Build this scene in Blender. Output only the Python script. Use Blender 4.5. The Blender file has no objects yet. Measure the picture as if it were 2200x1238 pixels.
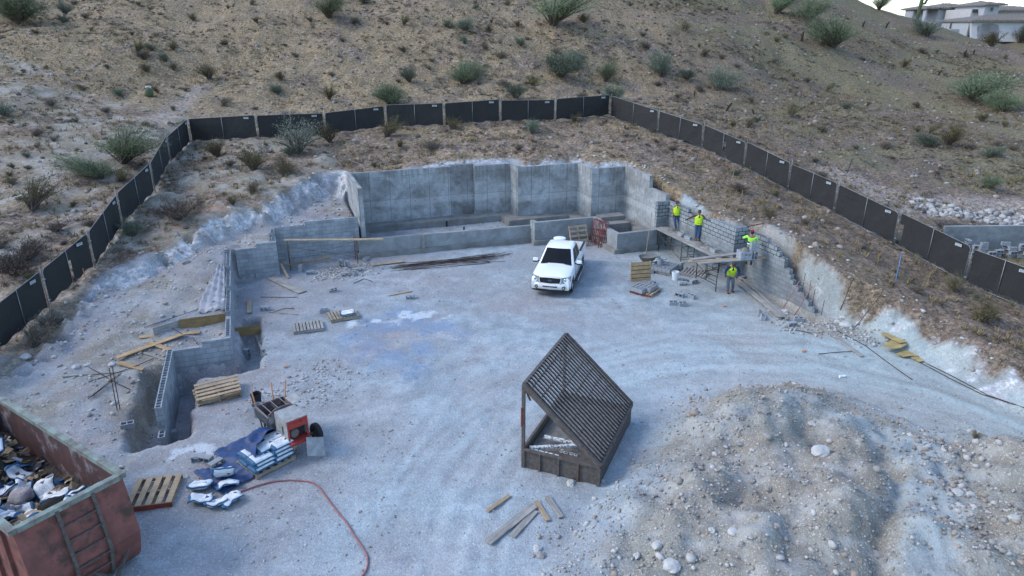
import bpy, bmesh, math, random
import numpy as np
from mathutils import Vector, Matrix, Euler, Quaternion
random.seed(7); np.random.seed(7)
R = math.radians
SC = bpy.context.scene
COL = SC.collection
# ------------------------------------------------------------------ camera, sky, sun, exposure
CAM_H, FPX, TH = 11.8, 1467.0, R(21.0)
cam = bpy.data.cameras.new('camera'); camo = bpy.data.objects.new('camera', cam); COL.objects.link(camo)
camo.location = (0, 0, CAM_H); camo.rotation_euler = (R(90) - TH, 0, 0)
cam.sensor_width = 36; cam.lens = 36 * FPX / 2200; cam.clip_end = 3000; cam.clip_start = 0.1
SC.camera = camo
SUN_EL, SUN_AZ = 42.0, 268.0          # azimuth measured clockwise from +Y
w = bpy.data.worlds.new('World'); SC.world = w; w.use_nodes = True
nt = w.node_tree; nt.nodes.clear()
sky = nt.nodes.new('ShaderNodeTexSky'); sky.sky_type = 'NISHITA'; sky.sun_disc = False
sky.sun_elevation = R(SUN_EL); sky.sun_rotation = R(SUN_AZ); sky.altitude = 400; sky.air_density = 1.0; sky.dust_density = 1.3; sky.ozone_density = 1.6
bg = nt.nodes.new('ShaderNodeBackground'); bg.inputs[1].default_value = 0.15
wo = nt.nodes.new('ShaderNodeOutputWorld')
nt.links.new(sky.outputs[0], bg.inputs[0]); nt.links.new(bg.outputs[0], wo.inputs[0])
sl = bpy.data.lights.new('sun', 'SUN'); sl.energy = 0.55; sl.angle = R(18); sl.color = (1.0, 0.94, 0.84)
so = bpy.data.objects.new('sun', sl); COL.objects.link(so)
_d = Vector((math.sin(R(SUN_AZ)) * math.cos(R(SUN_EL)), math.cos(R(SUN_AZ)) * math.cos(R(SUN_EL)), math.sin(R(SUN_EL))))
so.rotation_euler = _d.to_track_quat('Z', 'Y').to_euler()
SC.view_settings.view_transform = 'Standard'; SC.view_settings.look = 'None'
SC.view_settings.exposure = 1.4; SC.view_settings.gamma = 1.0

# ------------------------------------------------------------------ pixel <-> world (pixels of the 2200 px photograph)
_s, _c = math.sin(TH), math.cos(TH)
def W(px, py, z=0.0):
    x = (px - 1100) / FPX; y = (py - 619) / FPX
    dz = -(_s + y * _c); t = (z - CAM_H) / dz
    return Vector((x * t, (_c - y * _s) * t, z))
PSI = R(20.5); CU, SU = math.cos(PSI), math.sin(PSI)
def UV(u, v, z=0.0): return Vector((u * CU - v * SU, u * SU + v * CU, z))
def toUV(x, y): return x * CU + y * SU, -x * SU + y * CU

# ------------------------------------------------------------------ noise
def _hash(ix, iy, s):
    n = (ix.astype(np.int64) * 374761393 + iy.astype(np.int64) * 668265263 + s * 1442695041) & 0xFFFFFFFF
    n = ((n ^ (n >> 13)) * 1274126177) & 0xFFFFFFFF
    n = (n ^ (n >> 16)) & 0xFFFFFFFF
    return n / 4294967295.0
def vnoise(x, y, s=0):
    ix = np.floor(x); iy = np.floor(y); fx = x - ix; fy = y - iy
    fx = fx * fx * (3 - 2 * fx); fy = fy * fy * (3 - 2 * fy)
    a = _hash(ix, iy, s); b = _hash(ix + 1, iy, s); c = _hash(ix, iy + 1, s); d = _hash(ix + 1, iy + 1, s)
    return (a + (b - a) * fx) * (1 - fy) + (c + (d - c) * fx) * fy - 0.5
def fbm(x, y, o=4, s=0):
    r = 0; a = 1.0
    for i in range(o):
        r = r + a * vnoise(x * 2 ** i + 17.3 * i, y * 2 ** i - 9.1 * i, s + i); a *= 0.5
    return r
def ss(a, b, x):
    t = np.clip((x - a) / (b - a), 0, 1); return t * t * (3 - 2 * t)

# ------------------------------------------------------------------ terrain fields
class RBF:
    def __init__(s, pts):
        P = np.array([[p[0], p[1]] for p in pts], float); Z = np.array([p[2] for p in pts], float)
        n = len(P); A = np.linalg.norm(P[:, None] - P[None], axis=2)
        M_ = np.zeros((n + 3, n + 3)); M_[:n, :n] = A; M_[:n, n] = 1; M_[:n, n + 1:] = P; M_[n, :n] = 1; M_[n + 1:, :n] = P.T
        s.P = P; s.w = np.linalg.solve(M_, np.concatenate([Z, [0, 0, 0]]))
    def __call__(s, x, y):
        r = s.w[-3] + s.w[-2] * x + s.w[-1] * y
        for (px, py), w_ in zip(s.P, s.w[:-3]): r = r + w_ * np.sqrt((x - px) ** 2 + (y - py) ** 2 + 0.04)
        return r
FENCE = [(-330, 960, .2), (-120, 850, .4), (0, 755, .6), (108, 660, 1), (207, 579, 1.6), (265, 486, 2.4), (335, 417, 3), (369, 354, 3.6), (410, 304, 4.2),
         (555, 300, 4.4), (700, 290, 4.55), (765, 288, 4.6), (830, 277, 4.75), (955, 270, 5), (1075, 265, 5.05), (1193, 260, 5.1), (1310, 250, 5.2),
         (1412, 285, 4.6), (1507, 318, 4), (1597, 360, 3.4), (1692, 405, 2.8), (1790, 460, 2.2), (1920, 524, 1.7), (2070, 607, 1.2), (2215, 672, .85), (2420, 770, .6)]
up = [W(*f) for f in FENCE]
up += [W(*p) for p in [
    (60, 830, .35), (150, 745, .6), (180, 640, 1.0), (250, 560, 1.7), (330, 540, 1.9), (440, 488, 2.4), (500, 460, 2.7), (520, 452, 2.8), (600, 410, 3.1), (640, 385, 3.25),
    (740, 352, 3.6), (500, 380, 3.5), (420, 420, 3.0), (600, 340, 4.0), (850, 348, 3.65), (970, 346, 3.75), (1100, 340, 3.8), (1250, 346, 3.8), (1340, 352, 3.8), (1000, 310, 4.3), (1200, 300, 4.4),
    (1400, 390, 3.4), (1430, 425, 2.9), (1500, 440, 2.85), (1580, 475, 2.75), (1650, 500, 2.6), (1740, 555, 2.3), (1800, 590, 2.0), (1880, 640, 1.6), (1960, 690, 1.35), (2080, 770, 1.0), (2200, 850, .8),
    (1500, 350, 3.6), (1700, 470, 2.6), (1850, 540, 2.0), (2000, 640, 1.35),
    # hillside beyond the fence
    (0, 500, 2.3), (100, 450, 2.8), (-200, 600, 1.6), (0, 300, 4.9), (200, 350, 4.2), (250, 260, 5.3), (0, 200, 7.0), (200, 200, 6.6), (400, 180, 6.9), (-300, 300, 5.2), (700, 200, 6.2), (1000, 180, 6.8), (1300, 180, 6.6),
    (1500, 200, 5.9), (1700, 200, 5.2), (1700, 300, 3.9),
    (1900, 330, 2.9), (1900, 200, 5.0), (2000, 200, 4.7), (2200, 250, 3.7), (2200, 350, 2.7), (2050, 350, 2.7), (2400, 350, 2.4), (2400, 250, 3.4), (1850, 390, 2.5), (2000, 410, 2.3), (2200, 440, 2.0), (2100, 475, 1.3), (2200, 470, 1.3), (2400, 470, 1.2)]]
def azd(px, py, zc):
    x = (px - 1100) / FPX * zc; k = (py - 619) / FPX
    return (x, (_c - k * _s) * zc, CAM_H - (_s + k * _c) * zc)
up += [azd(*p) for p in [(0, 100, 62), (300, 100, 64), (700, 100, 66), (-300, 100, 58), (1000, 100, 68), (1250, 80, 72), (1500, 100, 74), (1700, 100, 82),
    (-300, 0, 76), (0, 0, 78), (300, 0, 78), (600, 0, 79), (900, 0, 80), (1100, 0, 82), (1400, 0, 89), (1650, 30, 98)]]
def atd(px, zc, z):   # point by pixel column and depth
    s_ = zc; x = (px - 1100) / FPX * s_
    y = (zc - (CAM_H - z) * _s) / _c
    return (x, y, z)
up += [atd(1700, 95, 13.9), atd(1700, 105, 17.5), atd(1830, 112, 15.6), atd(1900, 113, 13.7), atd(1980, 115, 12.3), atd(2020, 118, 11.6), atd(1950, 95, 8.5), atd(2100, 95, 6.6), atd(2200, 112, 8.0), atd(2100, 122, 10.3), atd(2200, 122, 10.3), atd(2300, 122, 10.3), atd(2400, 100, 7),
       atd(2100, 150, 10.3), atd(2300, 150, 10.3), atd(1850, 80, 6.6), atd(1850, 150, 9), atd(1950, 160, 7), atd(1400, 110, 24), atd(1100, 110, 26), atd(600, 110, 27), atd(0, 110, 27), atd(-300, 110, 26), atd(1600, 110, 20),
       atd(1500, 150, 28), atd(1000, 160, 38), atd(200, 160, 38), atd(1800, 200, 6), atd(2400, 220, 4), (-120, 60, 14), (-160, 120, 34), (200, 100, 3), (160, 40, 0), (-70, 20, 2), (-60, 40, 4.5), (60, 20, .3), (60, -20, 0), (-60, -20, 0), (0, -30, 0), (-300, 300, 30), (300, 300, 0), (0, 400, 30)]
U_ = RBF(up)
L2pts = [W(*p) for p in [(-100, 1000, .1), (60, 860, .15), (100, 930, .1), (200, 850, .15), (150, 790, .35), (250, 765, .3), (300, 720, .55), (200, 700, .8), (260, 640, 1.15), (300, 590, 1.25), (400, 590, 1.3),
    (450, 560, 1.5), (480, 540, 1.6), (540, 510, 1.7), (580, 500, 1.75), (420, 640, 1.0), (470, 620, 1.15), (475, 660, 1.0), (440, 680, .7), (400, 690, .6), (430, 720, .35), (480, 715, .3), (340, 750, .35), (280, 850, .05), (200, 1000, 0), (300, 950, 0)]]
L2pts += [UV(1.5, 37.3, 1.75), UV(4.4, 37.3, 1.8), UV(4.4, 39.5, 1.9), UV(2, 39, 2.0), UV(-1.0, 36.5, 1.6), UV(0, 35.6, 1.6), UV(-1.0, 35.3, 1.45)]
L2_ = RBF(L2pts)
def poly(pts): return np.array([[p[0], p[1]] for p in pts])
def sdist(P, x, y):
    """signed distance to polygon, positive outside"""
    d = np.full(x.shape, 1e9); ins = np.zeros(x.shape, bool); n = len(P)
    for i in range(n):
        ax, ay = P[i]; bx, by = P[(i + 1) % n]; ex, ey = bx - ax, by - ay
        t = np.clip(((x - ax) * ex + (y - ay) * ey) / (ex * ex + ey * ey + 1e-12), 0, 1)
        d = np.minimum(d, (x - ax - t * ex) ** 2 + (y - ay - t * ey) ** 2)
        c = ((ay > y) != (by > y)) & (x < (bx - ax) * (y - ay) / (by - ay + 1e-12) + ax)
        ins ^= c
    d = np.sqrt(d); return np.where(ins, -d, d)
BANK = poly([W(-400, 1050, .1), W(-100, 880, .3), W(60, 790, .4), W(140, 715, .7), W(190, 650, 1.0), W(255, 600, 1.3), W(330, 568, 1.6), W(430, 510, 2.0), W(480, 485, 2.2), W(560, 462, 2.3), W(600, 450, 2.4), W(650, 425, 2.5), W(695, 395, 2.8), W(728, 385, 2.9)]
    + [UV(4.7, 41.25), UV(11, 41.25), UV(15.3, 41.25), UV(15.4, 39.8), UV(19.4, 39.6), UV(19.5, 37.7), UV(21.7, 37.5), UV(21.9, 33.2), UV(21.75, 31), UV(21.75, 26.9), UV(22.6, 26.6), UV(22.75, 23.5)]
    + [W(1808, 642, .8), W(1878, 672, .75), W(1985, 718, .65), W(2120, 792, .5), W(2250, 868, .4), W(2600, 1100, .3), W(3000, 3000, 0), W(-3000, 3000, 0)])
LEFTP = poly([UV(4.85, 36.38), UV(.37, 36.38), UV(.37, 34.76), UV(-1.78, 34.76), UV(-1.78, 25.5), UV(-3.85, 25.5), UV(-3.85, 21.2), UV(-4.0, 20.6), W(250, 1030), W(-400, 1400), W(-900, 900), W(-300, 300), UV(4.85, 50)])
INT = poly([UV(4.85, 36.0), UV(14.5, 35.4), UV(14.5, 34.9), UV(18.3, 34.8), UV(18.2, 31.9), UV(21.4, 31.9), UV(21.4, 36.9), UV(19.2, 37), UV(19.2, 39), UV(15, 39), UV(15, 40.7), UV(4.85, 40.7)])
HEAP = poly([W(*p) for p in [(1090, 1400), (1150, 1230), (1190, 1150), (1290, 1075), (1370, 1000), (1400, 910), (1480, 860), (1600, 835), (1690, 822), (1790, 845), (1900, 880), (2030, 925), (2120, 945), (2260, 950), (2700, 1080), (2900, 1900), (1000, 1900)]])
BUMPS = [(1690, 850, 1.0, 1.5, 1.0), (1560, 930, .5, 1.6, 1.0), (1520, 1080, .55, 1.5, 1.2), (1700, 1030, .6, 1.5, 1.2), (1780, 1150, .7, 1.6, 1.2), (1560, 1200, .5, 1.2, 1.0), (1840, 940, .35, 1.2, .8), (2150, 1010, .5, 1.2, 1.2), (2200, 1160, .6, 1.2, 1.4)]
BW = [(W(p[0], p[1], p[2]), p[2], p[3], p[4]) for p in BUMPS]
GUL = [W(*p) for p in [(1900, 960, .9), (1925, 1010, 1.0), (1935, 1060, 1.1), (1905, 1110, 1.2), (1890, 1180, 1.2), (1900, 1300, 1.2)]]
def seg_d(pts, x, y):
    d = np.full(np.shape(x), 1e9)
    for a, b in zip(pts[:-1], pts[1:]):
        ex, ey = b[0] - a[0], b[1] - a[1]; t = np.clip(((x - a[0]) * ex + (y - a[1]) * ey) / (ex * ex + ey * ey), 0, 1)
        d = np.minimum(d, np.hypot(x - a[0] - t * ex, y - a[1] - t * ey))
    return d
def heapf(x, y):
    d = -sdist(HEAP, x, y) + fbm(x * .7, y * .7, 4, 55) * .7
    k = np.clip(d, 0, 9); h = 1.12 * (1 - np.exp(-k / 2.4)) * ss(0, .5, d)
    b = 0
    for (p, z, a, c) in BW: b = b + z * np.exp(-((x - p.x) / a) ** 2 - ((y - p.y) / c) ** 2)
    h = h + b * ss(0, .8, d) * .6
    g = seg_d(GUL, x, y); h = h - .4 * np.exp(-(g / .26) ** 2) * ss(.2, .8, d)
    return h
LOT = poly([W(2032, 487, 1.45) + Vector((-.05, .12, 0)), W(2500, 483, 1.45) + Vector((0, .12, 0)), W(2600, 640, .2), W(2130, 610, .2), W(2045, 570, .2)])
TRK = [([W(*q) for q in pts], off, amp) for pts, off, amp in [
    ([(700, 1400), (840, 1150), (960, 980), (1080, 860), (1200, 770), (1215, 690), (1195, 640)], .8, .012),
    ([(980, 1300), (1010, 1060), (1110, 900), (1300, 800), (1500, 760), (1750, 755), (2000, 810), (2300, 920)], .8, .016),
    ([(880, 1300), (930, 1080), (1040, 930), (1250, 800), (1500, 735), (1720, 745), (1980, 830), (2300, 960)], .8, .012),
    ([(1200, 640), (1330, 720), (1520, 740), (1760, 780), (2050, 870), (2300, 990)], .8, .01),
    ([(560, 1300), (700, 1120), (820, 960), (930, 820), (1060, 720), (1150, 700)], .8, .009)]]
def box(u0, u1, v0, v1, x, y, soft=.1):
    u, v = toUV(x, y); n = fbm(x * 1.7, y * 1.7, 3, 91) * .16
    return ss(-soft, soft, u - u0 + n) * ss(-soft, soft, u1 - u + n) * ss(-soft, soft, v - v0 + n) * ss(-soft, soft, v1 - v + n)
def height(x, y, detail=True):
    x = np.asarray(x, float); y = np.asarray(y, float)
    near = ss(75, 55, y)
    U = U_(x, y) + fbm(x * .5, y * .5, 4, 5) * .35 + fbm(x * .12, y * .12, 3, 8) * 1.2 * (1 - near)
    dl = sdist(LEFTP, x, y)
    L2 = L2_(x, y) + fbm(x * .9, y * .9, 4, 11) * .18
    P0 = fbm(x * .35, y * .35, 4, 21) * .07
    L = P0 * ss(-.14, 0, dl) + L2 * (1 - ss(-.14, 0, dl))
    L = L + (np.clip(.22 - L, 0, 9)) * ss(.1, -.1, sdist(INT, x, y))
    db = sdist(BANK, x, y)
    wd = .25 + .75 * ss(13.2, 16, x) + .5 * ss(-10, -12, x)
    nz = fbm(x * 1.3, y * 1.3, 4, 31)
    t = ss(-1, 1, (db + nz * .5 * np.minimum(1, wd)) / wd)
    h = L * (1 - t) + U * t
    rock = t * (1 - t) * 4
    cap = 3.5 + .75 * np.maximum(0, db - .35)
    inb = ss(-10.2, -9.6, x) * ss(9.3, 8.7, x) * ss(37.5, 38, y) * (db > -.1)
    h = np.where(inb > .5, np.minimum(h, cap), h); rock = rock * (1 - inb)
    h = h + rock * fbm(x * 2.2, y * 2.2, 4, 41) * (.55 * ss(-3, -7, x) + .2)
    hh = heapf(x, y)
    h = h + hh + ss(.1, .9, hh) * (fbm(x * .5, y * .5, 5, 51) * .5 + .45 * (.22 - np.abs(fbm(x * .4, y * .4, 5, 53))) + fbm(x * 1.3, y * 1.3, 5, 58) * .38 + fbm(x * 2.9, y * 2.9, 4, 57) * .14)
    # spoil rim beside the trench and the rubble round the sifter box
    h = h - 1.05 * box(-4.75, -3.05, 20.2, 25.3, x, y) - .75 * box(-3.05, -.85, 24.3, 25.35, x, y) - .8 * box(-1.5, -.75, 25.3, 29.2, x, y)
    h = h - .35 * box(21.35, 22.0, 20.4, 25, x, y, .2)
    ln_ = sdist(LOT, x, y); kk = ss(.5, 0, ln_) * (x > 20); h = h * (1 - kk) + (.15 + fbm(x * .5, y * .5, 3, 64) * .05) * kk
    for (tp, off, amp) in TRK:
        dT = seg_d(tp, x, y); h = h - amp * np.exp(-((dT - off) / .16) ** 2) * ss(.35, .05, hh) * ss(.3, -.6, db) * ss(0, .5, dl) + amp * .8 * np.exp(-((dT - off - .26) / .12) ** 2) * ss(.35, .05, hh) * ss(.3, -.6, db) * ss(0, .5, dl)
    h = h + ss(.6, 1.5, db) * (fbm(x * 1.0, y * 1.0, 4, 66) * .16) * ss(26, 34, y)
    if detail: h = h + fbm(x * 4.1, y * 4.1, 3, 61) * .035
    return h
def hz(x, y): return float(height(np.array([x]), np.array([y]))[0])
def G(px, py, lift=0.0):
    """point of the built ground seen at a pixel of the photograph"""
    a = W(px, py, CAM_H - 1) if (_s + (py - 619) / FPX * _c) > 0 else None
    dx = (px - 1100) / FPX; dy = (py - 619) / FPX
    d = np.array([dx, _c - dy * _s, -(_s + dy * _c)])
    t = np.concatenate([np.arange(10, 60, .15), np.arange(60, 220, .6)])
    X, Y, Z = d[0] * t, d[1] * t, CAM_H + d[2] * t
    f = Z - height(X, Y)
    k = np.argmax(f < 0)
    if not (f < 0).any(): k = len(t) - 1
    if k > 0:
        t0, t1 = t[k - 1], t[k]; f0, f1 = f[k - 1], f[k]; tt = t0 + (t1 - t0) * f0 / (f0 - f1 + 1e-9)
    else: tt = t[0]
    p = Vector((d[0] * tt, d[1] * tt, 0)); p.z = hz(p.x, p.y) + lift
    return p
# ------------------------------------------------------------------ materials
MATS = {}
def _new(name):
    m = bpy.data.materials.new(name); m.use_nodes = True; n = m.node_tree; n.nodes.clear()
    o = n.nodes.new('ShaderNodeOutputMaterial'); b = n.nodes.new('ShaderNodeBsdfPrincipled'); n.links.new(b.outputs[0], o.inputs[0])
    return m, n, b
def ramp(n, fac, stops, interp='LINEAR'):
    r = n.nodes.new('ShaderNodeValToRGB'); r.color_ramp.interpolation = interp
    e = r.color_ramp.elements
    while len(e) < len(stops): e.new(0.5)
    for i, (p, c) in enumerate(stops):
        e[i].position = p; e[i].color = (*c, 1) if len(c) == 3 else c
    n.links.new(fac, r.inputs[0]); return r.outputs[0]
def noise(n, vec, scale, det=4, rough=.55, dist=0):
    t = n.nodes.new('ShaderNodeTexNoise'); t.inputs['Scale'].default_value = scale; t.inputs['Detail'].default_value = det
    t.inputs['Roughness'].default_value = rough; t.inputs['Distortion'].default_value = dist
    if vec is not None: n.links.new(vec, t.inputs['Vector'])
    return t.outputs['Fac']
def mixc(n, f, a, b, mode='MIX'):
    m = n.nodes.new('ShaderNodeMix'); m.data_type = 'RGBA'; m.blend_type = mode
    for sock, v in ((m.inputs[0], f), (m.inputs[6], a), (m.inputs[7], b)):
        if isinstance(v, (int, float)): sock.default_value = v
        elif isinstance(v, (tuple, list)): sock.default_value = (*v[:3], 1)
        else: n.links.new(v, sock)
    return m.outputs[2]
def mth(n, op, a, b=0.0, clamp=False):
    m = n.nodes.new('ShaderNodeMath'); m.operation = op; m.use_clamp = clamp
    for sock, v in ((m.inputs[0], a), (m.inputs[1], b)):
        if isinstance(v, (int, float)): sock.default_value = v
        else: n.links.new(v, sock)
    return m.outputs[0]
def bump(n, b, h, strength=.4, dist=.02):
    k = n.nodes.new('ShaderNodeBump'); k.inputs['Strength'].default_value = strength; k.inputs['Distance'].default_value = dist
    n.links.new(h, k.inputs['Height']); n.links.new(k.outputs[0], b.inputs['Normal'])
def mat(name, col, col2=None, scale=3.0, rough=.8, metal=0, bmp=.2, bdist=.01, det=5, spec=.3, stain=None, coords='Object', coat=0):
    if name in MATS: return MATS[name]
    m, n, b = _new(name); tc = n.nodes.new('ShaderNodeTexCoord'); v = tc.outputs[coords]
    if col2 is None: col2 = tuple(c * .72 for c in col)
    f = noise(n, v, scale, det, .6)
    c = ramp(n, f, [(.32, col2), (.62, col)])
    if stain:
        sc, amount, lo, hi = stain
        f2 = noise(n, v, amount, 4, .65); k = ramp(n, f2, [(lo, (0, 0, 0)), (hi, (1, 1, 1))])
        c = mixc(n, k, c, sc)
    n.links.new(c, b.inputs['Base Color']); b.inputs['Roughness'].default_value = rough; b.inputs['Metallic'].default_value = metal
    b.inputs['Specular IOR Level'].default_value = spec
    if coat: b.inputs['Coat Weight'].default_value = coat
    if bmp: bump(n, b, noise(n, v, scale * 4, 4, .6), bmp, bdist)
    MATS[name] = m; return m
def cmu_mat(name, block, joint, depth=.5, msize=.012, dark_above=None, face=(.27, .28, .29)):
    """hollow-block wall face, brick pattern in wall metres (UV map)"""
    m, n, b = _new(name); uv = n.nodes.new('ShaderNodeUVMap'); v = uv.outputs[0]
    tc = n.nodes.new('ShaderNodeTexCoord')
    def brick(ms):
        t = n.nodes.new('ShaderNodeTexBrick'); t.inputs['Scale'].default_value = 1; t.inputs['Mortar Size'].default_value = ms
        t.inputs['Brick Width'].default_value = .4064; t.inputs['Row Height'].default_value = .2032; t.inputs['Mortar Smooth'].default_value = .3; t.offset = .5
        t.inputs['Color1'].default_value = (*block, 1); t.inputs['Color2'].default_value = (*[c * .72 for c in block], 1); t.inputs['Mortar'].default_value = (*joint, 1); t.inputs['Bias'].default_value = -.25
        n.links.new(v, t.inputs['Vector']); return t
    t = brick(msize); c = t.outputs['Color']
    if dark_above is not None:
        t2 = brick(.017); t2.inputs['Mortar'].default_value = (.02, .022, .025, 1); t2.inputs['Color1'].default_value = (*[x * 1.12 for x in block], 1); t2.inputs['Color2'].default_value = (*[x * .95 for x in block], 1)
        sp = n.nodes.new('ShaderNodeSeparateXYZ'); n.links.new(v, sp.inputs[0])
        k = mth(n, 'GREATER_THAN', sp.outputs[1], dark_above); c = mixc(n, k, c, t2.outputs['Color'])
    f = noise(n, tc.outputs['Object'], 1.3, 5, .65); c = mixc(n, 1.0, c, ramp(n, f, [(.3, (.66, .66, .68)), (.65, (1.05, 1.05, 1.05))]), 'MULTIPLY')
    f = noise(n, tc.outputs['Object'], 45, 3, .7); c = mixc(n, 1.0, c, ramp(n, f, [(.3, (.86, .86, .86)), (.7, (1.08, 1.08, 1.08))]), 'MULTIPLY')
    n.links.new(c, b.inputs['Base Color']); b.inputs['Roughness'].default_value = .92; b.inputs['Specular IOR Level'].default_value = .15
    h = mth(n, 'SUBTRACT', 1.0, t.outputs['Fac']); h = mth(n, 'ADD', h, mth(n, 'MULTIPLY', noise(n, tc.outputs['Object'], 60, 3), .25))
    bump(n, b, h, depth, .02); return m
def concrete_mat(name, lo=(.2, .212, .212), hi=(.38, .415, .43), panels=True):
    m, n, b = _new(name); uv = n.nodes.new('ShaderNodeUVMap'); tc = n.nodes.new('ShaderNodeTexCoord'); v = uv.outputs[0]
    f = noise(n, v, .75, 6, .62, .6); c = ramp(n, f, [(.36, lo), (.5, tuple((a + d) / 2 for a, d in zip(lo, hi))), (.64, hi)])
    f = noise(n, v, 3.2, 5, .7); c = mixc(n, 1, c, ramp(n, f, [(.3, (.78, .76, .74)), (.62, (1.06, 1.06, 1.07))]), 'MULTIPLY')
    h = noise(n, v, 25, 4)
    if panels:
        sp = n.nodes.new('ShaderNodeSeparateXYZ'); n.links.new(v, sp.inputs[0])
        # a pale band of laitance along the pour line and streaks running down from it
        wob = mth(n, 'MULTIPLY', noise(n, v, 1.1, 3), .5)
        y = mth(n, 'ADD', sp.outputs[1], wob)
        band = ramp(n, mth(n, 'DIVIDE', y, 4.0), [(.43, (0, 0, 0)), (.47, (1, 1, 1)), (.52, (1, 1, 1)), (.57, (0, 0, 0))]); c = mixc(n, mth(n, 'MULTIPLY', band, .4), c, (.46, .48, .49))
        st = n.nodes.new('ShaderNodeMapping'); n.links.new(v, st.inputs[0]); st.inputs['Scale'].default_value = (5, .35, 1)
        sf = noise(n, st.outputs[0], 1.0, 4, .6); top = ramp(n, mth(n, 'DIVIDE', sp.outputs[1], 4.0), [(.62, (0, 0, 0)), (.9, (1, 1, 1))])
        k = mth(n, 'MULTIPLY', ramp(n, sf, [(.48, (0, 0, 0)), (.6, (1, 1, 1))]), top); c = mixc(n, mth(n, 'MULTIPLY', k, .6), c, (.15, .145, .135))
        t = n.nodes.new('ShaderNodeTexBrick'); t.offset = 0; t.inputs['Brick Width'].default_value = 1.22; t.inputs['Row Height'].default_value = 4.9; t.inputs['Mortar Size'].default_value = .012; t.inputs['Scale'].default_value = 1
        n.links.new(v, t.inputs['Vector']); c = mixc(n, mth(n, 'MULTIPLY', t.outputs['Fac'], .85), c, (.09, .095, .095))
        for zz in (1.95, 3.35):
            hl = mth(n, 'LESS_THAN', mth(n, 'ABSOLUTE', mth(n, 'SUBTRACT', sp.outputs[1], zz)), .015); c = mixc(n, mth(n, 'MULTIPLY', hl, .5), c, (.12, .12, .12))
        # tie holes on a regular grid
        fx = mth(n, 'ABSOLUTE', mth(n, 'SUBTRACT', mth(n, 'FRACT', mth(n, 'DIVIDE', sp.outputs[0], .61)), .5)); fy = mth(n, 'ABSOLUTE', mth(n, 'SUBTRACT', mth(n, 'FRACT', mth(n, 'DIVIDE', sp.outputs[1], .5)), .5))
        dd = mth(n, 'SQRT', mth(n, 'ADD', mth(n, 'POWER', mth(n, 'MULTIPLY', fx, .61), 2.0), mth(n, 'POWER', mth(n, 'MULTIPLY', fy, .5), 2.0)))
        hole = mth(n, 'LESS_THAN', dd, .03); c = mixc(n, mth(n, 'MULTIPLY', hole, .75), c, (.05, .06, .06))
    n.links.new(c, b.inputs['Base Color']); b.inputs['Roughness'].default_value = .85; b.inputs['Specular IOR Level'].default_value = .2; bump(n, b, h, .25, .01); return m
M_DUMMY = None
def wood(name, col, col2, sc=1.0, rough=.85):
    if name in MATS: return MATS[name]
    m, n, b = _new(name); tc = n.nodes.new('ShaderNodeTexCoord'); mp = n.nodes.new('ShaderNodeMapping'); n.links.new(tc.outputs['Object'], mp.inputs[0]); mp.inputs['Scale'].default_value = (1.2 * sc, 14 * sc, 14 * sc)
    f = noise(n, mp.outputs[0], 1.5, 5, .6, .4); c = ramp(n, f, [(.3, col2), (.65, col)]); f2 = noise(n, tc.outputs['Object'], 2.5, 4); c = mixc(n, 1, c, ramp(n, f2, [(.3, (.7, .7, .72)), (.65, (1.05, 1.05, 1.05))]), 'MULTIPLY')
    n.links.new(c, b.inputs['Base Color']); b.inputs['Roughness'].default_value = rough; bump(n, b, f, .3, .005); MATS[name] = m; return m
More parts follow.
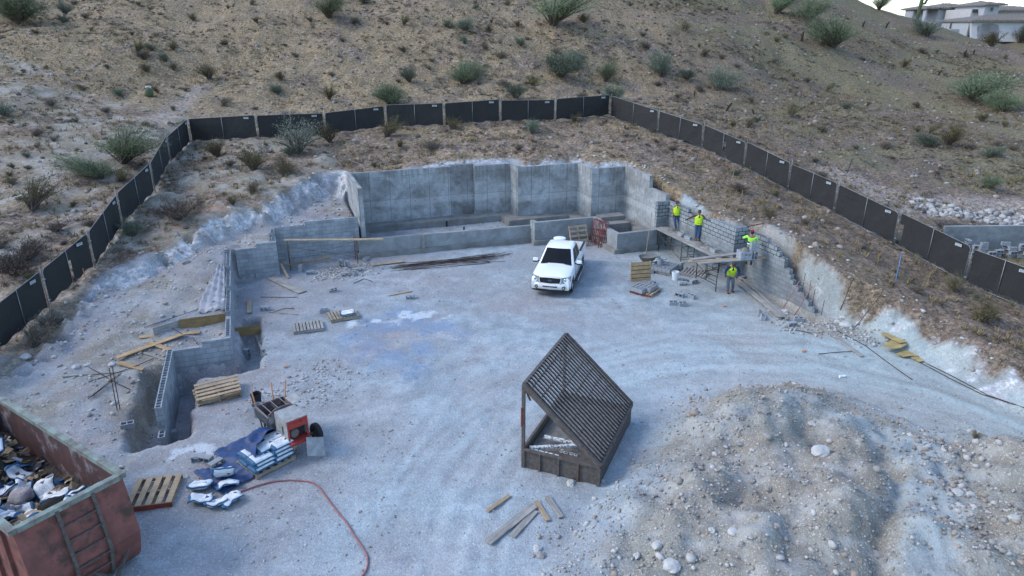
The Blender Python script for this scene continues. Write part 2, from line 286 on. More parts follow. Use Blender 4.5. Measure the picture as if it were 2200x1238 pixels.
M = {
 'cmu_left': cmu_mat('block_wall_pale', (.33, .365, .39), (.21, .225, .24), .5, .010),
 'cmu_right': cmu_mat('block_wall_grey', (.255, .285, .3), (.16, .175, .185), .6, .010, dark_above=1.75),
 'concrete': concrete_mat('poured_concrete'), 'concrete_dark': concrete_mat('stained_concrete', (.11, .11, .105), (.27, .29, .3)), 'concrete_low': concrete_mat('footing_concrete', (.21, .225, .225), (.3, .325, .33), False),
 'footing': mat('raw_footing', (.23, .235, .225), (.15, .145, .13), 1.5, .92, bmp=.5, bdist=.03),
 'block': mat('block', (.31, .335, .355), (.22, .235, .25), 9, .93, bmp=.4, bdist=.004), 'block_dark': mat('hollow_shade', (.09, .095, .1), None, 5, .95),
 'galv': mat('galvanised_steel', (.27, .29, .3), (.18, .2, .21), 12, .5, .6, .1), 'mesh_black': None,
 'wood_new': wood('fresh_lumber', (.46, .32, .17), (.34, .22, .11)), 'wood_grey': wood('weathered_lumber', (.34, .33, .3), (.2, .19, .17)), 'wood_pallet': wood('pallet_wood', (.36, .31, .23), (.22, .18, .13)), 'wood_tan': wood('tan_lumber', (.4, .31, .2), (.29, .21, .13)),
 'ply': wood('yellow_plywood', (.43, .34, .14), (.3, .22, .08)), 'ochre': wood('ochre_form_board', (.27, .18, .075), (.17, .11, .045)), 'wood_red': mat('red_painted_wood', (.22, .05, .03), (.12, .035, .025), 6, .8), 'stake': mat('orange_stake', (.5, .22, .1), (.4, .2, .1), 5, .8),
 'rust': mat('rusty_steel', (.13, .115, .105), (.07, .062, .058), 9, .85, .2, .3, stain=((.13, .085, .055), 5, .52, .72)), 'barsteel': mat('dusty_lit_bars', (.27, .24, .215), (.13, .105, .09), 14, .85, .1, .2), 'rebar': mat('rebar', (.09, .055, .04), (.045, .035, .03), 10, .8, .3), 'darksteel': mat('dark_steel', (.06, .065, .07), (.035, .035, .04), 8, .6, .5),
 'red_scaf': mat('red_scaffold_paint', (.17, .035, .04), (.1, .035, .03), 8, .6, .1), 'white': mat('white_paint', (.78, .8, .8), (.62, .64, .62), 6, .6),
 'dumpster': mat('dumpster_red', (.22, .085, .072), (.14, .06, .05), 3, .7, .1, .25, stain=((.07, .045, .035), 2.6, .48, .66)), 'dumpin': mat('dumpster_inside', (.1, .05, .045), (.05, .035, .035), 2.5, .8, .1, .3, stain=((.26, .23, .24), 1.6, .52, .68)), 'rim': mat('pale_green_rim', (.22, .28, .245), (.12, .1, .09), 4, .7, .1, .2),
 'red_mixer': mat('mixer_red', (.42, .05, .04), (.24, .045, .04), 7, .6, .1), 'mixer_grey': mat('mixer_dusty', (.33, .35, .35), (.22, .22, .21), 5, .7, .1), 'mixer_drum': mat('mixer_drum', (.2, .17, .16), (.1, .09, .09), 5, .75, .2, stain=((.25, .1, .08), 4, .55, .7)),
 'rubber': mat('rubber', (.028, .028, .03), (.018, .018, .02), 10, .85), 'pvc': mat('white_bucket_plastic', (.68, .72, .72), (.55, .58, .58), 6, .5), 'bucket_grey': mat('dusty_bucket', (.3, .34, .38), (.2, .22, .24), 8, .8),
 'tarp': mat('blue_tarp', (.03, .075, .2), (.02, .04, .1), 4, .6, 0, .4, .02, stain=((.12, .13, .17), 2.2, .52, .7)), 'hose': mat('red_hose', (.3, .12, .12), (.24, .1, .1), 8, .6), 'plastic': mat('poly_sheet', (.3, .315, .34), (.2, .21, .23), 5, .45, 0, .5, .03),
 'mortar': mat('wet_mortar', (.19, .185, .17), (.12, .115, .1), 6, .9, 0, .6, .02), 'tyre': mat('tyre', (.02, .02, .022), (.03, .03, .03), 20, .85),
 'cactus': mat('cactus_skin', (.09, .12, .06), (.05, .06, .035), 20, .85, 0, .5, .03), 'deadwood': mat('dead_stump', (.035, .03, .026), (.02, .018, .016), 8, .95),
}
# ------------------------------------------------------------------ mesh helpers
class MB:
    def __init__(s): s.v = []; s.f = []; s.uv = []; s.m = []
    def add(s, vs, fs, uvs=None, mi=0):
        b = len(s.v); s.v += [tuple(p) for p in vs]
        for i, f in enumerate(fs):
            s.f.append(tuple(b + k for k in f)); s.m.append(mi); s.uv.append(uvs[i] if uvs else None)
        return s
    def box(s, c, d, rot=None, mi=0, uvs=False, taper=1.0):
        hx, hy, hz_ = d[0] / 2, d[1] / 2, d[2] / 2
        vs = [Vector((x * hx * (taper if z > 0 else 1), y * hy * (taper if z > 0 else 1), z * hz_)) for z in (-1, 1) for y in (-1, 1) for x in (-1, 1)]
        if rot is not None: vs = [rot @ v for v in vs]
        vs = [v + Vector(c) for v in vs]
        return s.add(vs, [(0, 2, 3, 1), (4, 5, 7, 6), (0, 1, 5, 4), (2, 6, 7, 3), (0, 4, 6, 2), (1, 3, 7, 5)], mi=mi)
    def bar(s, a, b, w, h=None, mi=0, up=(0, 0, 1)):
        a, b = Vector(a), Vector(b); h = h or w; d = b - a; L = d.length
        if L < 1e-6: return s
        x = d / L; u = Vector(up); y = u.cross(x)
        if y.length < 1e-3: y = Vector((1, 0, 0)).cross(x)
        y.normalize(); z = x.cross(y); r = Matrix((x, y, z)).transposed()
        return s.box((a + b) / 2, (L, w, h), r, mi)
    def tube(s, pts, r, n=8, mi=0, cap=True):
        pts = [Vector(p) for p in pts]; rs = r if isinstance(r, (list, tuple)) else [r] * len(pts); rings = []; prev = None
        for i, p in enumerate(pts):
            t = (pts[min(i + 1, len(pts) - 1)] - pts[max(i - 1, 0)]).normalized()
            if prev is None: a = t.orthogonal().normalized()
            else: a = (prev - t * prev.dot(t)); a = a.normalized() if a.length > 1e-4 else t.orthogonal().normalized()
            prev = a; b = t.cross(a)
            rings.append([p + (a * math.cos(2 * math.pi * k / n) + b * math.sin(2 * math.pi * k / n)) * rs[i] for k in range(n)])
        vs = [q for g in rings for q in g]; fs = []
        for i in range(len(rings) - 1):
            for k in range(n): fs.append((i * n + k, i * n + (k + 1) % n, (i + 1) * n + (k + 1) % n, (i + 1) * n + k))
        if cap: fs.append(tuple(range(n))[::-1]); fs.append(tuple((len(rings) - 1) * n + k for k in range(n)))
        return s.add(vs, fs, mi=mi)
    def lathe(s, prof, n=16, c=(0, 0, 0), axis='z', mi=0):
        c = Vector(c); vs = []; fs = []
        for (r, z) in prof:
            for k in range(n):
                a = 2 * math.pi * k / n; p = Vector((r * math.cos(a), r * math.sin(a), z))
                if axis == 'y': p = Vector((p.x, p.z, p.y))
                if axis == 'x': p = Vector((p.z, p.x, p.y))
                vs.append(c + p)
        for i in range(len(prof) - 1):
            for k in range(n): fs.append((i * n + k, i * n + (k + 1) % n, (i + 1) * n + (k + 1) % n, (i + 1) * n + k))
        return s.add(vs, fs, mi=mi)
    def prism(s, pts, z0, z1, mi=0):
        n = len(pts); vs = [(p[0], p[1], z0) for p in pts] + [(p[0], p[1], z1) for p in pts]
        fs = [tuple(range(n))[::-1], tuple(range(n, 2 * n))] + [(i, (i + 1) % n, n + (i + 1) % n, n + i) for i in range(n)]
        return s.add(vs, fs, mi=mi)
    def extrude(s, pts, axis, a0, a1, mi=0):
        """pts 2D polygon in the two other axes; axis 0/1"""
        def mk(p, a): return (a, p[0], p[1]) if axis == 0 else (p[0], a, p[1])
        n = len(pts); vs = [mk(p, a0) for p in pts] + [mk(p, a1) for p in pts]
        fs = [tuple(range(n))[::-1], tuple(range(n, 2 * n))] + [(i, (i + 1) % n, n + (i + 1) % n, n + i) for i in range(n)]
        return s.add(vs, fs, mi=mi)
    def ball(s, c, r, sub=1, sc=(1, 1, 1), jit=0, rnd=random, mi=0):
        V_, F_ = ICO[sub]; c = Vector(c); q = Euler((rnd.random() * 6, rnd.random() * 6, rnd.random() * 6)).to_matrix() if jit else Matrix.Identity(3)
        vs = []
        for v in V_:
            k = r * (1 + (rnd.random() - .5) * jit); p = q @ (Vector((v[0] * sc[0], v[1] * sc[1], v[2] * sc[2])) * k) if jit else Vector((v[0] * sc[0], v[1] * sc[1], v[2] * sc[2])) * k
            vs.append(c + p)
        return s.add(vs, F_, mi=mi)
    def build(s, name, mats, parent=None, loc=None, smooth=False, bevel=0, wall_uv=False):
        me = bpy.data.meshes.new(name); off = Vector(loc) if loc is not None else Vector((0, 0, 0))
        me.from_pydata([tuple(Vector(v) - off) for v in s.v], [], s.f)
        if not isinstance(mats, (list, tuple)): mats = [mats]
        for m_ in mats: me.materials.append(m_)
        if len(mats) > 1: me.polygons.foreach_set('material_index', s.m)
        me.update()
        bm = bmesh.new(); bm.from_mesh(me); bmesh.ops.recalc_face_normals(bm, faces=bm.faces)
        if wall_uv:
            L = bm.loops.layers.uv.new('UVMap')
            for f in bm.faces:
                nn = f.normal
                if abs(nn.z) > .7: a, b_ = Vector((CU, SU, 0)), Vector((-SU, CU, 0))
                else:
                    a = Vector((-nn.y, nn.x, 0)).normalized(); b_ = Vector((0, 0, 1))
                    if a.dot(Vector((CU, SU, 0))) < -.1 or (abs(a.dot(Vector((CU, SU, 0)))) <= .1 and a.dot(Vector((-SU, CU, 0))) < 0): a = -a
                for l in f.loops:
                    p = l.vert.co + off; l[L].uv = (p.dot(a), p.dot(b_))
        bm.to_mesh(me); bm.free()
        if smooth: me.polygons.foreach_set('use_smooth', [True] * len(me.polygons))
        o = bpy.data.objects.new(name, me); COL.objects.link(o)
        if parent is not None: o.parent = parent
        if loc is not None: o.location = off
        if bevel:
            bv = o.modifiers.new('bevel', 'BEVEL'); bv.width = bevel; bv.segments = 2; bv.limit_method = 'ANGLE'; bv.angle_limit = R(35)
        return o
def _ico(sub):
    bm = bmesh.new(); bmesh.ops.create_icosphere(bm, subdivisions=sub, radius=1)
    v = [tuple(x.co) for x in bm.verts]; f = [tuple(x.index for x in p.verts) for p in bm.faces]; bm.free(); return v, f
ICO = {1: _ico(1), 2: _ico(2), 3: _ico(3)}
def tag(o, label, cat, group=None, kind=None):
    if label: o['label'] = label
    if cat: o['category'] = cat
    if group: o['group'] = group
    if kind: o['kind'] = kind
    return o
def thing(name, label, cat, loc=(0, 0, 0), rz=0, group=None, rot=None):
    o = bpy.data.objects.new(name, None); COL.objects.link(o); o.location = loc; o.rotation_euler = rot if rot is not None else (0, 0, rz)
    o.empty_display_size = .2
    return tag(o, label, cat, group)
def dup(root, loc, rot=(0, 0, 0), label=None, group=None, scale=1.0, cat=None):
    r = root.copy(); COL.objects.link(r); r.location = loc; r.rotation_euler = rot; r.scale = (scale,) * 3
    for ch in list(root.children):
        c = ch.copy(); COL.objects.link(c); c.parent = r
        for g in ch.children:
            d = g.copy(); COL.objects.link(d); d.parent = c
    if label: r['label'] = label
    if group: r['group'] = group
    if cat: r['category'] = cat
    return r

# ------------------------------------------------------------------ ground
def axis(breaks):
    out = []
    for a, b, st in breaks: out += list(np.arange(a, b, st))
    out.append(breaks[-1][1]); return np.array(out)
gx = axis([(-420, -120, 20), (-120, -60, 3), (-60, -26, .5), (-26, 24, .13), (24, 40, .35), (40, 90, .9), (90, 160, 5), (160, 420, 20)])
gy = axis([(-60, 5, 6), (5, 12, .5), (12, 44, .13), (44, 70, .3), (70, 130, .8), (130, 200, 4), (200, 620, 20)])
GX, GY = np.meshgrid(gx, gy)
gz = height(GX.ravel(), GY.ravel())
def path_dist(pts, x, y):
    d = np.full(x.shape, 1e9); side = np.zeros(x.shape); run = np.zeros(x.shape); acc = 0
    for (a, b) in zip(pts[:-1], pts[1:]):
        ex, ey = b[0] - a[0], b[1] - a[1]; L_ = math.hypot(ex, ey)
        t = np.clip(((x - a[0]) * ex + (y - a[1]) * ey) / (L_ * L_), 0, 1); qx, qy = x - a[0] - t * ex, y - a[1] - t * ey
        dd = np.hypot(qx, qy); sg = np.sign(ex * qy - ey * qx); m_ = dd < d
        side = np.where(m_, sg * dd, side); run = np.where(m_, acc + t * L_, run); d = np.minimum(d, dd); acc += L_
    return d, side, run
def ground_masks(x, y):
    db = sdist(BANK, x, y); dl = sdist(LEFTP, x, y); di = sdist(INT, x, y)
    hp = heapf(x, y)
    n1 = fbm(x * .6, y * .6, 4, 71); n2 = fbm(x * 1.9, y * 1.9, 4, 72)
    natural = ss(-.3, .9, db + n1 * 1.0 + ss(13, 15, x) * .3)                       # untouched desert soil
    # white cut rock faces on the left and pale caliche on the right bank
    wl = ss(-8.6, -9.6, x) * ss(25, 27, y) * np.exp(-((db + .05 + n1 * .5) / .5) ** 2)
    wr = ss(12.9, 14.2, x) * np.exp(-((db + .35 + n1 * .9) / .8) ** 2) * .55
    wb = ss(36, 38, y) * ss(-11, -9, x) * ss(9, 6, x) * np.exp(-((db - .3) / .5) ** 2) * ss(-.3, .15, n1 + n2 * .5)
    cut = ss(-11.5, -9.8, x) * ss(-7.5, -8.6, x) * ss(37, 38.5, y) * ss(43, 41, y)
    white = np.clip(np.maximum(np.maximum(wl * (1.0 + n2 * 1.2 + n1 * 1.4), wr * (.55 + n2 * 2)), wb * .9) + cut * (.2 + n1 * .8), 0, 1)
    red = np.clip(np.exp(-((db - 1.3 + n1 * 1.2) / .8) ** 2) * (.2 + n2 * 1.0) * ss(-6, -9, x + y * 0 + 40 * (y > 36)) + np.exp(-((db - .9 + n1 * .6) / .7) ** 2) * ss(13, 15, x) * .28 + cut * .3, 0, 1)
    # rubble and broken stone
    gravel = np.clip(ss(.0, .95, hp + n1 * .4) * 1.0 + (1 - ss(-.3, .3, dl)) * (.55 + n1) + ss(11, 12.5, x) * ss(24, 26, y) * ss(.2, -1, db) * (1 - ss(33, 36, y)) * .7, 0, 1)
    # damp blue powder patch and white spilled lime on the pad
    pc = W(880, 700, 0); sx, sy = x - pc.x, y - pc.y
    powder = np.clip(np.exp(-((sx / 2.3) ** 2 + ((sy + 1.2) / 3.2) ** 2)) * (.95 + n1 * 1.6), 0, 1)
    pts = [W(*p) for p in [(770, 692), (820, 690), (870, 678), (938, 680)]]; d1, _, _ = path_dist(pts, x, y)
    lime = np.clip(np.exp(-(d1 / .6) ** 2) * (.3 + n2 * 2.4), 0, 1)
    for (cx, cy, r_) in [(420, 975, .6), (370, 985, .4), (1660, 885, .6)]:
        q = W(cx, cy, .0); lime = np.maximum(lime, np.clip(np.exp(-((x - q.x) ** 2 + (y - q.y) ** 2) / r_ ** 2) * (.45 + n2 * 2), 0, 1))
    q = [W(*p) for p in [(1700, 880, .8), (1850, 905, .7), (1960, 960, .6), (1990, 1060, .4)]]; q += [W(1985, 1150, .6), W(1980, 1300, .6)]; d2, _, _ = path_dist(q, x, y)
    blue = np.clip(np.exp(-(d2 / .85) ** 2) * (.75 + n1 * 1.2), 0, 1)
    # drive: pale compacted arc from the entrance round to the right
    c1 = [W(*p) for p in [(820, 1500), (900, 1180), (1000, 1000), (1120, 880), (1300, 800), (1500, 770), (1750, 770), (2000, 820), (2300, 930), (2700, 1100)]]
    d3, sd, rn = path_dist(c1, x, y)
    st = fbm(sd * 2.6, rn * .12, 4, 77); drive = np.exp(-(d3 / 3.2) ** 2) * np.clip(.5 + st * .9, 0, 1)
    c2 = [W(*p) for p in [(600, 1500), (760, 1150), (900, 950), (1150, 780), (1450, 700), (1650, 700)]]
    d4, sd2, rn2 = path_dist(c2, x, y); drive = np.maximum(drive, np.exp(-(d4 / 1.6) ** 2) * np.clip(.3 + fbm(sd2 * 2.6, rn2 * .12, 4, 79) * 1.0, 0, 1))
    drive = drive * (1 - natural) * (1 - ss(.1, .4, hp)) * ss(-.5, .5, dl)
    yellow = ss(48, 60, y) * .5 + .3
    yellow = np.clip(yellow + n1 * 1.5 + ss(.0, -30, x) * .25, 0, 1) * natural
    dark = np.clip(ss(0, 22, x - (y - 45) * .15) * (.75 + n1 * .9), 0, 1) * natural            # dark volcanic scree on the right hill
    nb = [W(*p) for p in [(1800, 385, 2.5), (1950, 430, 2.2), (2250, 450, 1.8)]]; d5, _, _ = path_dist(nb, x, y); berm = np.exp(-(d5 / 1.9) ** 2) * ss(.2, .9, db)
    trail = 0
    for tr_ in ([(140, 480, 2.4), (60, 520, 2.2), (-100, 600, 1.8)], [(430, 190, 6.6), (330, 240, 5.8), (240, 300, 4.9), (60, 420, 3.2)]):
        d6, _, _ = path_dist([W(*p) for p in tr_], x, y); trail = np.maximum(trail, np.exp(-(d6 / 1.4) ** 2))
    drive = drive + .0
    for (tp, off, amp) in TRK:
        dT = seg_d(tp, x, y); drive = np.clip(drive + amp * 14 * (np.exp(-((dT - off - .2) / .14) ** 2) - 1.2 * np.exp(-((dT - off) / .12) ** 2)) * (1 - natural) * (1 - ss(.1, .4, hp)) * ss(-.2, .4, dl), 0, 1)
    return natural, white, red, gravel, powder, lime, blue, drive, yellow, dark, np.clip(berm + trail * .7, 0, 1), n1
xs, ys = GX.ravel(), GY.ravel()
mk = ground_masks(xs, ys)
me = bpy.data.meshes.new('ground'); nx, ny = len(gx), len(gy); N_ = nx * ny
me.vertices.add(N_); me.vertices.foreach_set('co', np.stack([xs, ys, gz], 1).ravel().astype(np.float32))
idx = np.arange(N_).reshape(ny, nx); q = np.stack([idx[:-1, :-1], idx[:-1, 1:], idx[1:, 1:], idx[1:, :-1]], -1).reshape(-1, 4)
me.loops.add(q.size); me.loops.foreach_set('vertex_index', q.ravel().astype(np.int32)); me.polygons.add(len(q)); me.polygons.foreach_set('loop_start', np.arange(0, q.size, 4, dtype=np.int32)); me.polygons.foreach_set('loop_total', np.full(len(q), 4, np.int32))
me.update(calc_edges=True); me.polygons.foreach_set('use_smooth', [True] * len(q))
def cattr(name, a, b, c):
    at = me.attributes.new(name, 'FLOAT_COLOR', 'POINT'); at.data.foreach_set('color', np.stack([a, b, c, np.ones(N_)], 1).ravel().astype(np.float32))
cattr('soil_a', mk[0], mk[1], mk[2]); cattr('soil_b', mk[3], mk[4], mk[5]); cattr('soil_c', mk[6], mk[7], mk[8]); cattr('soil_d', mk[9], mk[10], np.clip(ss(10, 30, xs) * (.55 + fbm(xs * .25, ys * .25, 3, 88) * 1.6), 0, 1) * mk[0])
ground = bpy.data.objects.new('ground', me); COL.objects.link(ground); tag(ground, 'bare desert ground with a levelled building pad cut into a rocky hillside', 'ground', kind='structure')
m, n, b = _new('desert_soil')
tc = n.nodes.new('ShaderNodeTexCoord'); P = tc.outputs['Object']
def att(name):
    a = n.nodes.new('ShaderNodeAttribute'); a.attribute_name = name; s_ = n.nodes.new('ShaderNodeSeparateColor'); n.links.new(a.outputs['Color'], s_.inputs[0]); return s_.outputs
A, B_, C_, D_ = att('soil_a'), att('soil_b'), att('soil_c'), att('soil_d')
nA = noise(n, P, .9, 6, .62); nB = noise(n, P, 4.5, 5, .65); nC = noise(n, P, 18, 4, .7); nD = noise(n, P, .22, 4, .6)
def vor(scale, feat='F1', rnd=1.0):
    t = n.nodes.new('ShaderNodeTexVoronoi'); t.inputs['Scale'].default_value = scale; t.feature = feat; t.inputs['Randomness'].default_value = rnd; n.links.new(P, t.inputs['Vector']); return t
v1 = vor(9); v2 = vor(22); v3 = vor(3.4)
def thresh(sock, lo, hi): return ramp(n, sock, [(lo, (0, 0, 0)), (hi, (1, 1, 1))])
def brk(mask, amt=.9, src=None):
    """mask broken up by noise so its edge is ragged"""
    return mth(n, 'MULTIPLY', mth(n, 'SUBTRACT', mth(n, 'ADD', mask, mth(n, 'MULTIPLY', mth(n, 'SUBTRACT', src or nB, .5), amt)), .28), 2.3, True)
sxyz = n.nodes.new('ShaderNodeSeparateXYZ'); n.links.new(P, sxyz.inputs[0]); pxs = sxyz.outputs[0]
# pad dust
pad = ramp(n, nA, [(.3, (.26, .26, .262)), (.48, (.35, .36, .372)), (.66, (.45, .47, .49))])
pad = mixc(n, mth(n, 'MULTIPLY', thresh(nD, .42, .6), .7), pad, (.33, .295, .29))
pad = mixc(n, mth(n, 'MULTIPLY', C_[1], .8), pad, (.5, .53, .55))
pad = mixc(n, mth(n, 'MULTIPLY', thresh(nB, .54, .68), .4), pad, (.21, .21, .22))
pad = mixc(n, mth(n, 'MULTIPLY', thresh(noise(n, P, .45, 6, .7, .8), .5, .64), .45), pad, (.24, .25, .27))
peb = mth(n, 'LESS_THAN', v2.outputs['Distance'], .26); sel = n.nodes.new('ShaderNodeSeparateColor'); n.links.new(v2.outputs['Color'], sel.inputs[0])
pad = mixc(n, mth(n, 'MULTIPLY', mth(n, 'MULTIPLY', peb, mth(n, 'GREATER_THAN', sel.outputs[0], .6)), .75), pad, (.62, .64, .65))
pad = mixc(n, mth(n, 'MULTIPLY', mth(n, 'MULTIPLY', peb, mth(n, 'LESS_THAN', sel.outputs[0], .22)), .6), pad, (.15, .15, .16))
v4 = vor(8.5); s4 = n.nodes.new('ShaderNodeSeparateColor'); n.links.new(v4.outputs['Color'], s4.inputs[0])
pad = mixc(n, mth(n, 'MULTIPLY', mth(n, 'MULTIPLY', mth(n, 'LESS_THAN', v4.outputs['Distance'], .22), mth(n, 'GREATER_THAN', s4.outputs[0], .8)), .6), pad, (.55, .57, .58))
pad = mixc(n, mth(n, 'MULTIPLY', thresh(noise(n, P, 11, 5, .8), .52, .62), .35), pad, (.2, .2, .215))
# natural soil
nat = ramp(n, nA, [(.3, (.16, .125, .1)), (.5, (.26, .208, .168)), (.68, (.39, .32, .265))])
nat = mixc(n, mth(n, 'MULTIPLY', thresh(nB, .47, .6), .65), nat, (.085, .075, .06))
nat = mixc(n, mth(n, 'MULTIPLY', thresh(noise(n, P, 2.1, 5, .75, .5), .5, .6), .55), nat, (.1, .088, .06))
nat = mixc(n, mth(n, 'MULTIPLY', thresh(noise(n, P, 1.3, 5, .75, .5), .54, .64), .4), nat, (.4, .35, .31))
yel = ramp(n, nC, [(.35, (.2, .165, .08)), (.65, (.46, .38, .21))])
nat = mixc(n, mth(n, 'MULTIPLY', brk(C_[2], 1.6, nB), .42), nat, yel)
scr = ramp(n, v1.outputs['Distance'], [(.0, (.16, .145, .14)), (.5, (.05, .045, .047))])
nat = mixc(n, mth(n, 'MULTIPLY', brk(D_[0], 1.5, nA), .55), nat, scr)
nat = mixc(n, brk(D_[1], .8), nat, ramp(n, nB, [(.3, (.26, .235, .22)), (.7, (.35, .325, .31))]))
st1 = mth(n, 'LESS_THAN', v1.outputs['Distance'], .2); se1 = n.nodes.new('ShaderNodeSeparateColor'); n.links.new(v1.outputs['Color'], se1.inputs[0])
nat = mixc(n, mth(n, 'MULTIPLY', mth(n, 'MULTIPLY', st1, mth(n, 'GREATER_THAN', se1.outputs[0], .7)), .6), nat, (.34, .31, .29))
pad = mixc(n, 1.0, pad, (.87, .985, 1.02), 'MULTIPLY')
pad = mixc(n, mth(n, 'MULTIPLY', thresh(noise(n, P, .16, 4, .6, .6), .46, .62), .6), pad, mixc(n, 1.0, pad, (1.08, .93, .88), 'MULTIPLY'))
pad = mixc(n, mth(n, 'MULTIPLY', thresh(mth(n, 'DIVIDE', mth(n, 'SUBTRACT', -2.0, pxs), 14.0), .1, .7), .6), pad, mixc(n, 1.0, pad, (.92, .8, .78), 'MULTIPLY'))
pad = mixc(n, thresh(mth(n, 'DIVIDE', pxs, 20.0), .15, .75), pad, mixc(n, 1.0, pad, (1.0, .985, .9), 'MULTIPLY'))  # lens colour cast towards the right, put into the pad colour
nat = mixc(n, mth(n, 'MULTIPLY', brk(D_[2], 1.5, nB), .55), nat, ramp(n, nC, [(.35, (.13, .14, .07)), (.65, (.22, .225, .12))]))
nat = mixc(n, .3, nat, (.13, .115, .1))
nat = mixc(n, 1.0, nat, (1.06, 1.0, .93), 'MULTIPLY')
nE = noise(n, P, 5.5, 4, .8); nat = mixc(n, 1.0, nat, ramp(n, nE, [(.36, (.4, .4, .4)), (.5, (.95, .95, .95)), (.64, (1.6, 1.57, 1.5))]), 'MULTIPLY')
c = mixc(n, brk(A[0], .8), pad, nat)
# rubble
rub = ramp(n, mth(n, 'MULTIPLY', mth(n, 'ADD', v2.outputs['Distance'], nC), .6), [(.1, (.42, .42, .385)), (.4, (.34, .335, .3)), (.7, (.24, .232, .2))])
rub = mixc(n, thresh(noise(n, P, .5, 5, .6), .4, .6), rub, mixc(n, .65, rub, (.25, .215, .175)))
rub = mixc(n, 1.0, rub, (.9, .87, .8), 'MULTIPLY')
rub = mixc(n, mth(n, 'MULTIPLY', mth(n, 'MULTIPLY', peb, mth(n, 'GREATER_THAN', sel.outputs[0], .45)), .8), rub, (.5, .48, .44))
rub = mixc(n, mth(n, 'MULTIPLY', mth(n, 'MULTIPLY', mth(n, 'LESS_THAN', v2.outputs['Distance'], .34), mth(n, 'LESS_THAN', sel.outputs[0], .3)), .7), rub, (.13, .115, .1))
rub = mixc(n, mth(n, 'MULTIPLY', mth(n, 'MULTIPLY', mth(n, 'LESS_THAN', v4.outputs['Distance'], .27), mth(n, 'GREATER_THAN', s4.outputs[0], .6)), .75), rub, (.46, .44, .4))
rub = mixc(n, mth(n, 'MULTIPLY', mth(n, 'MULTIPLY', mth(n, 'LESS_THAN', v4.outputs['Distance'], .3), mth(n, 'LESS_THAN', s4.outputs[0], .25)), .6), rub, (.16, .14, .115))
rub = mixc(n, mth(n, 'MULTIPLY', thresh(nA, .48, .62), .6), rub, (.44, .44, .42))
c = mixc(n, mth(n, 'MULTIPLY', brk(B_[0], .9, nA), .75), c, rub)
red = ramp(n, nB, [(.35, (.2, .105, .07)), (.65, (.34, .21, .155))]); c = mixc(n, mth(n, 'MULTIPLY', brk(A[2], 1.1), .8), c, red)
wh = ramp(n, nB, [(.3, (.3, .295, .295)), (.5, (.44, .45, .46)), (.65, (.6, .62, .64))])
crk = thresh(vor(1.6, 'DISTANCE_TO_EDGE').outputs['Distance'], .0, .07)
wh = mixc(n, mth(n, 'MULTIPLY', mth(n, 'SUBTRACT', 1.0, crk), .4), wh, (.26, .24, .235))
c = mixc(n, brk(A[1], 1.0), c, wh)
c = mixc(n, mth(n, 'MULTIPLY', brk(B_[1], 1.2, nB), .5), c, (.13, .25, .42))
c = mixc(n, mth(n, 'MULTIPLY', brk(B_[2], 1.4, nB), .8), c, (.52, .58, .62))
c = mixc(n, mth(n, 'MULTIPLY', brk(C_[0], 1.1, nB), .6), c, (.36, .43, .455))
c = mixc(n, 1.0, c, ramp(n, nC, [(.3, (.8, .8, .8)), (.7, (1.12, 1.12, 1.12))]), 'MULTIPLY')
n.links.new(c, b.inputs['Base Color']); b.inputs['Roughness'].default_value = .95; b.inputs['Specular IOR Level'].default_value = .12
hb = mth(n, 'ADD', mth(n, 'MULTIPLY', nB, .9), mth(n, 'MULTIPLY', nC, .35)); hb = mth(n, 'SUBTRACT', hb, mth(n, 'MULTIPLY', v2.outputs['Distance'], .35))
bump(n, b, hb, .55, .05)
me.materials.append(m)
# ------------------------------------------------------------------ block and concrete walls
def wall_run(mb, a, b, z0, z1, th, front=1, hollow=False, cap_mi=0):
    """straight wall from a to b (uv), thickness th towards 'front'*left normal; hollow tops show the block cells"""
    a = Vector((a[0], a[1])); b = Vector((b[0], b[1])); d = (b - a).normalized(); nrm = Vector((-d.y, d.x)) * front
    L = (b - a).length
    def bx(s0, s1, t0, t1, zz0, zz1, mi=0):
        P4 = [a + d * s0 + nrm * t0, a + d * s1 + nrm * t0, a + d * s1 + nrm * t1, a + d * s0 + nrm * t1]
        vs = [UV(p.x, p.y, zz0) for p in P4] + [UV(p.x, p.y, zz1) for p in P4]
        mb.add(vs, [(3, 2, 1, 0), (4, 5, 6, 7), (0, 1, 5, 4), (1, 2, 6, 5), (2, 3, 7, 6), (3, 0, 4, 7)], mi=mi)
    if not hollow: bx(0, L, 0, th, z0, z1); return
    zt = z1 - .2; bx(0, L, 0, th, z0, zt)
    bx(0, L, 0, .034, zt, z1); bx(0, L, th - .034, th, zt, z1)
    n_ = max(1, int(round(L / .2032))); st = L / n_
    for i in range(n_ + 1):
        c_ = min(max(i * st, .017), L - .017); bx(c_ - .016, c_ + .016, .034, th - .034, zt, z1 - .002)
    bx(.04, L - .04, .036, th - .036, zt, zt + .012, mi=1)  # dark cell floor: shade inside the open cells painted as colour
TB = .2
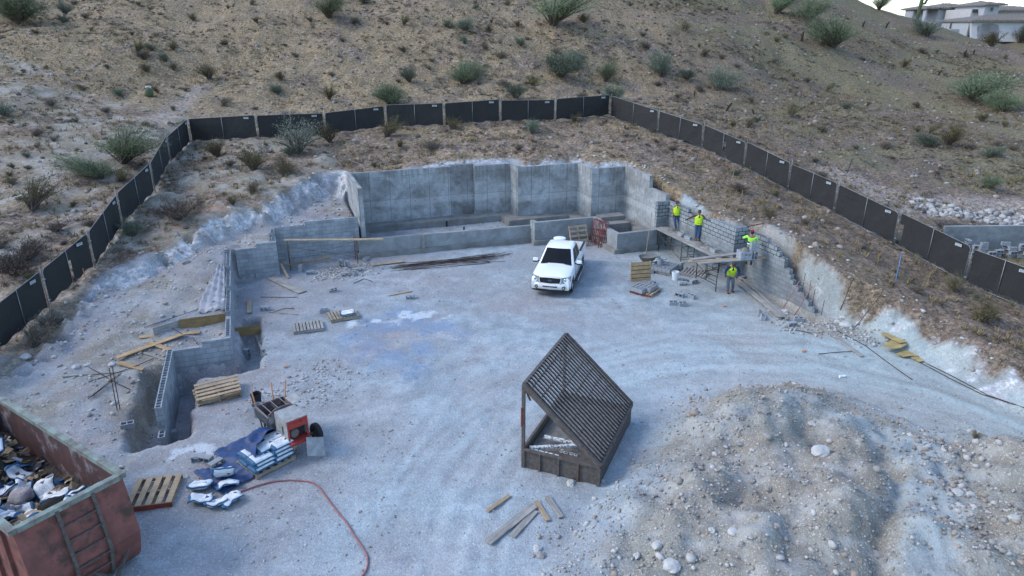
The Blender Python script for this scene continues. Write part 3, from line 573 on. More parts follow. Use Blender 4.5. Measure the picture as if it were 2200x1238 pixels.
# left stepped block wall, one thing
mb = MB()
wall_run(mb, (.4, 36.35), (1.95, 36.35), .3, 1.98, TB, 1, True); wall_run(mb, (1.95, 36.35), (4.72, 36.35), .3, 2.18, TB)
wall_run(mb, (.4, 34.93), (.4, 35.72), -.2, 1.72, TB, 1, True); wall_run(mb, (.4, 35.72), (.4, 36.55), -.2, 1.92, TB, 1, True)
wall_run(mb, (-1.55, 34.73), (-.55, 34.73), -.2, 1.52, TB); wall_run(mb, (-.55, 34.73), (.4, 34.73), -.2, 1.72, TB)
for v0, v1, z in ((34.93, 32.35, 1.5), (32.35, 30.15, 1.3), (30.15, 27.7, 1.1), (27.7, 27.3, .9), (27.3, 25.6, .92)):
    wall_run(mb, (-1.75, v1), (-1.75, v0), -.9, z, TB, 1, v0 - v1 > .6)
wall_run(mb, (-2.75, 25.4), (-1.75, 25.4), -1.1, .9, TB); wall_run(mb, (-3.75, 25.4), (-2.75, 25.4), -1.1, .7, TB)
wall_run(mb, (-3.75, 23.35), (-3.75, 25.6), -1.2, .7, TB, 1, True); wall_run(mb, (-3.75, 21.2), (-3.75, 23.35), -1.2, .7, TB, 1, True)
wall_run(mb, (-3.75, 20.75), (-3.75, 21.2), -1.2, -.1, TB, 1, True)
lw = mb.build('block_wall', [M['cmu_left'], M['block_dark']], loc=UV(-1.7, 28, 0), wall_uv=True)
tag(lw, 'pale zigzag wall of hollow blocks with open cells, stepping down on the left side of the pad', 'wall')
# right block wall
mb = MB()
wall_run(mb, (20.6, 31.95), (21.35, 31.95), -.1, 2.64, TB)
Ru = 21.35
wall_run(mb, (Ru, 26.3), (Ru, 28.1), -.1, 2.64, TB, -1); wall_run(mb, (Ru, 28.1), (Ru, 30.1), -.1, 2.44, TB, -1, True); wall_run(mb, (Ru, 30.1), (Ru, 32.15), -.1, 2.64, TB, -1)
wall_run(mb, (Ru, 26.1), (22.1, 26.1), -.1, 2.64, TB)
wall_run(mb, (22.1, 24.9), (22.1, 26.3), -.3, 2.44, TB, -1, True)
for k in range(14):
    z1 = 2.44 - .2032 * k
    v0 = 24.9 - [.2, .9, 1.1, 1.3, 1.5, 1.7, 2.0, 2.2, 2.4, 2.8, 3.1, 3.5, 3.8, 4.1][k]
    wall_run(mb, (22.1, v0), (22.1, 24.9), z1 - .2032, z1, TB, -1, False)
    if k in (3, 5, 8, 9, 10, 11, 12): wall_run(mb, (22.1, v0 - .18), (22.1, v0), z1 - .2032, z1 - .002, TB, -1, True)
rw = mb.build('block_wall', [M['cmu_right'], M['block_dark']], loc=UV(21.5, 27, 0), wall_uv=True)
tag(rw, 'grey block wall with raked, toothed end and dark upper joints behind the scaffold planks', 'wall')
rs = MB()
for (u_, v_, z) in ((22.2, 21.5, .6), (22.2, 21.8, .9), (22.2, 22.2, 1.1), (22.2, 20.9, .3)):
    p = UV(u_, v_); rs.tube([(p.x, p.y, z - .5), (p.x + .02, p.y, z + .45)], .012, 6)
rs.build('rebar_dowel', M['rebar'], rw).location = -UV(21.5, 27, 0)
# poured concrete retaining wall
mb = MB(); T = .25; Z0, Z1 = .25, 3.7
wall_run(mb, (4.85, 36.5), (4.85, 40.65), Z0 - .4, Z1, T, -1)
wall_run(mb, (4.85, 40.65), (11.1, 40.65), Z0, Z1, T, 1)
wall_run(mb, (12.6, 40.35), (14.95, 40.35), Z0, Z1, T + .3, 1)
wall_run(mb, (14.95, 39.1), (14.95, 40.35), Z0, Z1, T, -1)
wall_run(mb, (14.95, 38.97), (19.02, 38.97), Z0, Z1, T, 1)
wall_run(mb, (19.02, 37.1), (19.02, 38.97), Z0, Z1, T, -1)
wall_run(mb, (19.02, 36.92), (21.25, 36.92), Z0, Z1, T, 1)
wall_run(mb, (21.25, 34.0), (21.25, 36.92), Z0 - .3, Z1 - .0, T, -1)
wall_run(mb, (21.25, 32.16), (21.25, 34.0), Z0 - .3, Z1 - .72, T, -1)
cw = mb.build('retaining_wall', [M['concrete']], loc=UV(12, 40, 0), wall_uv=True)
tag(cw, 'tall poured concrete retaining wall with zigzag back, tie holes and form lines', 'wall')
mb = MB(); wall_run(mb, (11.1, 40.6), (12.6, 40.6), Z0, Z1 + .07, T + .1, 1); pl_ = mb.build('pilaster', [M['concrete_dark']], parent=cw, loc=UV(12, 40, 0), wall_uv=True); pl_.location = (0, 0, 0); pl_['label'] = 'darker stained pilaster section of the tall wall'
# ledge of footing along the inside
mb = MB()
def slab(pts, z0, z1): mb.prism([UV(*p)[:2] for p in pts], z0, z1)
slab([(4.9, 40.64), (11.1, 40.64), (14.94, 40.34), (14.94, 38.96), (19.01, 38.96), (19.01, 36.91), (21.24, 36.91), (21.24, 33.4), (20.5, 33.4), (20.5, 36.0), (18.1, 36.0), (18.1, 38.1), (14.05, 38.1), (14.05, 39.55), (5.6, 39.8), (5.6, 37.2), (4.9, 37.2)], .0, .62)
slab([(18.9, 34.5), (20.49, 34.5), (20.49, 35.2), (18.9, 35.2)], 0, .85); slab([(18.9, 35.21), (20.49, 35.21), (20.49, 35.99), (18.9, 35.99)], 0, 1.1)
ft = mb.build('footing', [M['footing']], parent=cw); ft.location = -UV(12, 40, 0)
ft['label'] = 'rough stepped footing ledge at the foot of the tall wall'
# low concrete stem wall in front
mb = MB()
wall_run(mb, (4.6, 35.95), (9.2, 35.72), -.1, 1.02, .24); wall_run(mb, (9.2, 35.72), (14.5, 35.42), -.1, 1.0, .24)
wall_run(mb, (14.4, 34.82), (18.3, 34.7), -.1, 1.32, .24); wall_run(mb, (14.4, 35.06), (14.4, 35.5), -.1, 1.32, .24, -1)
wall_run(mb, (18.06, 33.2), (18.06, 34.7), -.1, 1.32, .24, -1); wall_run(mb, (18.06, 32.0), (18.06, 33.2), -.1, 1.12, .24, -1)
wall_run(mb, (18.06, 31.76), (20.6, 31.76), -.1, 1.12, .24)
sw = mb.build('stem_wall', [M['concrete_low']], loc=UV(12, 35.4, 0), wall_uv=True)
tag(sw, 'low concrete stem wall running behind the white pickup', 'wall')
mb = MB()
wall_run(mb, (4.5, 35.8), (14.45, 35.25), -.1, .26, .45); wall_run(mb, (14.3, 34.65), (18.0, 34.52), -.1, .27, .45); wall_run(mb, (17.9, 31.6), (20.6, 31.58), -.1, .25, .5); wall_run(mb, (17.85, 31.6), (17.85, 34.5), -.1, .26, .4, -1)
t_ = mb.build('footing', [M['footing']], parent=sw, wall_uv=False); t_.location = -UV(12, 35.4, 0)
mb = MB(); p = UV(8.1, 35.7); mb.box((p.x, p.y, .55), (.14, .1, .9), Matrix.Rotation(PSI, 3, 'Z')); q_ = mb.build('form_cleat', M['wood_grey'], parent=sw); q_.location = -UV(12, 35.4, 0)

# ------------------------------------------------------------------ temporary fence
m, n, b = _new('windscreen_mesh'); tc = n.nodes.new('ShaderNodeTexCoord')
mp = n.nodes.new('ShaderNodeMapping'); n.links.new(tc.outputs['Object'], mp.inputs[0]); mp.inputs['Rotation'].default_value = (0, R(45), 0)
sp = n.nodes.new('ShaderNodeSeparateXYZ'); n.links.new(mp.outputs[0], sp.inputs[0])
def ln(s_): return mth(n, 'LESS_THAN', mth(n, 'FRACT', mth(n, 'DIVIDE', s_, .075)), .1)
k = mth(n, 'MAXIMUM', ln(sp.outputs[0]), ln(sp.outputs[2])); c = ramp(n, noise(n, tc.outputs['Object'], 1.2, 4), [(.3, (.006, .0065, .007)), (.7, (.014, .014, .015))])
n.links.new(mixc(n, k, c, (.035, .04, .04)), b.inputs['Base Color']); b.inputs['Roughness'].default_value = .8
bump(n, b, noise(n, tc.outputs['Object'], 2.2, 3), .5, .1)
M['mesh_black'] = m
M['sign'] = mat('sign_white', (.42, .46, .48), (.34, .37, .39), 5, .6)
M['sign_ink'] = mat('sign_ink', (.16, .2, .24), None, 5, .7)
FH = 1.66
fp = [W(*f) for f in FENCE]
# resample the run into equal panels between corners
corners = [0, 8, 16, len(fp) - 1]
def run_pts(pts, L_):
    acc = [0]
    for a, b2 in zip(pts[:-1], pts[1:]): acc.append(acc[-1] + math.hypot(b2.x - a.x, b2.y - a.y))
    n_ = round(acc[-1] / L_); out = []
    for i in range(n_ + 1):
        t = acc[-1] * i / n_; k = max(j for j in range(len(acc)) if acc[j] <= t + 1e-6); k = min(k, len(pts) - 2)
        f = (t - acc[k]) / (acc[k + 1] - acc[k]); out.append((pts[k].x + (pts[k + 1].x - pts[k].x) * f, pts[k].y + (pts[k + 1].y - pts[k].y) * f))
    return out
SIDES = {0: 'left run', 1: 'back run', 2: 'right run'}
EXTRA = {}
fpart = 0
for ci in range(3):
    if ci == 0:
        seg = fp[0:9]
        rp = [(p.x, p.y) for p in seg]
    elif ci == 1:
        rp = [(fp[i].x, fp[i].y) for i in range(8, 17)]
        rp = [rp[0], rp[1], rp[2], rp[4], rp[5], rp[6], rp[7], rp[8]]; rp[2] = ((fp[10].x + 0), fp[10].y); rp[3] = (fp[12].x, fp[12].y)
    else: rp = [(fp[i].x, fp[i].y) for i in range(16, 26)]
    for i in range(len(rp) - 1):
        (x0, y0), (x1, y1) = rp[i], rp[i + 1]
        L_ = math.hypot(x1 - x0, y1 - y0); ux, uy = (x1 - x0) / L_, (y1 - y0) / L_
        x0 += ux * .05; y0 += uy * .05; L_ -= .1
        za, zb = hz(x0, y0), hz(x0 + ux * L_, y0 + uy * L_); zm = hz(x0 + ux * L_ / 2, y0 + uy * L_ / 2)
        za -= .04; zb -= .04
        if zm > (za + zb) / 2 + .1: za += .06; zb += .06
        num = i
        where = {0: ('steep left run', 'from the near left edge'), 1: ('back run', 'from the left corner'), 2: ('right run', 'from the back corner')}[ci]
        ordn = ['first', 'second', 'third', 'fourth', 'fifth', 'sixth', 'seventh', 'eighth', 'ninth', 'tenth'][i]
        root = thing('fence_panel', f'black screened fence panel, {ordn} of the {where[0]} counted {where[1]}', 'fence', (x0, y0, za), math.atan2(uy, ux), 'temporary fence panels round the site')
        dz = zb - za
        def Z(t, h): return dz * t / L_ + h
        fr = MB(); r_ = .014; top = FH
        fr.tube([(r_, 0, .0), (r_, 0, top - .12), (.1, 0, Z(.1, top - .015)), (.22, 0, Z(.2, top)), (L_ - .22, 0, Z(L_ - .2, top)), (L_ - .1, 0, Z(L_ - .1, top - .015)), (L_ - r_, 0, Z(L_, top - .12)), (L_ - r_, 0, Z(L_, 0))], r_, 6)
        fr.tube([(r_, 0, .08), (L_ - r_, 0, Z(L_, .08))], r_, 6)
        fr.build('frame', M['galv'], root, smooth=True)
        mr = MB(); mr.tube([(L_ / 2, 0, Z(L_ / 2, .08)), (L_ / 2, 0, Z(L_ / 2, top))], .016, 6); mr.build('mid_rail', M['galv'], root, smooth=True)
        # screen: slightly billowed sheet with a thickness, hanging short of the bottom rail
        sc = MB(); nu, nv = 16, 6; gap = .14 if (ci + i) % 3 else .2
        def sp_(i2, j2, s_):
            t = .05 + (L_ - .1) * i2 / nu; h0 = gap + .05 * math.sin(i2 * 1.3 + i); h = h0 + (top - .03 - h0) * j2 / nv
            return (t, s_ * .006 + .035 + .02 * math.sin(i2 * .9 + i) * math.sin(math.pi * j2 / nv), Z(t, h))
        for s_ in (-1, 1):
            vs = [sp_(a, c2, s_) for c2 in range(nv + 1) for a in range(nu + 1)]; fs = [(c2 * (nu + 1) + a, c2 * (nu + 1) + a + 1, (c2 + 1) * (nu + 1) + a + 1, (c2 + 1) * (nu + 1) + a) for c2 in range(nv) for a in range(nu)]
            if (ci == 2 and i in (2, 6)) or (ci == 0 and i == 3):      # a torn slit at the middle rail
                k0 = nu // 2 if i == 2 or ci == 0 else 0
                fs = [f for q2, f in enumerate(fs) if not (q2 % nu == k0 and q2 // nu < 4)]
            sc.add(vs, fs)
        sc.build('screen', M['mesh_black'], root)
        if not (ci == 0 and i < 1):
            sg = MB(); sx = L_ - .62; sg.box((sx, -.03, Z(sx, top - .17)), (.34, .012, .12), mi=0)
            for q2 in range(4): sg.box((sx - .105 + q2 * .07, -.038, Z(sx, top - .15)), (.045, .004, .045), mi=1)
            sg.box((sx, -.038, Z(sx, top - .21)), (.24, .004, .014), mi=1)
            sg.build('sign', [M['sign'], M['sign_ink']], root)
        # bracing stake driven behind the joint
        pk = MB(); pk.tube([(-.05, .03, -.2), (-.05 + .02, .05, FH + .16 + .08 * ((i * 7) % 3))], .015, 6); pk.build('post', M['galv'], root, smooth=True)
        for h in (.35, 1.25):
            cl = MB(); cl.box((-.01, 0, h), (.12, .07, .05)); cl.build('clamp', M['galv'], root)
# ------------------------------------------------------------------ vegetation
def leaf_mat(name, c1, c2):
    m, n, b = _new(name); g = n.nodes.new('ShaderNodeObjectInfo'); tc = n.nodes.new('ShaderNodeTexCoord')
    f = noise(n, tc.outputs['Object'], 2.2, 3); c = ramp(n, f, [(.35, c2), (.65, c1)])
    h = n.nodes.new('ShaderNodeHueSaturation'); n.links.new(c, h.inputs['Color']); n.links.new(mth(n, 'ADD', mth(n, 'MULTIPLY', g.outputs['Random'], .5), .75), h.inputs['Value']); n.links.new(mth(n, 'ADD', mth(n, 'MULTIPLY', g.outputs['Random'], .04), .48), h.inputs['Hue'])
    n.links.new(h.outputs[0], b.inputs['Base Color']); b.inputs['Roughness'].default_value = .9; b.inputs['Specular IOR Level'].default_value = .1; return m
LM = {'green': leaf_mat('palo_verde_leaf', (.2, .25, .15), (.11, .145, .085)), 'sage': leaf_mat('sage_leaf', (.16, .205, .15), (.09, .115, .085)), 'olive': leaf_mat('creosote_leaf', (.17, .15, .075), (.09, .08, .042)),
      'brown': leaf_mat('dry_brush', (.2, .165, .13), (.1, .085, .07)), 'straw': leaf_mat('straw', (.3, .25, .13), (.18, .145, .075)), 'yellow': leaf_mat('yellow_flower', (.5, .46, .08), (.3, .3, .06)), 'pale': leaf_mat('pale_twig', (.25, .29, .22), (.15, .17, .14))}
BARK = mat('shrub_bark', (.12, .1, .085), (.06, .05, .045), 8, .95)
def shrub_mesh(seed, w_, h_, nb, nl, ls, droop=0.0, upward=.7, thin=.35, lean=(0, 0)):
    """twiggy crown: branches fan out from the base, leaf slivers cluster along the outer half of each"""
    rn = random.Random(seed); st = MB(); lf = MB(); nb = int(nb * (.6 + .5 * rn.random())); lean = (rn.gauss(0, .3), rn.gauss(0, .3)); sqx = .75 + .5 * rn.random(); h_ = h_ * (.75 + .45 * rn.random())
    for i in range(nb):
        a = rn.random() * 2 * math.pi; el = upward * (0.35 + .65 * rn.random()); L_ = (.45 + .75 * rn.random() ** .6)
        d = Vector((math.cos(a) * math.cos(el * 1.45) * w_ / 2, math.sin(a) * math.cos(el * 1.45) * w_ / 2, math.sin(el * 1.45) * h_)) * L_; d.x *= sqx
        d += Vector((lean[0], lean[1], 0)) * d.z
        p0 = Vector((rn.gauss(0, .04), rn.gauss(0, .04), -.03)); p1 = p0 + d * .5 + Vector((0, 0, .08 * h_)); p2 = p0 + d - Vector((0, 0, droop * d.length * .3))
        st.tube([p0, p1, p2], [.022 * w_ ** .5, .014 * w_ ** .5, .004], 4, cap=False)
        for k in range(nl):
            t = .35 + .7 * rn.random() ** .8; q = p0 + (p1 - p0) * min(1, t * 2) if t < .5 else p1 + (p2 - p1) * min(1.1, (t - .5) * 2)
            q = q + Vector((rn.gauss(0, .06 * w_), rn.gauss(0, .06 * w_), rn.gauss(0, .06 * h_)))
            if q.z < .01: q.z = .01 + rn.random() * .05
            dr = (d.normalized() + Vector((rn.gauss(0, .6), rn.gauss(0, .6), rn.gauss(0, .6)))).normalized(); sd = dr.orthogonal().normalized(); sd = Quaternion(dr, rn.random() * 6) @ sd
            l = ls * (.6 + .9 * rn.random()); w2 = l * thin
            lf.add([q - dr * l - sd * w2 * .3, q + sd * w2, q + dr * l, q - sd * w2], [(0, 1, 2, 3)])
    return st, lf
def make_shrub(name, label, cat, kind, seed, w_, h_, nb, nl, ls, group, **k):
    st, lf = shrub_mesh(seed, w_, h_, nb, nl, ls, **k)
    r = thing(name, label, cat, (0, 0, 0), 0, group)
    lf.build('foliage', LM[kind], r); st.build('stem', BARK, r); return r
PROTO = {}
def proto(kind, i):
    key = (kind, i)
    if key in PROTO: return None, PROTO[key]
    A_ = dict(green=('desert_tree_shrub', 2.6, 1.7, 70, 190, .04, dict(upward=.9, thin=.2)), sage=('desert_shrub', 1.9, 1.1, 50, 120, .034, dict(upward=.85, thin=.22)), olive=('creosote_bush', 1.5, .95, 36, 90, .03, dict(upward=.9, thin=.25)),
              brown=('dry_bush', 1.3, .65, 44, 55, .04, dict(upward=.85, thin=.14)), straw=('grass_clump', .9, .45, 46, 6, .11, dict(upward=.9, thin=.09)), pale=('wispy_tree', 3.0, 1.9, 60, 60, .05, dict(upward=.85, thin=.16, droop=.15)), yellow=('flowering_tree', 3.5, 3.0, 60, 60, .09, dict(upward=.95, thin=.4)))[kind]
    r = make_shrub(A_[0], '', '', kind, hash(key[1]) + len(kind) * 31, *A_[1:6], None, **A_[6]); PROTO[key] = r; return r, r
def plant(kind, i, p, s, label, group, cat='shrub', rz=None):
    fresh, r = proto(kind, i)
    rz = random.random() * 6.28 if rz is None else rz
    if fresh is not None:
        r.location = p; r.rotation_euler = (0, 0, rz); r.scale = (s,) * 3; tag(r, label, cat, group)
        if not group and 'group' in r: del r['group']
        return r
    r2 = dup(r, p, (0, 0, rz), label, group, s, cat)
    if not group and 'group' in r2: del r2['group']
    return r2
BASEW = dict(green=2.6, sage=1.9, olive=1.5, brown=1.3, straw=.9, pale=3.0, yellow=3.5)
def pw(p): # metres per pixel at a world point
    zc = p.y * _c + (CAM_H - p.z) * _s; return zc / FPX
NAMED = [
 ('green', 705, 38, 85, 'rounded green bush at the top edge, left of centre'),
 ('green', 995, 180, 95, 'tall pale green tree-like bush behind the middle of the back fence'),
 ('green', 838, 225, 95, 'green bush rising just behind the back fence, left of its middle'),
 ('sage', 1108, 212, 75, 'round green bush touching the back fence near its middle'),
 ('sage', 1205, 165, 110, 'wide grey-green bush with bare lower twigs above the back fence'),
 ('green', 1185, 55, 130, 'large green tree-like bush at the top edge, right of centre'),
 ('sage', 1422, 165, 75, 'blue-green bush above the bend of the fence, left of a similar lower one'),
 ('sage', 1545, 195, 82, 'blue-green bush with a dark base beyond the first right-hand fence panels'),
 ('green', 1665, 30, 75, 'green bush near the top edge, lower left of the ridge'), ('green', 1735, 48, 80, 'green bush beside the dark dead stump on the right slope'),
 ('green', 1792, 103, 105, 'broad low green bush in the middle of the right slope'),
 ('green', 2090, 215, 150, 'widest bright green spreading bush below the cactus trunk on the right slope'), ('green', 2150, 240, 90, 'lower end bush of the bright green thicket at the right edge'),
 ('sage', 1990, 78, 80, 'green bush at the foot of the tall cactus by the house'), ('green', 2030, 60, 55, 'yellow-green bush between the cactus and the house'), ('green', 1888, 22, 45, 'small tree standing out against the sky on the ridge'),
 ('sage', 2190, 92, 60, 'green bush in front of the garage wall'), ('olive', 2130, 100, 55, 'dark bush by the arched opening of the garage'),
 ('pale', 640, 330, 150, 'wispy pale green shrub sprawling in front of the back fence'),
 ('green', 265, 350, 165, 'broad hazy green tree-like bush outside the steep left fence'), ('green', 215, 385, 110, 'lower green bush next to the broad one outside the left fence'),
 ('brown', 385, 470, 110, 'dark dry brush patch inside the left fence above the white rock'), ('olive', 545, 365, 80, 'olive brown bush inside the back fence left of the stake'), ('olive', 610, 380, 60, 'olive bush just left of the orange survey stake'), ('olive', 468, 335, 65, 'brown-green bush under the first back fence panel'),
 ('olive', 710, 305, 60, 'dark olive bush at the foot of the second back fence panel'), ('olive', 540, 415, 40, 'small round olive bush alone above the cut rock'), ('olive', 500, 440, 35, 'tiny dark bush near the edge of the cut rock'),
 ('brown', 75, 745, 90, 'dark tangled bush inside the near left fence panel'), ('brown', 110, 705, 70, 'dark bush just above the tangled one inside the left fence'),
 ('olive', 70, 450, 95, 'spread olive bush on the bare slope at the left edge'), ('brown', 120, 497, 55, 'brown bush beside the trail outside the left fence'), ('brown', 30, 590, 110, 'dark bush clump close outside the near left fence'), ('brown', 50, 560, 90, 'dark bush behind the clump outside the near left fence'), ('brown', 205, 490, 50, 'small brown bush at the foot of the left fence outside'),
 ('olive', 450, 170, 50, 'dark olive bush alone on the left slope'), ('brown', 1590, 412, 50, 'straw-coloured bush by the short wooden stake above the block wall'), ('olive', 2110, 690, 80, 'green-brown bush inside the right fence, near the right edge'),
 ('brown', 930, 325, 45, 'brown bush above the concrete wall, left of centre'), ('olive', 970, 278, 45, 'olive bush at the foot of the middle back fence panel'), ('olive', 830, 295, 60, 'flat green-brown bush under the third back fence panel'),
 ('olive', 2095, 945, 30, 'small tuft of green on the edge of the dirt road by the rock pile'), ('green', 2125, 405, 48, 'pale green bush on the gravel berm beyond the right fence'), ('olive', 2040, 310, 60, 'green-brown bush beyond the right fence'), ('sage', 1995, 315, 60, 'grey-green bush beyond the right fence'),
 ('yellow', 2062, 62, 36, 'bright yellow flowering tree in front of the house wall'), ('yellow', 2140, 62, 26, 'yellow-green tree seen through the arch of the garage'),
 ('green', 40, 50, 150, 'hazy pale green tree at the top left corner'), ('sage', 10, 250, 70, 'grey-green bush at the left edge of the slope'), ('green', 1300, 175, 60, 'pale green bush above the end of the back fence'), ('sage', 1320, 215, 55, 'low green bush right behind the corner of the fence'), ('sage', 1240, 150, 60, 'sage bush leaning on the wide grey-green one'),
]
for i, (kd, px, py, wpx, lab) in enumerate(NAMED):
    p = G(px, py); s = wpx * pw(p) / BASEW[kd] * 1.05
    o = plant(kd, i % 5, p, s, lab, None, 'tree' if kd in ('yellow', 'pale') or 'tree' in lab.split(' ')[0:2] else 'shrub')
    if wpx >= 85 and kd == 'green': o.scale = (s * 1.1, s * .9, s * (.62 if py > 150 and wpx > 100 else .8))
rn = random.Random(11); cnt = 0; used = [(a[1], a[2]) for a in NAMED]
GL = {'brown': ('low grey-brown dry bush scattered on the desert slope', 'dry bushes on the slope'), 'olive': ('small olive-brown bush scattered on the desert slope', 'olive bushes on the slope'), 'sage': ('small grey-green bush scattered on the desert slope', 'grey-green bushes on the slope')}
cells = {}
while cnt < 215:
    py = 5 + (rn.random() ** 1.15) * 640; px = rn.random() * 2200
    p = G(px, py)
    db = sdist(BANK, np.array([p.x]), np.array([p.y]))[0]
    if db < 1.3 or p.y > 112: continue
    if any(abs(px - a) < 16 and abs(py - b2) < 10 for a, b2 in used): continue
    if 1780 < px and 380 < py < 600 and sdist(BANK, np.array([p.x]), np.array([p.y]))[0] > 4: continue
    used.append((px, py)); kd = rn.choice(['brown', 'brown', 'olive', 'olive', 'brown', 'sage']); s = (.45 + .85 * rn.random() ** 1.5) * (1 if p.y > 50 else .6)
    cells.setdefault((kd, min(7, int(px // 275)), 0 if py < 90 else 1 if py < 210 else 2 if py < 380 else 3), []).append((px, plant(kd, rn.randrange(5), p, s, GL[kd][0], GL[kd][1]))); cnt += 1
CW = ['at the far left', 'on the left', 'left of the middle', 'just left of the middle', 'just right of the middle', 'right of the middle', 'on the right', 'at the far right']
RW_ = ['along the top of the slope', 'on the upper slope', 'level with the fence', 'low beside the fences']
OW = ['first', 'second', 'third', 'fourth', 'fifth', 'sixth', 'seventh', 'eighth', 'ninth', 'tenth', 'eleventh', 'twelfth', 'thirteenth', 'fourteenth']
KW = {'brown': 'grey-brown dry bush', 'olive': 'olive-brown bush', 'sage': 'grey-green bush'}
for (kd, cx, cy), lst in cells.items():
    lst.sort(key=lambda a: a[0])
    for i, (_, o) in enumerate(lst): o['label'] = (OW[min(i, 13)] + ' ' if len(lst) > 1 else 'lone ') + KW[kd] + ' ' + RW_[cy] + ' ' + CW[cx]
# dry grass tufts: nobody could count them
def scatter(n_, ok, seed, xr, yr):
    r_ = np.random.RandomState(seed); X = r_.uniform(*xr, n_); Y = r_.uniform(*yr, n_)
    return X, Y
gr = MB(); X, Y = scatter(26000, None, 3, (-66, 70), (14, 104))
db = sdist(BANK, X, Y); Zs = height(X, Y); dens = fbm(X * .16, Y * .16, 3, 99) + .35 * (np.abs(X) > 0)
rn = random.Random(5); V4 = []; F4 = []
for x, y, z, d_, e_ in zip(X, Y, Zs, db, dens):
    if d_ < .9 or e_ < .2 + .25 * rn.random() or abs(x) > y * .8 + 6: continue
    if z > CAM_H + y * .06: continue
    h = .14 + .22 * rn.random()
    for k in range(6 if y > 45 else 9):
        a = rn.random() * 6.28; r0 = rn.random() * .12; r1 = r0 + .06 + rn.random() * .18; wd = .012 + .012 * rn.random() + y * .00018; ca, sa = math.cos(a), math.sin(a); hh = h * (.6 + .6 * rn.random()); b0 = len(V4)
        V4 += [(x + ca * r0 - sa * wd, y + sa * r0 + ca * wd, z - .02), (x + ca * r0 + sa * wd, y + sa * r0 - ca * wd, z - .02), (x + ca * r1, y + sa * r1, z + hh)]; F4.append((b0, b0 + 1, b0 + 2))
gr.v = V4; gr.f = F4; gr.uv = [None] * len(F4); gr.m = [0] * len(F4)
print('grass', len(F4))
o = gr.build('dry_grass', LM['straw']); tag(o, 'dry straw-coloured grass tufts growing over the desert slopes', 'grass', kind='stuff')
# low twiggy scrub, too small and close to count
X, Y = scatter(16000, None, 9, (-66, 72), (14, 104)); db = sdist(BANK, X, Y); Zs = height(X, Y); dens = fbm(X * .2, Y * .2, 3, 199)
V4 = []; F4 = []
for x, y, z, d_, e_ in zip(X, Y, Zs, db, dens):
    if d_ < .8 or e_ < -.12 + .3 * rn.random() or abs(x) > y * .8 + 6: continue
    r0 = .15 + .4 * rn.random() ** 2; nn2 = int(22 + 60 * r0)
    for k in range(nn2):
        a = rn.random() * 6.28; q = r0 * math.sqrt(rn.random()); h = r0 * .75 * rn.random() * (1.1 - q / r0); cx, cy, cz = x + q * math.cos(a), y + q * math.sin(a), z + h; l = .03 + .035 * rn.random() + y * .0003; b0 = len(V4)
        dx, dy, dz = rn.gauss(0, 1) * l, rn.gauss(0, 1) * l, rn.gauss(.3, .8) * l
        V4 += [(cx - dx, cy - dy, cz - dz), (cx + dy * .4, cy - dx * .4, cz + .01), (cx + dx, cy + dy, cz + dz)]; F4.append((b0, b0 + 1, b0 + 2))
sc = MB(); sc.v = V4; sc.f = F4; sc.uv = [None] * len(F4); nf = len(F4); hue = [0] * nf
sc.m = [(i // 40) % 3 for i in range(nf)]
o = sc.build('low_scrub', [LM['brown'], LM['olive'], LM['brown']]); tag(o, 'low twiggy scrub covering the desert soil outside the pad', 'scrub', kind='stuff')
# stones
def stone_field(name, label, m_, spots, seed, sub=1, mats=None):
    """spots: list of (x, y, r); one mesh of faceted stones"""
    rn = random.Random(seed); V_, F_ = ICO[sub]; V_ = np.array(V_); nv = len(V_); F_ = np.array(F_)
    n_ = len(spots); S = np.array(spots); Z = height(S[:, 0], S[:, 1]); rs = np.random.RandomState(seed)
    sc = rs.uniform(.6, 1.3, (n_, 3)) * np.array([1, 1, .72]); ang = rs.uniform(0, 6.28, n_); jit = 1 + rs.uniform(-.28, .28, (n_, nv))
    Pv = V_[None] * sc[:, None] * S[:, 2][:, None, None] * jit[..., None]; ca, sa = np.cos(ang)[:, None], np.sin(ang)[:, None]
    x = Pv[..., 0] * ca - Pv[..., 1] * sa + S[:, 0][:, None]; y = Pv[..., 0] * sa + Pv[..., 1] * ca + S[:, 1][:, None]; z = Pv[..., 2] + (Z + S[:, 2] * .2)[:, None]
    co = np.stack([x, y, z], -1).reshape(-1, 3); f = (F_[None] + (np.arange(n_) * nv)[:, None, None]).reshape(-1, 3)
    me = bpy.data.meshes.new(name); me.vertices.add(len(co)); me.vertices.foreach_set('co', co.ravel().astype(np.float32)); me.loops.add(f.size); me.loops.foreach_set('vertex_index', f.ravel().astype(np.int32))
    me.polygons.add(len(f)); me.polygons.foreach_set('loop_start', np.arange(0, f.size, 3, dtype=np.int32)); me.polygons.foreach_set('loop_total', np.full(len(f), 3, np.int32))
    mi = rs.randint(0, len(m_), n_); 
    for q_ in m_: me.materials.append(q_)
    me.polygons.foreach_set('material_index', np.repeat(mi, len(F_)).astype(np.int32)); me.update(calc_edges=True)
    o = bpy.data.objects.new(name, me); COL.objects.link(o); tag(o, label, 'stones', kind='stuff'); return o
SM = [mat('stone_pale', (.46, .45, .43), (.34, .33, .31), 6, .9, bmp=.4), mat('stone_grey', (.3, .29, .275), (.21, .2, .19), 6, .9, bmp=.4), mat('stone_tan', (.34, .29, .24), (.24, .2, .165), 6, .9, bmp=.4)]
SW = [mat('stone_white', (.47, .47, .45), (.35, .35, .34), 5, .9, bmp=.4)]
SD = [mat('stone_dark', (.12, .1, .095), (.07, .06, .06), 6, .9, bmp=.4), mat('stone_brown', (.2, .165, .145), (.12, .1, .09), 6, .9, bmp=.4), SM[1], SM[2]]
rs = np.random.RandomState(17)
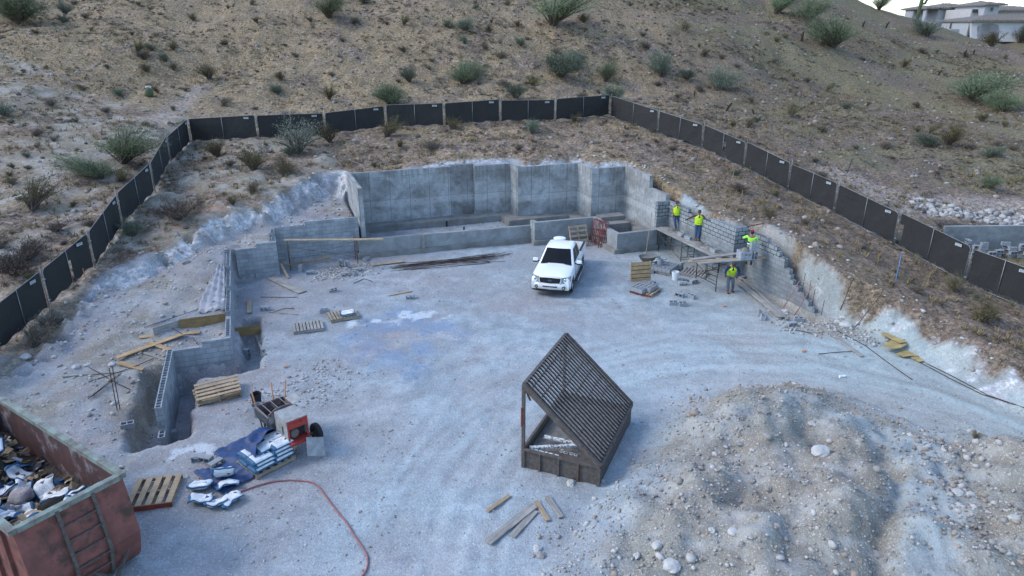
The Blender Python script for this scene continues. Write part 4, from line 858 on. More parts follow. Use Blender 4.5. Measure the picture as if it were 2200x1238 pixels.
def pick(n_, xr, yr, fn, r0, r1, pw_=3):
    X = rs.uniform(*xr, n_); Y = rs.uniform(*yr, n_); k = rs.uniform(0, 1, n_) < fn(X, Y); X, Y = X[k], Y[k]; r = r0 + (r1 - r0) * rs.uniform(0, 1, len(X)) ** pw_
    return list(zip(X, Y, r))
heapP = pick(80000, (0, 22), (9, 25), lambda x, y: ss(.02, .35, heapf(x, y)) * (.45 + 1.8 * np.clip(fbm(x * .8, y * .8, 3, 101) + .05, 0, 1)), .006, .055, 5)
stone_field('rubble', 'loose stones and gravel covering the big dirt heap in the lower right', SM, heapP + pick(3800, (0, 22), (9, 25), lambda x, y: ss(.1, .4, heapf(x, y)) * np.clip(.3 + fbm(x * .6, y * .6, 3, 133) * 1.8, 0, 1), .03, .13, 4), 1)
toe = pick(14000, (-2, 22), (9, 25), lambda x, y: np.exp(-((sdist(HEAP, x, y) + .1) / .5) ** 2) * np.clip(.25 + 1.6 * fbm(x * .7, y * .7, 3, 111), 0, 1), .015, .085, 4)
rp = W(2130, 1080, 1.2); toe += pick(9000, (9, 22), (9, 24), lambda x, y: (seg_d([W(2040, 960, .7), W(2070, 1060, 1), W(2120, 1180, 1)], x, y) < .8) * .6, .03, .12, 3)
stone_field('rubble', 'coarser broken stones along the foot of the dirt heap and its right-hand gully', SM, toe, 2)
padP = pick(42000, (-14, 24), (9, 36), lambda x, y: ss(.15, -.5, sdist(BANK, x, y)) * ss(0, .5, sdist(LEFTP, x, y)) * (.12 + 1.3 * np.clip(fbm(x * .5, y * .5, 4, 103) + .25 * (x < -3), 0, 1)) , .009, .045, 5)
stone_field('gravel', 'fine loose gravel scattered over the dusty pad', SM + SW, padP, 3)
lf_ = pick(34000, (-24, 1), (12, 40), lambda x, y: ss(.3, -.3, sdist(LEFTP, x, y)) * ss(.6, -.2, sdist(BANK, x, y)) * (.25 + 1.5 * np.clip(fbm(x * .7, y * .7, 3, 105) + .05, 0, 1)), .012, .1, 5)
stone_field('rubble', 'broken stones on the fill left of the block wall', SM + SW, lf_, 4)
bk = pick(26000, (-26, 24), (14, 47), lambda x, y: np.exp(-((sdist(BANK, x, y) - .35) / .7) ** 2) * (.25 + np.clip(fbm(x * .7, y * .7, 3, 107) + .2, 0, 1)), .02, .13, 4)
stone_field('rubble', 'white and tan broken rock along the cut edge of the hillside', SM + SW + SW, bk, 5)
rr = pick(9000, (11, 20), (22, 32), lambda x, y: ss(.4, -.6, sdist(BANK, x, y)) * np.clip(ss(1.5, .2, seg_d([W(1560, 660), W(1640, 690), W(1740, 700), W(1860, 720)], x, y)), 0, 1), .015, .09, 3)
rr += pick(3500, (-10, -5), (31, 36), lambda x, y: ss(1.5, .3, seg_d([W(640, 590), W(700, 590), W(780, 580)], x, y)), .015, .09, 3)
rr += pick(3000, (-8, 11), (36, 44), lambda x, y: (sdist(INT, x, y) < -.3) * .8, .015, .07, 4)
rr += pick(3500, (-10, -3), (18, 24), lambda x, y: ss(1.6, .3, seg_d([W(600, 850), W(660, 840), W(700, 800)], x, y)) * ss(.1, .5, sdist(LEFTP, x, y)), .012, .07, 3)
stone_field('rubble', 'small pale rubble littering the pad near the walls', SM + SW, rr, 6)
hl = pick(75000, (-70, 80), (30, 112), lambda x, y: (sdist(BANK, x, y) > .8) * (np.abs(x) < y * .8 + 5) * (.3 + .9 * np.clip(fbm(x * .3, y * .3, 3, 109) + .1, 0, 1)), .025, .22, 7)
stone_field('scree', 'dark and tan stones strewn over the desert hillside', SD, hl, 7)
rip = pick(5200, (21, 40), (36, 44), lambda x, y: (seg_d([W(1985, 462, 1.4), W(2100, 470, 1.4), W(2350, 462, 1.5)], x, y) < .75) * 1.0, .08, .22, 1)
stone_field('riprap', 'band of pale blue-grey riprap rock behind the neighbouring wall', SM[:2], rip, 8)
# single boulders one can point to
def boulder(px, py, wpx, label, m_=SW[0], sc=(1, .8, .6), rz=0, seed=0):
    p = G(px, py); r = wpx * pw(p) / 2; rn = random.Random(seed + px); mb = MB(); V_, F_ = ICO[3]
    vs = []
    for v in V_:
        q = Vector(v); k = 1 + .22 * float(fbm(np.array([v[0] * 1.3 + px]), np.array([v[1] * 1.3 + v[2] * .9 + py]), 3, 7)[0]) * 2; q = Vector((q.x * sc[0], q.y * sc[1], q.z * sc[2])) * k * r; vs.append(q)
    mb.add(vs, F_); o = mb.build('boulder', m_); o.location = p + Vector((0, 0, r * sc[2] * .35)); o.rotation_euler = (0, 0, rz); return tag(o, label, 'boulder', 'boulders')
BL = [(1763, 972, 42, 'long pale flat boulder high on the dirt heap', 0), (1443, 1220, 42, 'large white boulder at the bottom edge of the dirt heap', 0), (1368, 1195, 18, 'white rounded rock left of the large white boulder', 0), (1412, 1175, 26, 'pale blocky rock behind the large white boulder', 0), (1575, 1145, 28, 'greenish pale oval rock on the lower heap', 0), (1528, 1140, 18, 'upright pale rock on the lower heap', 0), (1155, 1180, 22, 'white rock where the heap meets the pad', 0), (1162, 1195, 24, 'tan rock beside the white one at the foot of the heap', 1),
      (1226, 1040, 26, 'elongated white rock in front of the sifter box', 0), (1688, 670, 18, 'white boulder at the toe of the right bank', 0), (1817, 700, 26, 'largest pale boulder among the stones at the right bank', 0), (1800, 692, 14, 'smaller boulder left of the largest one at the right bank', 0), (1812, 683, 16, 'rounded boulder above the largest one at the right bank', 0), (400, 565, 18, 'grey boulder on the fill beside the left block wall', 1), (163, 790, 18, 'round white stone on the left slope near the boards', 0), (240, 785, 17, 'flat white stone just left of the yellow boards', 0), (188, 785, 14, 'small pale stone between two larger ones on the left', 0), (2058, 1060, 30, 'pale boulder at the top of the right gully', 0), (2085, 1065, 22, 'second pale boulder in the right gully', 0), (2180, 1115, 26, 'white boulder near the right edge of the picture', 0), (55, 770, 22, 'pale flat stone inside the near left fence', 0),
      (1640, 885, 26, 'blue-grey boulder at the top of the dirt heap', 1), (1745, 912, 20, 'blue-white boulder on the ridge of the heap', 0), (1885, 1195, 26, 'pale upright boulder by the dark gully', 1), (1590, 955, 20, 'grey flat rock on the middle of the heap', 1), (1600, 1090, 20, 'tan rock in the green-grey part of the heap', 2), (1650, 1050, 22, 'pale rock near the centre of the heap', 1), (320, 190, 18, 'white boulder behind the barrel cactus', 0)]
for i, b_ in enumerate(BL): boulder(b_[0], b_[1], b_[2], b_[3], [SW[0], SM[1], SM[2]][b_[4]], (1, .7 + .2 * random.random(), .38 + .15 * random.random()), random.random() * 3, i)
# ------------------------------------------------------------------ cactus, stumps, stakes
def cactus(px, py, top, arms, label, r=.28, name='saguaro_cactus'):
    p = G(px, py); h = (py - top) * pw(p); t = thing(name, label, 'cactus', p, 0)
    mb = MB()
    def col(pts, rad):
        n_ = 16; mb.tube(pts, rad, n_)
    col([(0, 0, -.2), (0, 0, h * .3), (.03 * h, 0, h * .7), (.05 * h, 0, h * .97), (.05 * h, 0, h)], [r * .8, r, r * .95, r * .8, r * .25]); mb.build('trunk', M['cactus'], t, smooth=True)
    for (z, s_, hh) in arms:
        a = MB(); a.tube([(.03 * h, 0, h * z), (.03 * h + s_ * r * 2, 0, h * z + .05), (.03 * h + s_ * r * 2.9, 0, h * z + hh * h * .3), (.03 * h + s_ * r * 2.9, 0, h * (z + hh) - .1), (.03 * h + s_ * r * 2.9, 0, h * (z + hh))], [r * .6, r * .65, r * .65, r * .6, r * .15], 12); a.build('arm', M['cactus'], t, smooth=True)
    return t
cactus(1968, 55, -22, [(.55, 1, .4)], 'tall grey saguaro with a raised arm, left of the house')
cactus(2044, 62, 14, [(.72, -1, .1)], 'dark saguaro in front of the house wall', .25)
p = G(322, 208); mb = MB(); mb.lathe([(.02, -.05), (.2, 0), (.3, .15), (.32, .4), (.26, .62), (.1, .72), (.01, .73)], 18); o = mb.build('barrel_cactus', M['cactus'], smooth=True); o.location = p; tag(o, 'stout dark green barrel cactus on the left slope', 'cactus')
for px, py, hpx, lean, lab in [(1722, 88, 18, .1, 'dark dead cactus stump standing near the top of the right slope'), (1560, 238, 16, .7, 'leaning dark dead branch beyond the first right fence panels'), (1620, 245, 10, -.6, 'forked dead branch beyond the right fence'), (2015, 163, 12, .5, 'short pale-topped cholla in the middle of the right slope'), (2071, 122, 14, .2, 'blackened stump below the garage, left of another'), (2091, 118, 10, .1, 'smaller blackened stump below the garage'), (1853, 58, 12, .3, 'thin dead stump just below the ridge, left one'), (1903, 60, 12, .5, 'thin dead stump just below the ridge, right one'), (1492, 205, 10, .0, 'squat dark stump by the blue-green bush')]:
    p = G(px, py); h = hpx * pw(p); mb = MB(); mb.tube([(0, 0, -.1), (lean * h * .4, 0, h * .5), (lean * h, 0, h)], [h * .16, h * .15, h * .09], 8); mb.tube([(lean * h * .4, 0, h * .5), (lean * h * .4 - h * .25, .05, h * .75)], [h * .08, h * .04], 6)
    o = mb.build('dead_stump', M['deadwood']); o.location = p; tag(o, lab, 'stump', 'dead stumps on the slope')
for (px, py, tp, lx, col_, lab) in [(622, 372, 338, -2, 'stake', 'thin orange-topped survey stake above the left cut rock'), (747, 326, 302, -3, 'stake', 'thin survey stake left of the back wall, near the fence'), (1140, 308, 290, 0, 'stake', 'short survey stake behind the middle of the back wall'), (1594, 422, 408, 0, 'wood_tan', 'short wooden stake above the block wall'), (1572, 388, 366, 3, 'wood_tan', 'small stake on the slope above the workers'), (1925, 600, 540, 0, 'hose', 'stake wound with blue ribbon inside the right fence'), (1820, 372, 340, 6, 'deadwood', 'dark stake with a string line beyond the right fence'), (1742, 362, 350, 0, 'wood_tan', 'short stake at the other end of the string line'),
                                (146, 622, 580, -4, 'stake', 'orange stake leaning on the near left fence'), (186, 604, 575, -2, 'stake', 'short orange stake next to the tear in the left fence')]:
    p = G(px, py); q = pw(p); h = (py - tp) * q; mb = MB(); mb.bar((0, 0, -.1), (lx * q, 0, h), .035, .025)
    o = mb.build('survey_stake', M[col_] if col_ != 'hose' else mat('blue_ribbon', (.1, .25, .5), None, 5)); o.location = p; tag(o, lab, 'stake', 'survey stakes')
a, b_ = G(1820, 372), G(1742, 362); mb = MB(); a.z += 1.0; b_.z += .35; c_ = (a + b_) / 2 - Vector((0, 0, .25)); mb.tube([a, c_, b_], .012, 4); tag(mb.build('string_line', M['galv'], loc=a), 'slack string line tied between two stakes beyond the right fence', 'string')

# ------------------------------------------------------------------ house on the ridge
H_WALL = mat('stucco', (.46, .46, .45), (.4, .4, .39), 1.5, .95); H_WALL2 = mat('stucco_shade', (.38, .41, .43), (.34, .36, .38), 1.5, .95); H_ROOF = mat('clay_tile', (.2, .185, .17), (.13, .12, .11), 3, .9); H_GL = mat('dark_window', (.06, .07, .08), None, 3, .2); H_TRIM = mat('trim', (.2, .17, .15), None, 3, .9)
def HP(px, py, zc=126): return Vector(azd(px, py, zc))
K = 126 / FPX
def house(name, label, zc): return thing(name, label, 'house', HP(2100, 78, zc))
hm = house('two_storey_house', 'large pale stucco house with tiled roofs on the ridge, behind the garage', 132)
def hb(px0, px1, py0, py1, zc, dep):   # box seen between two pixel columns and rows at a depth
    a = HP(px0, py0, zc); b2 = HP(px1, py1, zc); return Vector(((a.x + b2.x) / 2, a.y + dep / 2, (a.z + b2.z) / 2)), (b2.x - a.x, dep, a.z - b2.z)
def hpart(root, name, px0, px1, py0, py1, zc, dep, m_):
    c2, d2 = hb(px0, px1, py0, py1, zc, dep); mb = MB(); mb.box(c2 - root.location, d2); return mb.build(name, m_, root)
def hroof(root, px0, px1, pyr, pye, zc, dep, hip=.35, m_=None):
    """hip roof: eave row pye, ridge row pyr"""
    a = HP(px0, pye, zc); b2 = HP(px1, pye, zc); zt = HP(px0, pyr, zc).z; L = root.location; hx = min(hip * dep, (b2.x - a.x) / 2 - .01); y0, y1 = a.y - .8, a.y + dep + .8; ym = (y0 + y1) / 2
    vs = [(a.x, y0, a.z), (b2.x, y0, a.z), (b2.x, y1, a.z), (a.x, y1, a.z), (a.x + hx, ym, zt), (b2.x - hx, ym, zt), (a.x, y0, a.z - .25), (b2.x, y0, a.z - .25), (b2.x, y1, a.z - .25), (a.x, y1, a.z - .25)]
    mb = MB(); mb.add([Vector(v) - L for v in vs], [(0, 1, 5, 4), (1, 2, 5), (2, 3, 4, 5), (3, 0, 4), (6, 7, 1, 0), (7, 8, 2, 1), (8, 9, 3, 2), (9, 6, 0, 3), (6, 9, 8, 7)])
    # rows of barrel tiles running up the front slope
    nt_ = int((b2.x - a.x) / .6)
    for i in range(nt_ + 1):
        x = a.x + (b2.x - a.x) * i / max(1, nt_); k = min(1, min(x - a.x, b2.x - x) / max(hx, .01)); e = Vector((x, y0, a.z + .03)); t2 = Vector((x + (0), y0 + (ym - y0) * k, a.z + (zt - a.z) * k + .03))
        if (t2 - e).length > .4: mb.bar(e - L, t2 - L, .2, .16)
    return mb.build('roof', m_ or H_ROOF, root)
w1 = hpart(hm, 'wall', 2017, 2110, 17, 80, 134, 12, H_WALL2); hroof(hm, 2014, 2122, 6, 17, 134, 12)
hpart(hm, 'beam', 1990, 2017, 17, 20, 134, 1, H_TRIM); hpart(hm, 'post', 1991, 1994, 19, 60, 134, 1, H_WALL2); hroof(hm, 1987, 2018, 11, 17, 134, 8)
hpart(hm, 'wall', 2088, 2120, 20, 80, 126, 8, H_WALL); hpart(hm, 'tower_wall', 2118, 2149, 9, 80, 124, 9, H_WALL2); hroof(hm, 2112, 2160, 1, 9, 124, 9, .8)
hpart(hm, 'wall', 2148, 2260, 22, 80, 128, 12, H_WALL); hroof(hm, 2144, 2270, 12, 22, 128, 12)
for a in ((2035, 22, 2040, 29, 134), (2062, 21, 2067, 28, 134), (2091, 20, 2102, 27, 126), (2131, 16, 2135, 23, 124)):
    wf = hpart(hm, 'window', a[0], a[2], a[1], a[3], a[4] - .1, .15, H_GL)
    hpart(hm, 'sill', a[0] - .4, a[2] + .4, a[3], a[3] + .6, a[4] - .15, .3, H_TRIM).parent = wf
hg = house('garage', 'long stucco garage with barrel-tile roof and arched opening, in front of the house', 118)
L = hg.location
def fr(px, py): p = HP(px, py, 118); return Vector((p.x, p.y, p.z))
# front wall with an arch cut through: built as pieces round the opening
arch = [(2099, 62), (2100, 57), (2106, 54), (2114, 51.5), (2124, 50.5), (2134, 51), (2144, 54), (2146, 57)]
fo = [(2087, 44), (2087, 90), (2099, 90)] + arch + [(2146, 64)] + [(2146, 90), (2290, 90), (2290, 44)]
mb = MB(); n_ = len(fo); vs = [fr(*q) - L for q in fo] + [fr(*q) - L + Vector((0, .5, 0)) for q in fo]
bm = bmesh.new(); bv = [bm.verts.new(v) for v in vs]; f1 = bm.faces.new(bv[:n_]); f2 = bm.faces.new(bv[n_:][::-1])
for i in range(n_): bm.faces.new((bv[i], bv[n_ + i], bv[n_ + (i + 1) % n_], bv[(i + 1) % n_]))
bmesh.ops.triangulate(bm, faces=[f1, f2]); bmesh.ops.recalc_face_normals(bm, faces=bm.faces); me2 = bpy.data.meshes.new('wall'); bm.to_mesh(me2); bm.free(); me2.materials.append(H_WALL); o = bpy.data.objects.new('wall', me2); COL.objects.link(o); o.parent = hg
hpart(hg, 'courtyard_wall', 2095, 2146, 66, 92, 119.5, .4, H_WALL2); hpart(hg, 'window', 2096, 2112, 57, 65, 122, .3, H_GL); hpart(hg, 'gate', 2137, 2146, 64, 82, 118.8, .2, H_TRIM); hpart(hg, 'side_wall', 2083, 2087, 46, 80, 118.4, 8, H_WALL2)
hroof(hg, 2083, 2300, 31, 44, 118, 10, .6)
gt = hpart(hm, 'gate', 2043, 2063, 48, 62, 123, .2, H_TRIM)
hw = HP(2066, 78, 121); mb = MB(); c2, d2 = hb(2044, 2086, 63, 76, 121, .3); mb.box(c2 - hw, d2); o = mb.build('garden_wall', H_WALL2); o.location = hw; tag(o, 'low garden wall between the two house buildings', 'wall')

# ------------------------------------------------------------------ neighbouring lot beyond the right fence
nw = W(2035, 520, .3); mb = MB()
a, b_ = W(2032, 487, 1.45), W(2500, 483, 1.45); d_ = (b_ - a).normalized(); nn = Vector((-d_.y, d_.x, 0))
def quadwall(mb, a, b_, z0, z1, th):
    d_ = (b_ - a).normalized(); nn = Vector((-d_.y, d_.x, 0)); P4 = [a, b_, b_ + nn * th, a + nn * th]; vs = [(p.x, p.y, z0) for p in P4] + [(p.x, p.y, z1) for p in P4]; mb.add(vs, [(3, 2, 1, 0), (4, 5, 6, 7), (0, 1, 5, 4), (1, 2, 6, 5), (2, 3, 7, 6), (3, 0, 4, 7)])
quadwall(mb, a, b_, -.6, 1.45, .2); c_ = W(2030, 500, 1.45) - d_ * .0
o = mb.build('block_wall', M['concrete_low'], loc=a, wall_uv=True); tag(o, 'plain grey block wall on the neighbouring lot beyond the right fence', 'wall')
# ------------------------------------------------------------------ loose blocks, pallets, lumber
def block_proto():
    t = thing('concrete_block', '', 'block'); mb = MB(); L_, D_, H_, s_ = .397, .197, .197, .034
    mb.box((0, -D_ / 2 + s_ / 2, H_ / 2), (L_, s_, H_)); mb.box((0, D_ / 2 - s_ / 2, H_ / 2), (L_, s_, H_))
    for x in (-L_ / 2 + s_ / 2, 0, L_ / 2 - s_ / 2): mb.box((x, 0, H_ / 2), (s_ - .001, D_ - 2 * s_, H_ - .002))
    me_ = mb.build('concrete_block', M['block']); me_.modifiers.new('b', 'BEVEL').width = .004; bpy.data.objects.remove(t); return me_
BP = block_proto(); BP_used = False
def block(p, rot=(0, 0, 0), label='', group=None, m_=None):
    global BP_used
    if not BP_used: o = BP; BP_used = True
    else: o = BP.copy(); COL.objects.link(o)
    o.location = p; o.rotation_euler = rot
    for k in ('label', 'group'):
        if k in o: del o[k]
    tag(o, label, 'block', group); return o
LAY = (R(90), 0, 0)      # on its side, cells facing sideways
loose = [(712, 625, 40, 'side', 'single block lying on its side in the gravel, right of the leaning panel'), (698, 672, 10, 'up', 'grey block standing just left of the pallet with the white bag'), (882, 640, 5, 'side', 'single block on the pad below the thin orange board'),
 (735, 572, 0, 'end', 'left of the two blocks standing on end by the stem wall'), (748, 574, 0, 'end', 'right of the two blocks standing on end by the stem wall'), (787, 560, 65, 'flat', 'block tipped up showing both cells against the stem wall'), (770, 582, 20, 'side', 'block in the rubble below the tipped one'), (758, 590, -30, 'up', 'block half buried in the rubble pile at the left wall'), (742, 592, 15, 'side', 'leftmost block in the rubble pile under the stem wall'), (643, 585, 90, 'end', 'block standing on end near the left block wall'), (668, 588, 10, 'side', 'pale block lying beside the standing one near the left wall'),
 (275, 918, 25, 'flat', 'single block lying with open cells up, left of the trench'), (395, 850, -60, 'end', 'block on end in the trench beside the block wall, upper one'), (383, 945, -60, 'end', 'block on end in the trench at the end of the block wall'), (527, 768, 80, 'end', 'block on end in the dark trench behind the pallet stack'), (572, 665, 5, 'side', 'grey block next to the small plank by the trench'),
 (1398, 610, 10, 'side', 'small block between the upright pallet and the white bucket'), (1407, 622, 80, 'side', 'block right of the pallet with upright boards'), (1462, 636, -40, 'side', 'broken block on the pad, front one of three'), (1452, 632, 20, 'side', 'broken block on the pad, left one of three'), (1485, 640, -50, 'flat', 'broken block on the pad, right one of three'), (1446, 655, 0, 'flat', 'half-buried block with cells up below the broken ones'), (1466, 657, 10, 'flat', 'second half-buried block with cells up below the broken ones'),
 (1475, 603, -20, 'side', 'first block in the small pile under the scaffold'), (1487, 607, 30, 'side', 'second block in the small pile under the scaffold'), (1466, 612, 0, 'side', 'third block in the small pile under the scaffold'), (1395, 588, 0, 'up', 'block in front of the mortar wheelbarrow'),
 (1632, 678, 70, 'flat', 'block with open cells beside the long planks, upper one'), (1638, 686, 75, 'flat', 'block with open cells beside the long planks, lower one'), (1715, 690, -10, 'flat', 'block with cells up below the red leaning frame'), (1698, 699, 10, 'side', 'grey block at the end of the long planks'), (1590, 600, 40, 'side', 'block under the planks beside the bending worker'),
 (428, 985, 20, 'side', 'muddy broken block near the trench end, left one'), (448, 988, -15, 'side', 'muddy broken block near the trench end, right one'), (460, 1000, 60, 'side', 'muddy broken block in front of the blue tarp')]
for px, py, a, how, lab in loose:
    p = G(px, py, -.01); rz = R(a)
    if how == 'side': block(p + Vector((0, 0, .1)), Euler((R(90), 0, rz), 'XYZ'), lab)
    elif how == 'end': block(p + Vector((0, 0, .2)), (R(90), R(90), rz), lab)
    elif how == 'flat': block(p, (R(8), 0, rz), lab)
    else: block(p, (0, 0, rz), lab)
def pallet_parts(root, n_top=7, w_=1.2, d_=1.0, bw=.1, m_='wood_pallet', skirt=None, z0=0.0):
    """pallet: stringers run along y, deck boards across x ... boards along y when n_top spans x"""
    for x in (-w_ / 2 + .025, 0, w_ / 2 - .025):
        mb = MB(); mb.box((0 + 0, x * d_ / w_, z0 + .07), (w_, .045, .09)); mb.build('stringer', M[skirt] if (skirt and x < -.1) else M[m_], root)
    for i in range(n_top):
        x = -w_ / 2 + bw / 2 + (w_ - bw) * i / (n_top - 1); mb = MB(); mb.box((x + random.uniform(-.006, .006), 0, z0 + .125 + .009), (bw, d_, .018)); mb.build('deck_board', M[m_], root)
    for i in range(3):
        x = -w_ / 2 + bw / 2 + (w_ - bw) * i / 2; mb = MB(); mb.box((x, 0, z0 + .014), (bw, d_, .018)); mb.build('bottom_board', M[m_], root)
def pallet(px, py, rz, label, n_top=7, w_=1.2, d_=1.0, bw=.1, m_='wood_pallet', skirt=None, rot=None, lift=0, at=None):
    p = at or G(px, py, lift); t = thing('pallet', label, 'pallet', p, R(rz), 'pallets', rot); pallet_parts(t, n_top, w_, d_, bw, m_, skirt); return t
pallet(662, 706, 20, 'closely slatted empty pallet on the pad, lower left of the one with the bag', 9, 1.2, .95, .1, 'wood_grey')
pb = pallet(737, 681, 25, 'closely slatted pallet carrying a single white bag', 9, 1.2, .95, .1, 'wood_pallet')
pl = pallet(333, 1062, 62, 'empty pallet with a red front edge beside the dumpster', 5, 1.15, 1.25, .15, 'wood_tan')
for ch in pl.children: pass
# red front plank of that pallet
mb = MB(); mb.box((0, -.66, .08), (1.2, .03, .14)); o = mb.build('edge_board', M['wood_red'], pl); pl.rotation_euler.z = R(12)
p0 = G(470, 848)
ps = pallet(470, 845, -25, 'upper pallet of the stack by the block wall', 5, 1.1, 1.4, .14, 'wood_tan', at=p0 + Vector((0, 0, .15)), rot=(R(2), R(3), R(-62)))
ps2 = pallet(470, 845, -25, 'lower pallet of the stack by the block wall', 5, 1.1, 1.4, .14, 'wood_tan', at=p0 + Vector((-.03, -.03, .0)), rot=(R(2), R(3), R(-58)))
ps3 = None if True else pallet(470, 845, -25, 'muddy bottom pallet under the stack by the block wall', 5, 1.2, 1.05, .12, 'wood_pallet', at=p0 + Vector((-.04, -.03, -.01)), rot=(R(1), R(3), R(-58)))
# pallet leaning on the stem wall behind the pickup
q_ = UV(16.9, 34.35, .0); lp = pallet(0, 0, 0, 'pallet leaning upright against the stem wall behind the pickup', 5, 1.2, 1.1, .11, 'wood_tan', at=Vector((q_.x, q_.y, .12)), rot=None)
lp.rotation_euler = Euler((R(68), 0, PSI), 'XYZ'); lp.location = UV(16.75, 33.95, .55)
for ch in lp.children: ch.matrix_parent_inverse = Matrix.Rotation(R(90), 4, 'Z') if 'board' in ch.name or 'stringer' in ch.name else Matrix.Identity(4)
q_ = UV(17.2, 33.9, 0); mb = MB()
# pallet with an upright slatted panel and blocks
pa = pallet(1385, 630, 17, 'red-edged pallet with a dozen blocks standing on it', 7, 1.1, 1.05, .1, 'wood_tan', 'wood_red', at=G(1386, 628)); pa.rotation_euler.z = R(-38)
up_ = thing('slatted_panel', 'upright panel of fresh boards standing on the red-edged pallet', 'panel', G(1376, 612) + Vector((0, 0, .14)), R(10)); 
for i in range(5):
    mb = MB(); mb.box((0, 0, .12 + i * .2), (1.05, .02, .165)); mb.build('board', M['wood_new'], up_)
for x in (-.5, .5):
    mb = MB(); mb.box((x, .035, .52), (.05, .05, 1.0)); mb.build('post', M['wood_grey'], up_)
mb = MB(); mb.box((0, .05, .52), (1.0, .012, .95)); mb.build('gap_shade', M['block_dark'], up_)  # dark sheet added behind the boards, painting shade into their gaps
up_.rotation_euler = (R(-6), 0, R(12))
for i in range(4):
    for j in range(3):
        if i == 3 and j == 0: continue
        loc = pa.location + Matrix.Rotation(pa.rotation_euler.z, 3, 'Z') @ Vector((-.36 + i * .21, -.4 + j * .405 - .02 * i, .146)); block(loc, (0, 0, pa.rotation_euler.z + R(90)), 'grey hollow block standing on the red-edged pallet', 'blocks on the red-edged pallet')
pc_ = pallet(1428, 590, 0, 'pallet under a layer of blocks between the wheelbarrow and the scaffold', 6, 1.2, 1.1, .1, 'wood_grey', at=G(1428, 583)); pc_.rotation_euler.z = R(-35)
for i in range(5):
    for j in range(3):
        loc = pc_.location + Matrix.Rotation(pc_.rotation_euler.z, 3, 'Z') @ Vector((-.45 + i * .215, -.41 + j * .405, .146)); block(loc, (0, 0, pc_.rotation_euler.z + R(90)), 'grey block in the full layer on the pallet next to the wheelbarrow', 'blocks on the pallet by the wheelbarrow')
block(G(1460, 578) + Vector((0, 0, .2)), (R(90), R(90), R(20)), 'block on end at the corner of the pallet by the scaffold')
pd_ = pallet(1490, 592, 0, 'empty grey pallet lying under the scaffold', 8, 1.2, 1.1, .09, 'wood_grey', at=G(1492, 590)); pd_.rotation_euler.z = R(-30)
# neighbour's block stacks
k = 0
for i in range(14):
    px = 2072 + i * 17 + random.uniform(-4, 4); nrow = random.choice([2, 3, 3, 4]); b0 = W(px, 548 + i * .5 + random.uniform(-6, 6), .1); z = hz(b0.x, b0.y)
    for j in range(nrow):
        how = random.random(); loc = Vector((b0.x, b0.y, z + .2 * j)) + Vector((random.uniform(-.05, .05), 0, 0))
        block(loc + Vector((0, 0, .1)) if how < .6 else loc, (R(90), 0, R(random.choice([0, 90]) + random.uniform(-8, 8))) if how < .6 else (0, 0, R(random.uniform(-15, 15))), 'concrete block in the loose stacks in front of the neighbouring wall', 'blocks on the neighbouring lot'); k += 1
# boards
def board(a, b_, w_, t_, m_, label, name='plank', lift=.02, tilt=0, group='loose boards'):
    a, b_ = Vector(a), Vector(b_); mid = (a + b_) / 2; d = b_ - a; L_ = d.length; x = d.normalized(); y = Vector((0, 0, 1)).cross(x).normalized(); z = x.cross(y); r = Matrix((x, y, z)).transposed().to_4x4() @ Matrix.Rotation(tilt, 4, 'X')
    mb = MB(); n_ = 6
    for i in range(n_): pass
    mb.box((0, 0, 0), (L_, w_, t_)); o = mb.build(name, M[m_], bevel=.003); o.matrix_world = Matrix.Translation(mid) @ r; return tag(o, label, 'plank', group)
def bpx(x0, y0, x1, y1, w_, t_, m_, label, lift=.03, **k): return board(G(x0, y0, lift), G(x1, y1, lift), w_, t_, m_, label, **k)
BO = [(252, 775, 398, 722, .25, .035, 'wood_new', 'long fresh yellow board lying diagonally on top of the others, left of the block wall', .12), (300, 727, 430, 716, .24, .035, 'wood_new', 'fresh yellow board lying level behind the diagonal one', .05), (320, 737, 375, 757, .2, .03, 'wood_new', 'short yellow board tucked under the diagonal one near the wall', .04), (256, 782, 310, 796, .24, .035, 'wood_new', 'short yellow board at the lower end of the diagonal one', .04), (135, 812, 312, 799, .09, .05, 'wood_grey', 'long thin grey strip of wood left of the trench', .05), (310, 760, 355, 775, .1, .04, 'wood_grey', 'grey strip next to the block wall end', .04),
 (583, 598, 650, 630, .45, .04, 'wood_grey', 'wide grey plank lying in the corner of the left block walls', .05), (578, 672, 640, 677, .06, .04, 'wood_grey', 'thin pale strip on the gravel near the trench', .03), (550, 722, 565, 757, .12, .04, 'wood_grey', 'short grey board on the edge of the trench', .04), (536, 648, 536, 675, .2, .04, 'wood_tan', 'short board standing at the edge of the wall trench', .06), (835, 637, 885, 627, .07, .04, 'wood_new', 'thin orange-tan board alone on the pad', .03), (798, 572, 868, 563, .22, .03, 'wood_tan', 'tan board lying against the foot of the stem wall', .05),
 (1047, 1101, 1095, 1067, .11, .045, 'wood_tan', 'short tan board left of the lumber in front of the sifter', .04), (1048, 1170, 1148, 1090, .22, .045, 'wood_grey', 'longest grey board in front of the sifter', .06), (1100, 1155, 1150, 1100, .18, .04, 'wood_grey', 'second grey board touching the longest one', .03), (1152, 1080, 1178, 1122, .12, .045, 'wood_tan', 'tan board leaning away from the longest one', .05), (1176, 1070, 1206, 1115, .14, .04, 'wood_grey', 'rightmost grey board in front of the sifter', .05),
 (1765, 704, 1852, 768, .2, .04, 'wood_grey', 'long grey plank lying on the dirt road below the right bank', .04), (1577, 603, 1678, 688, .27, .045, 'wood_grey', 'long wide plank beside the bending worker', .14), (1590, 598, 1692, 690, .14, .045, 'wood_grey', 'narrow plank along the upper side of the wide one', .08),
 (0, 960, 22, 935, .15, .05, 'wood_tan', 'pale board end behind the dumpster at the left edge', .2)]
for a in BO: bpx(*a[:4], a[4], a[5], a[6], a[7], a[8])
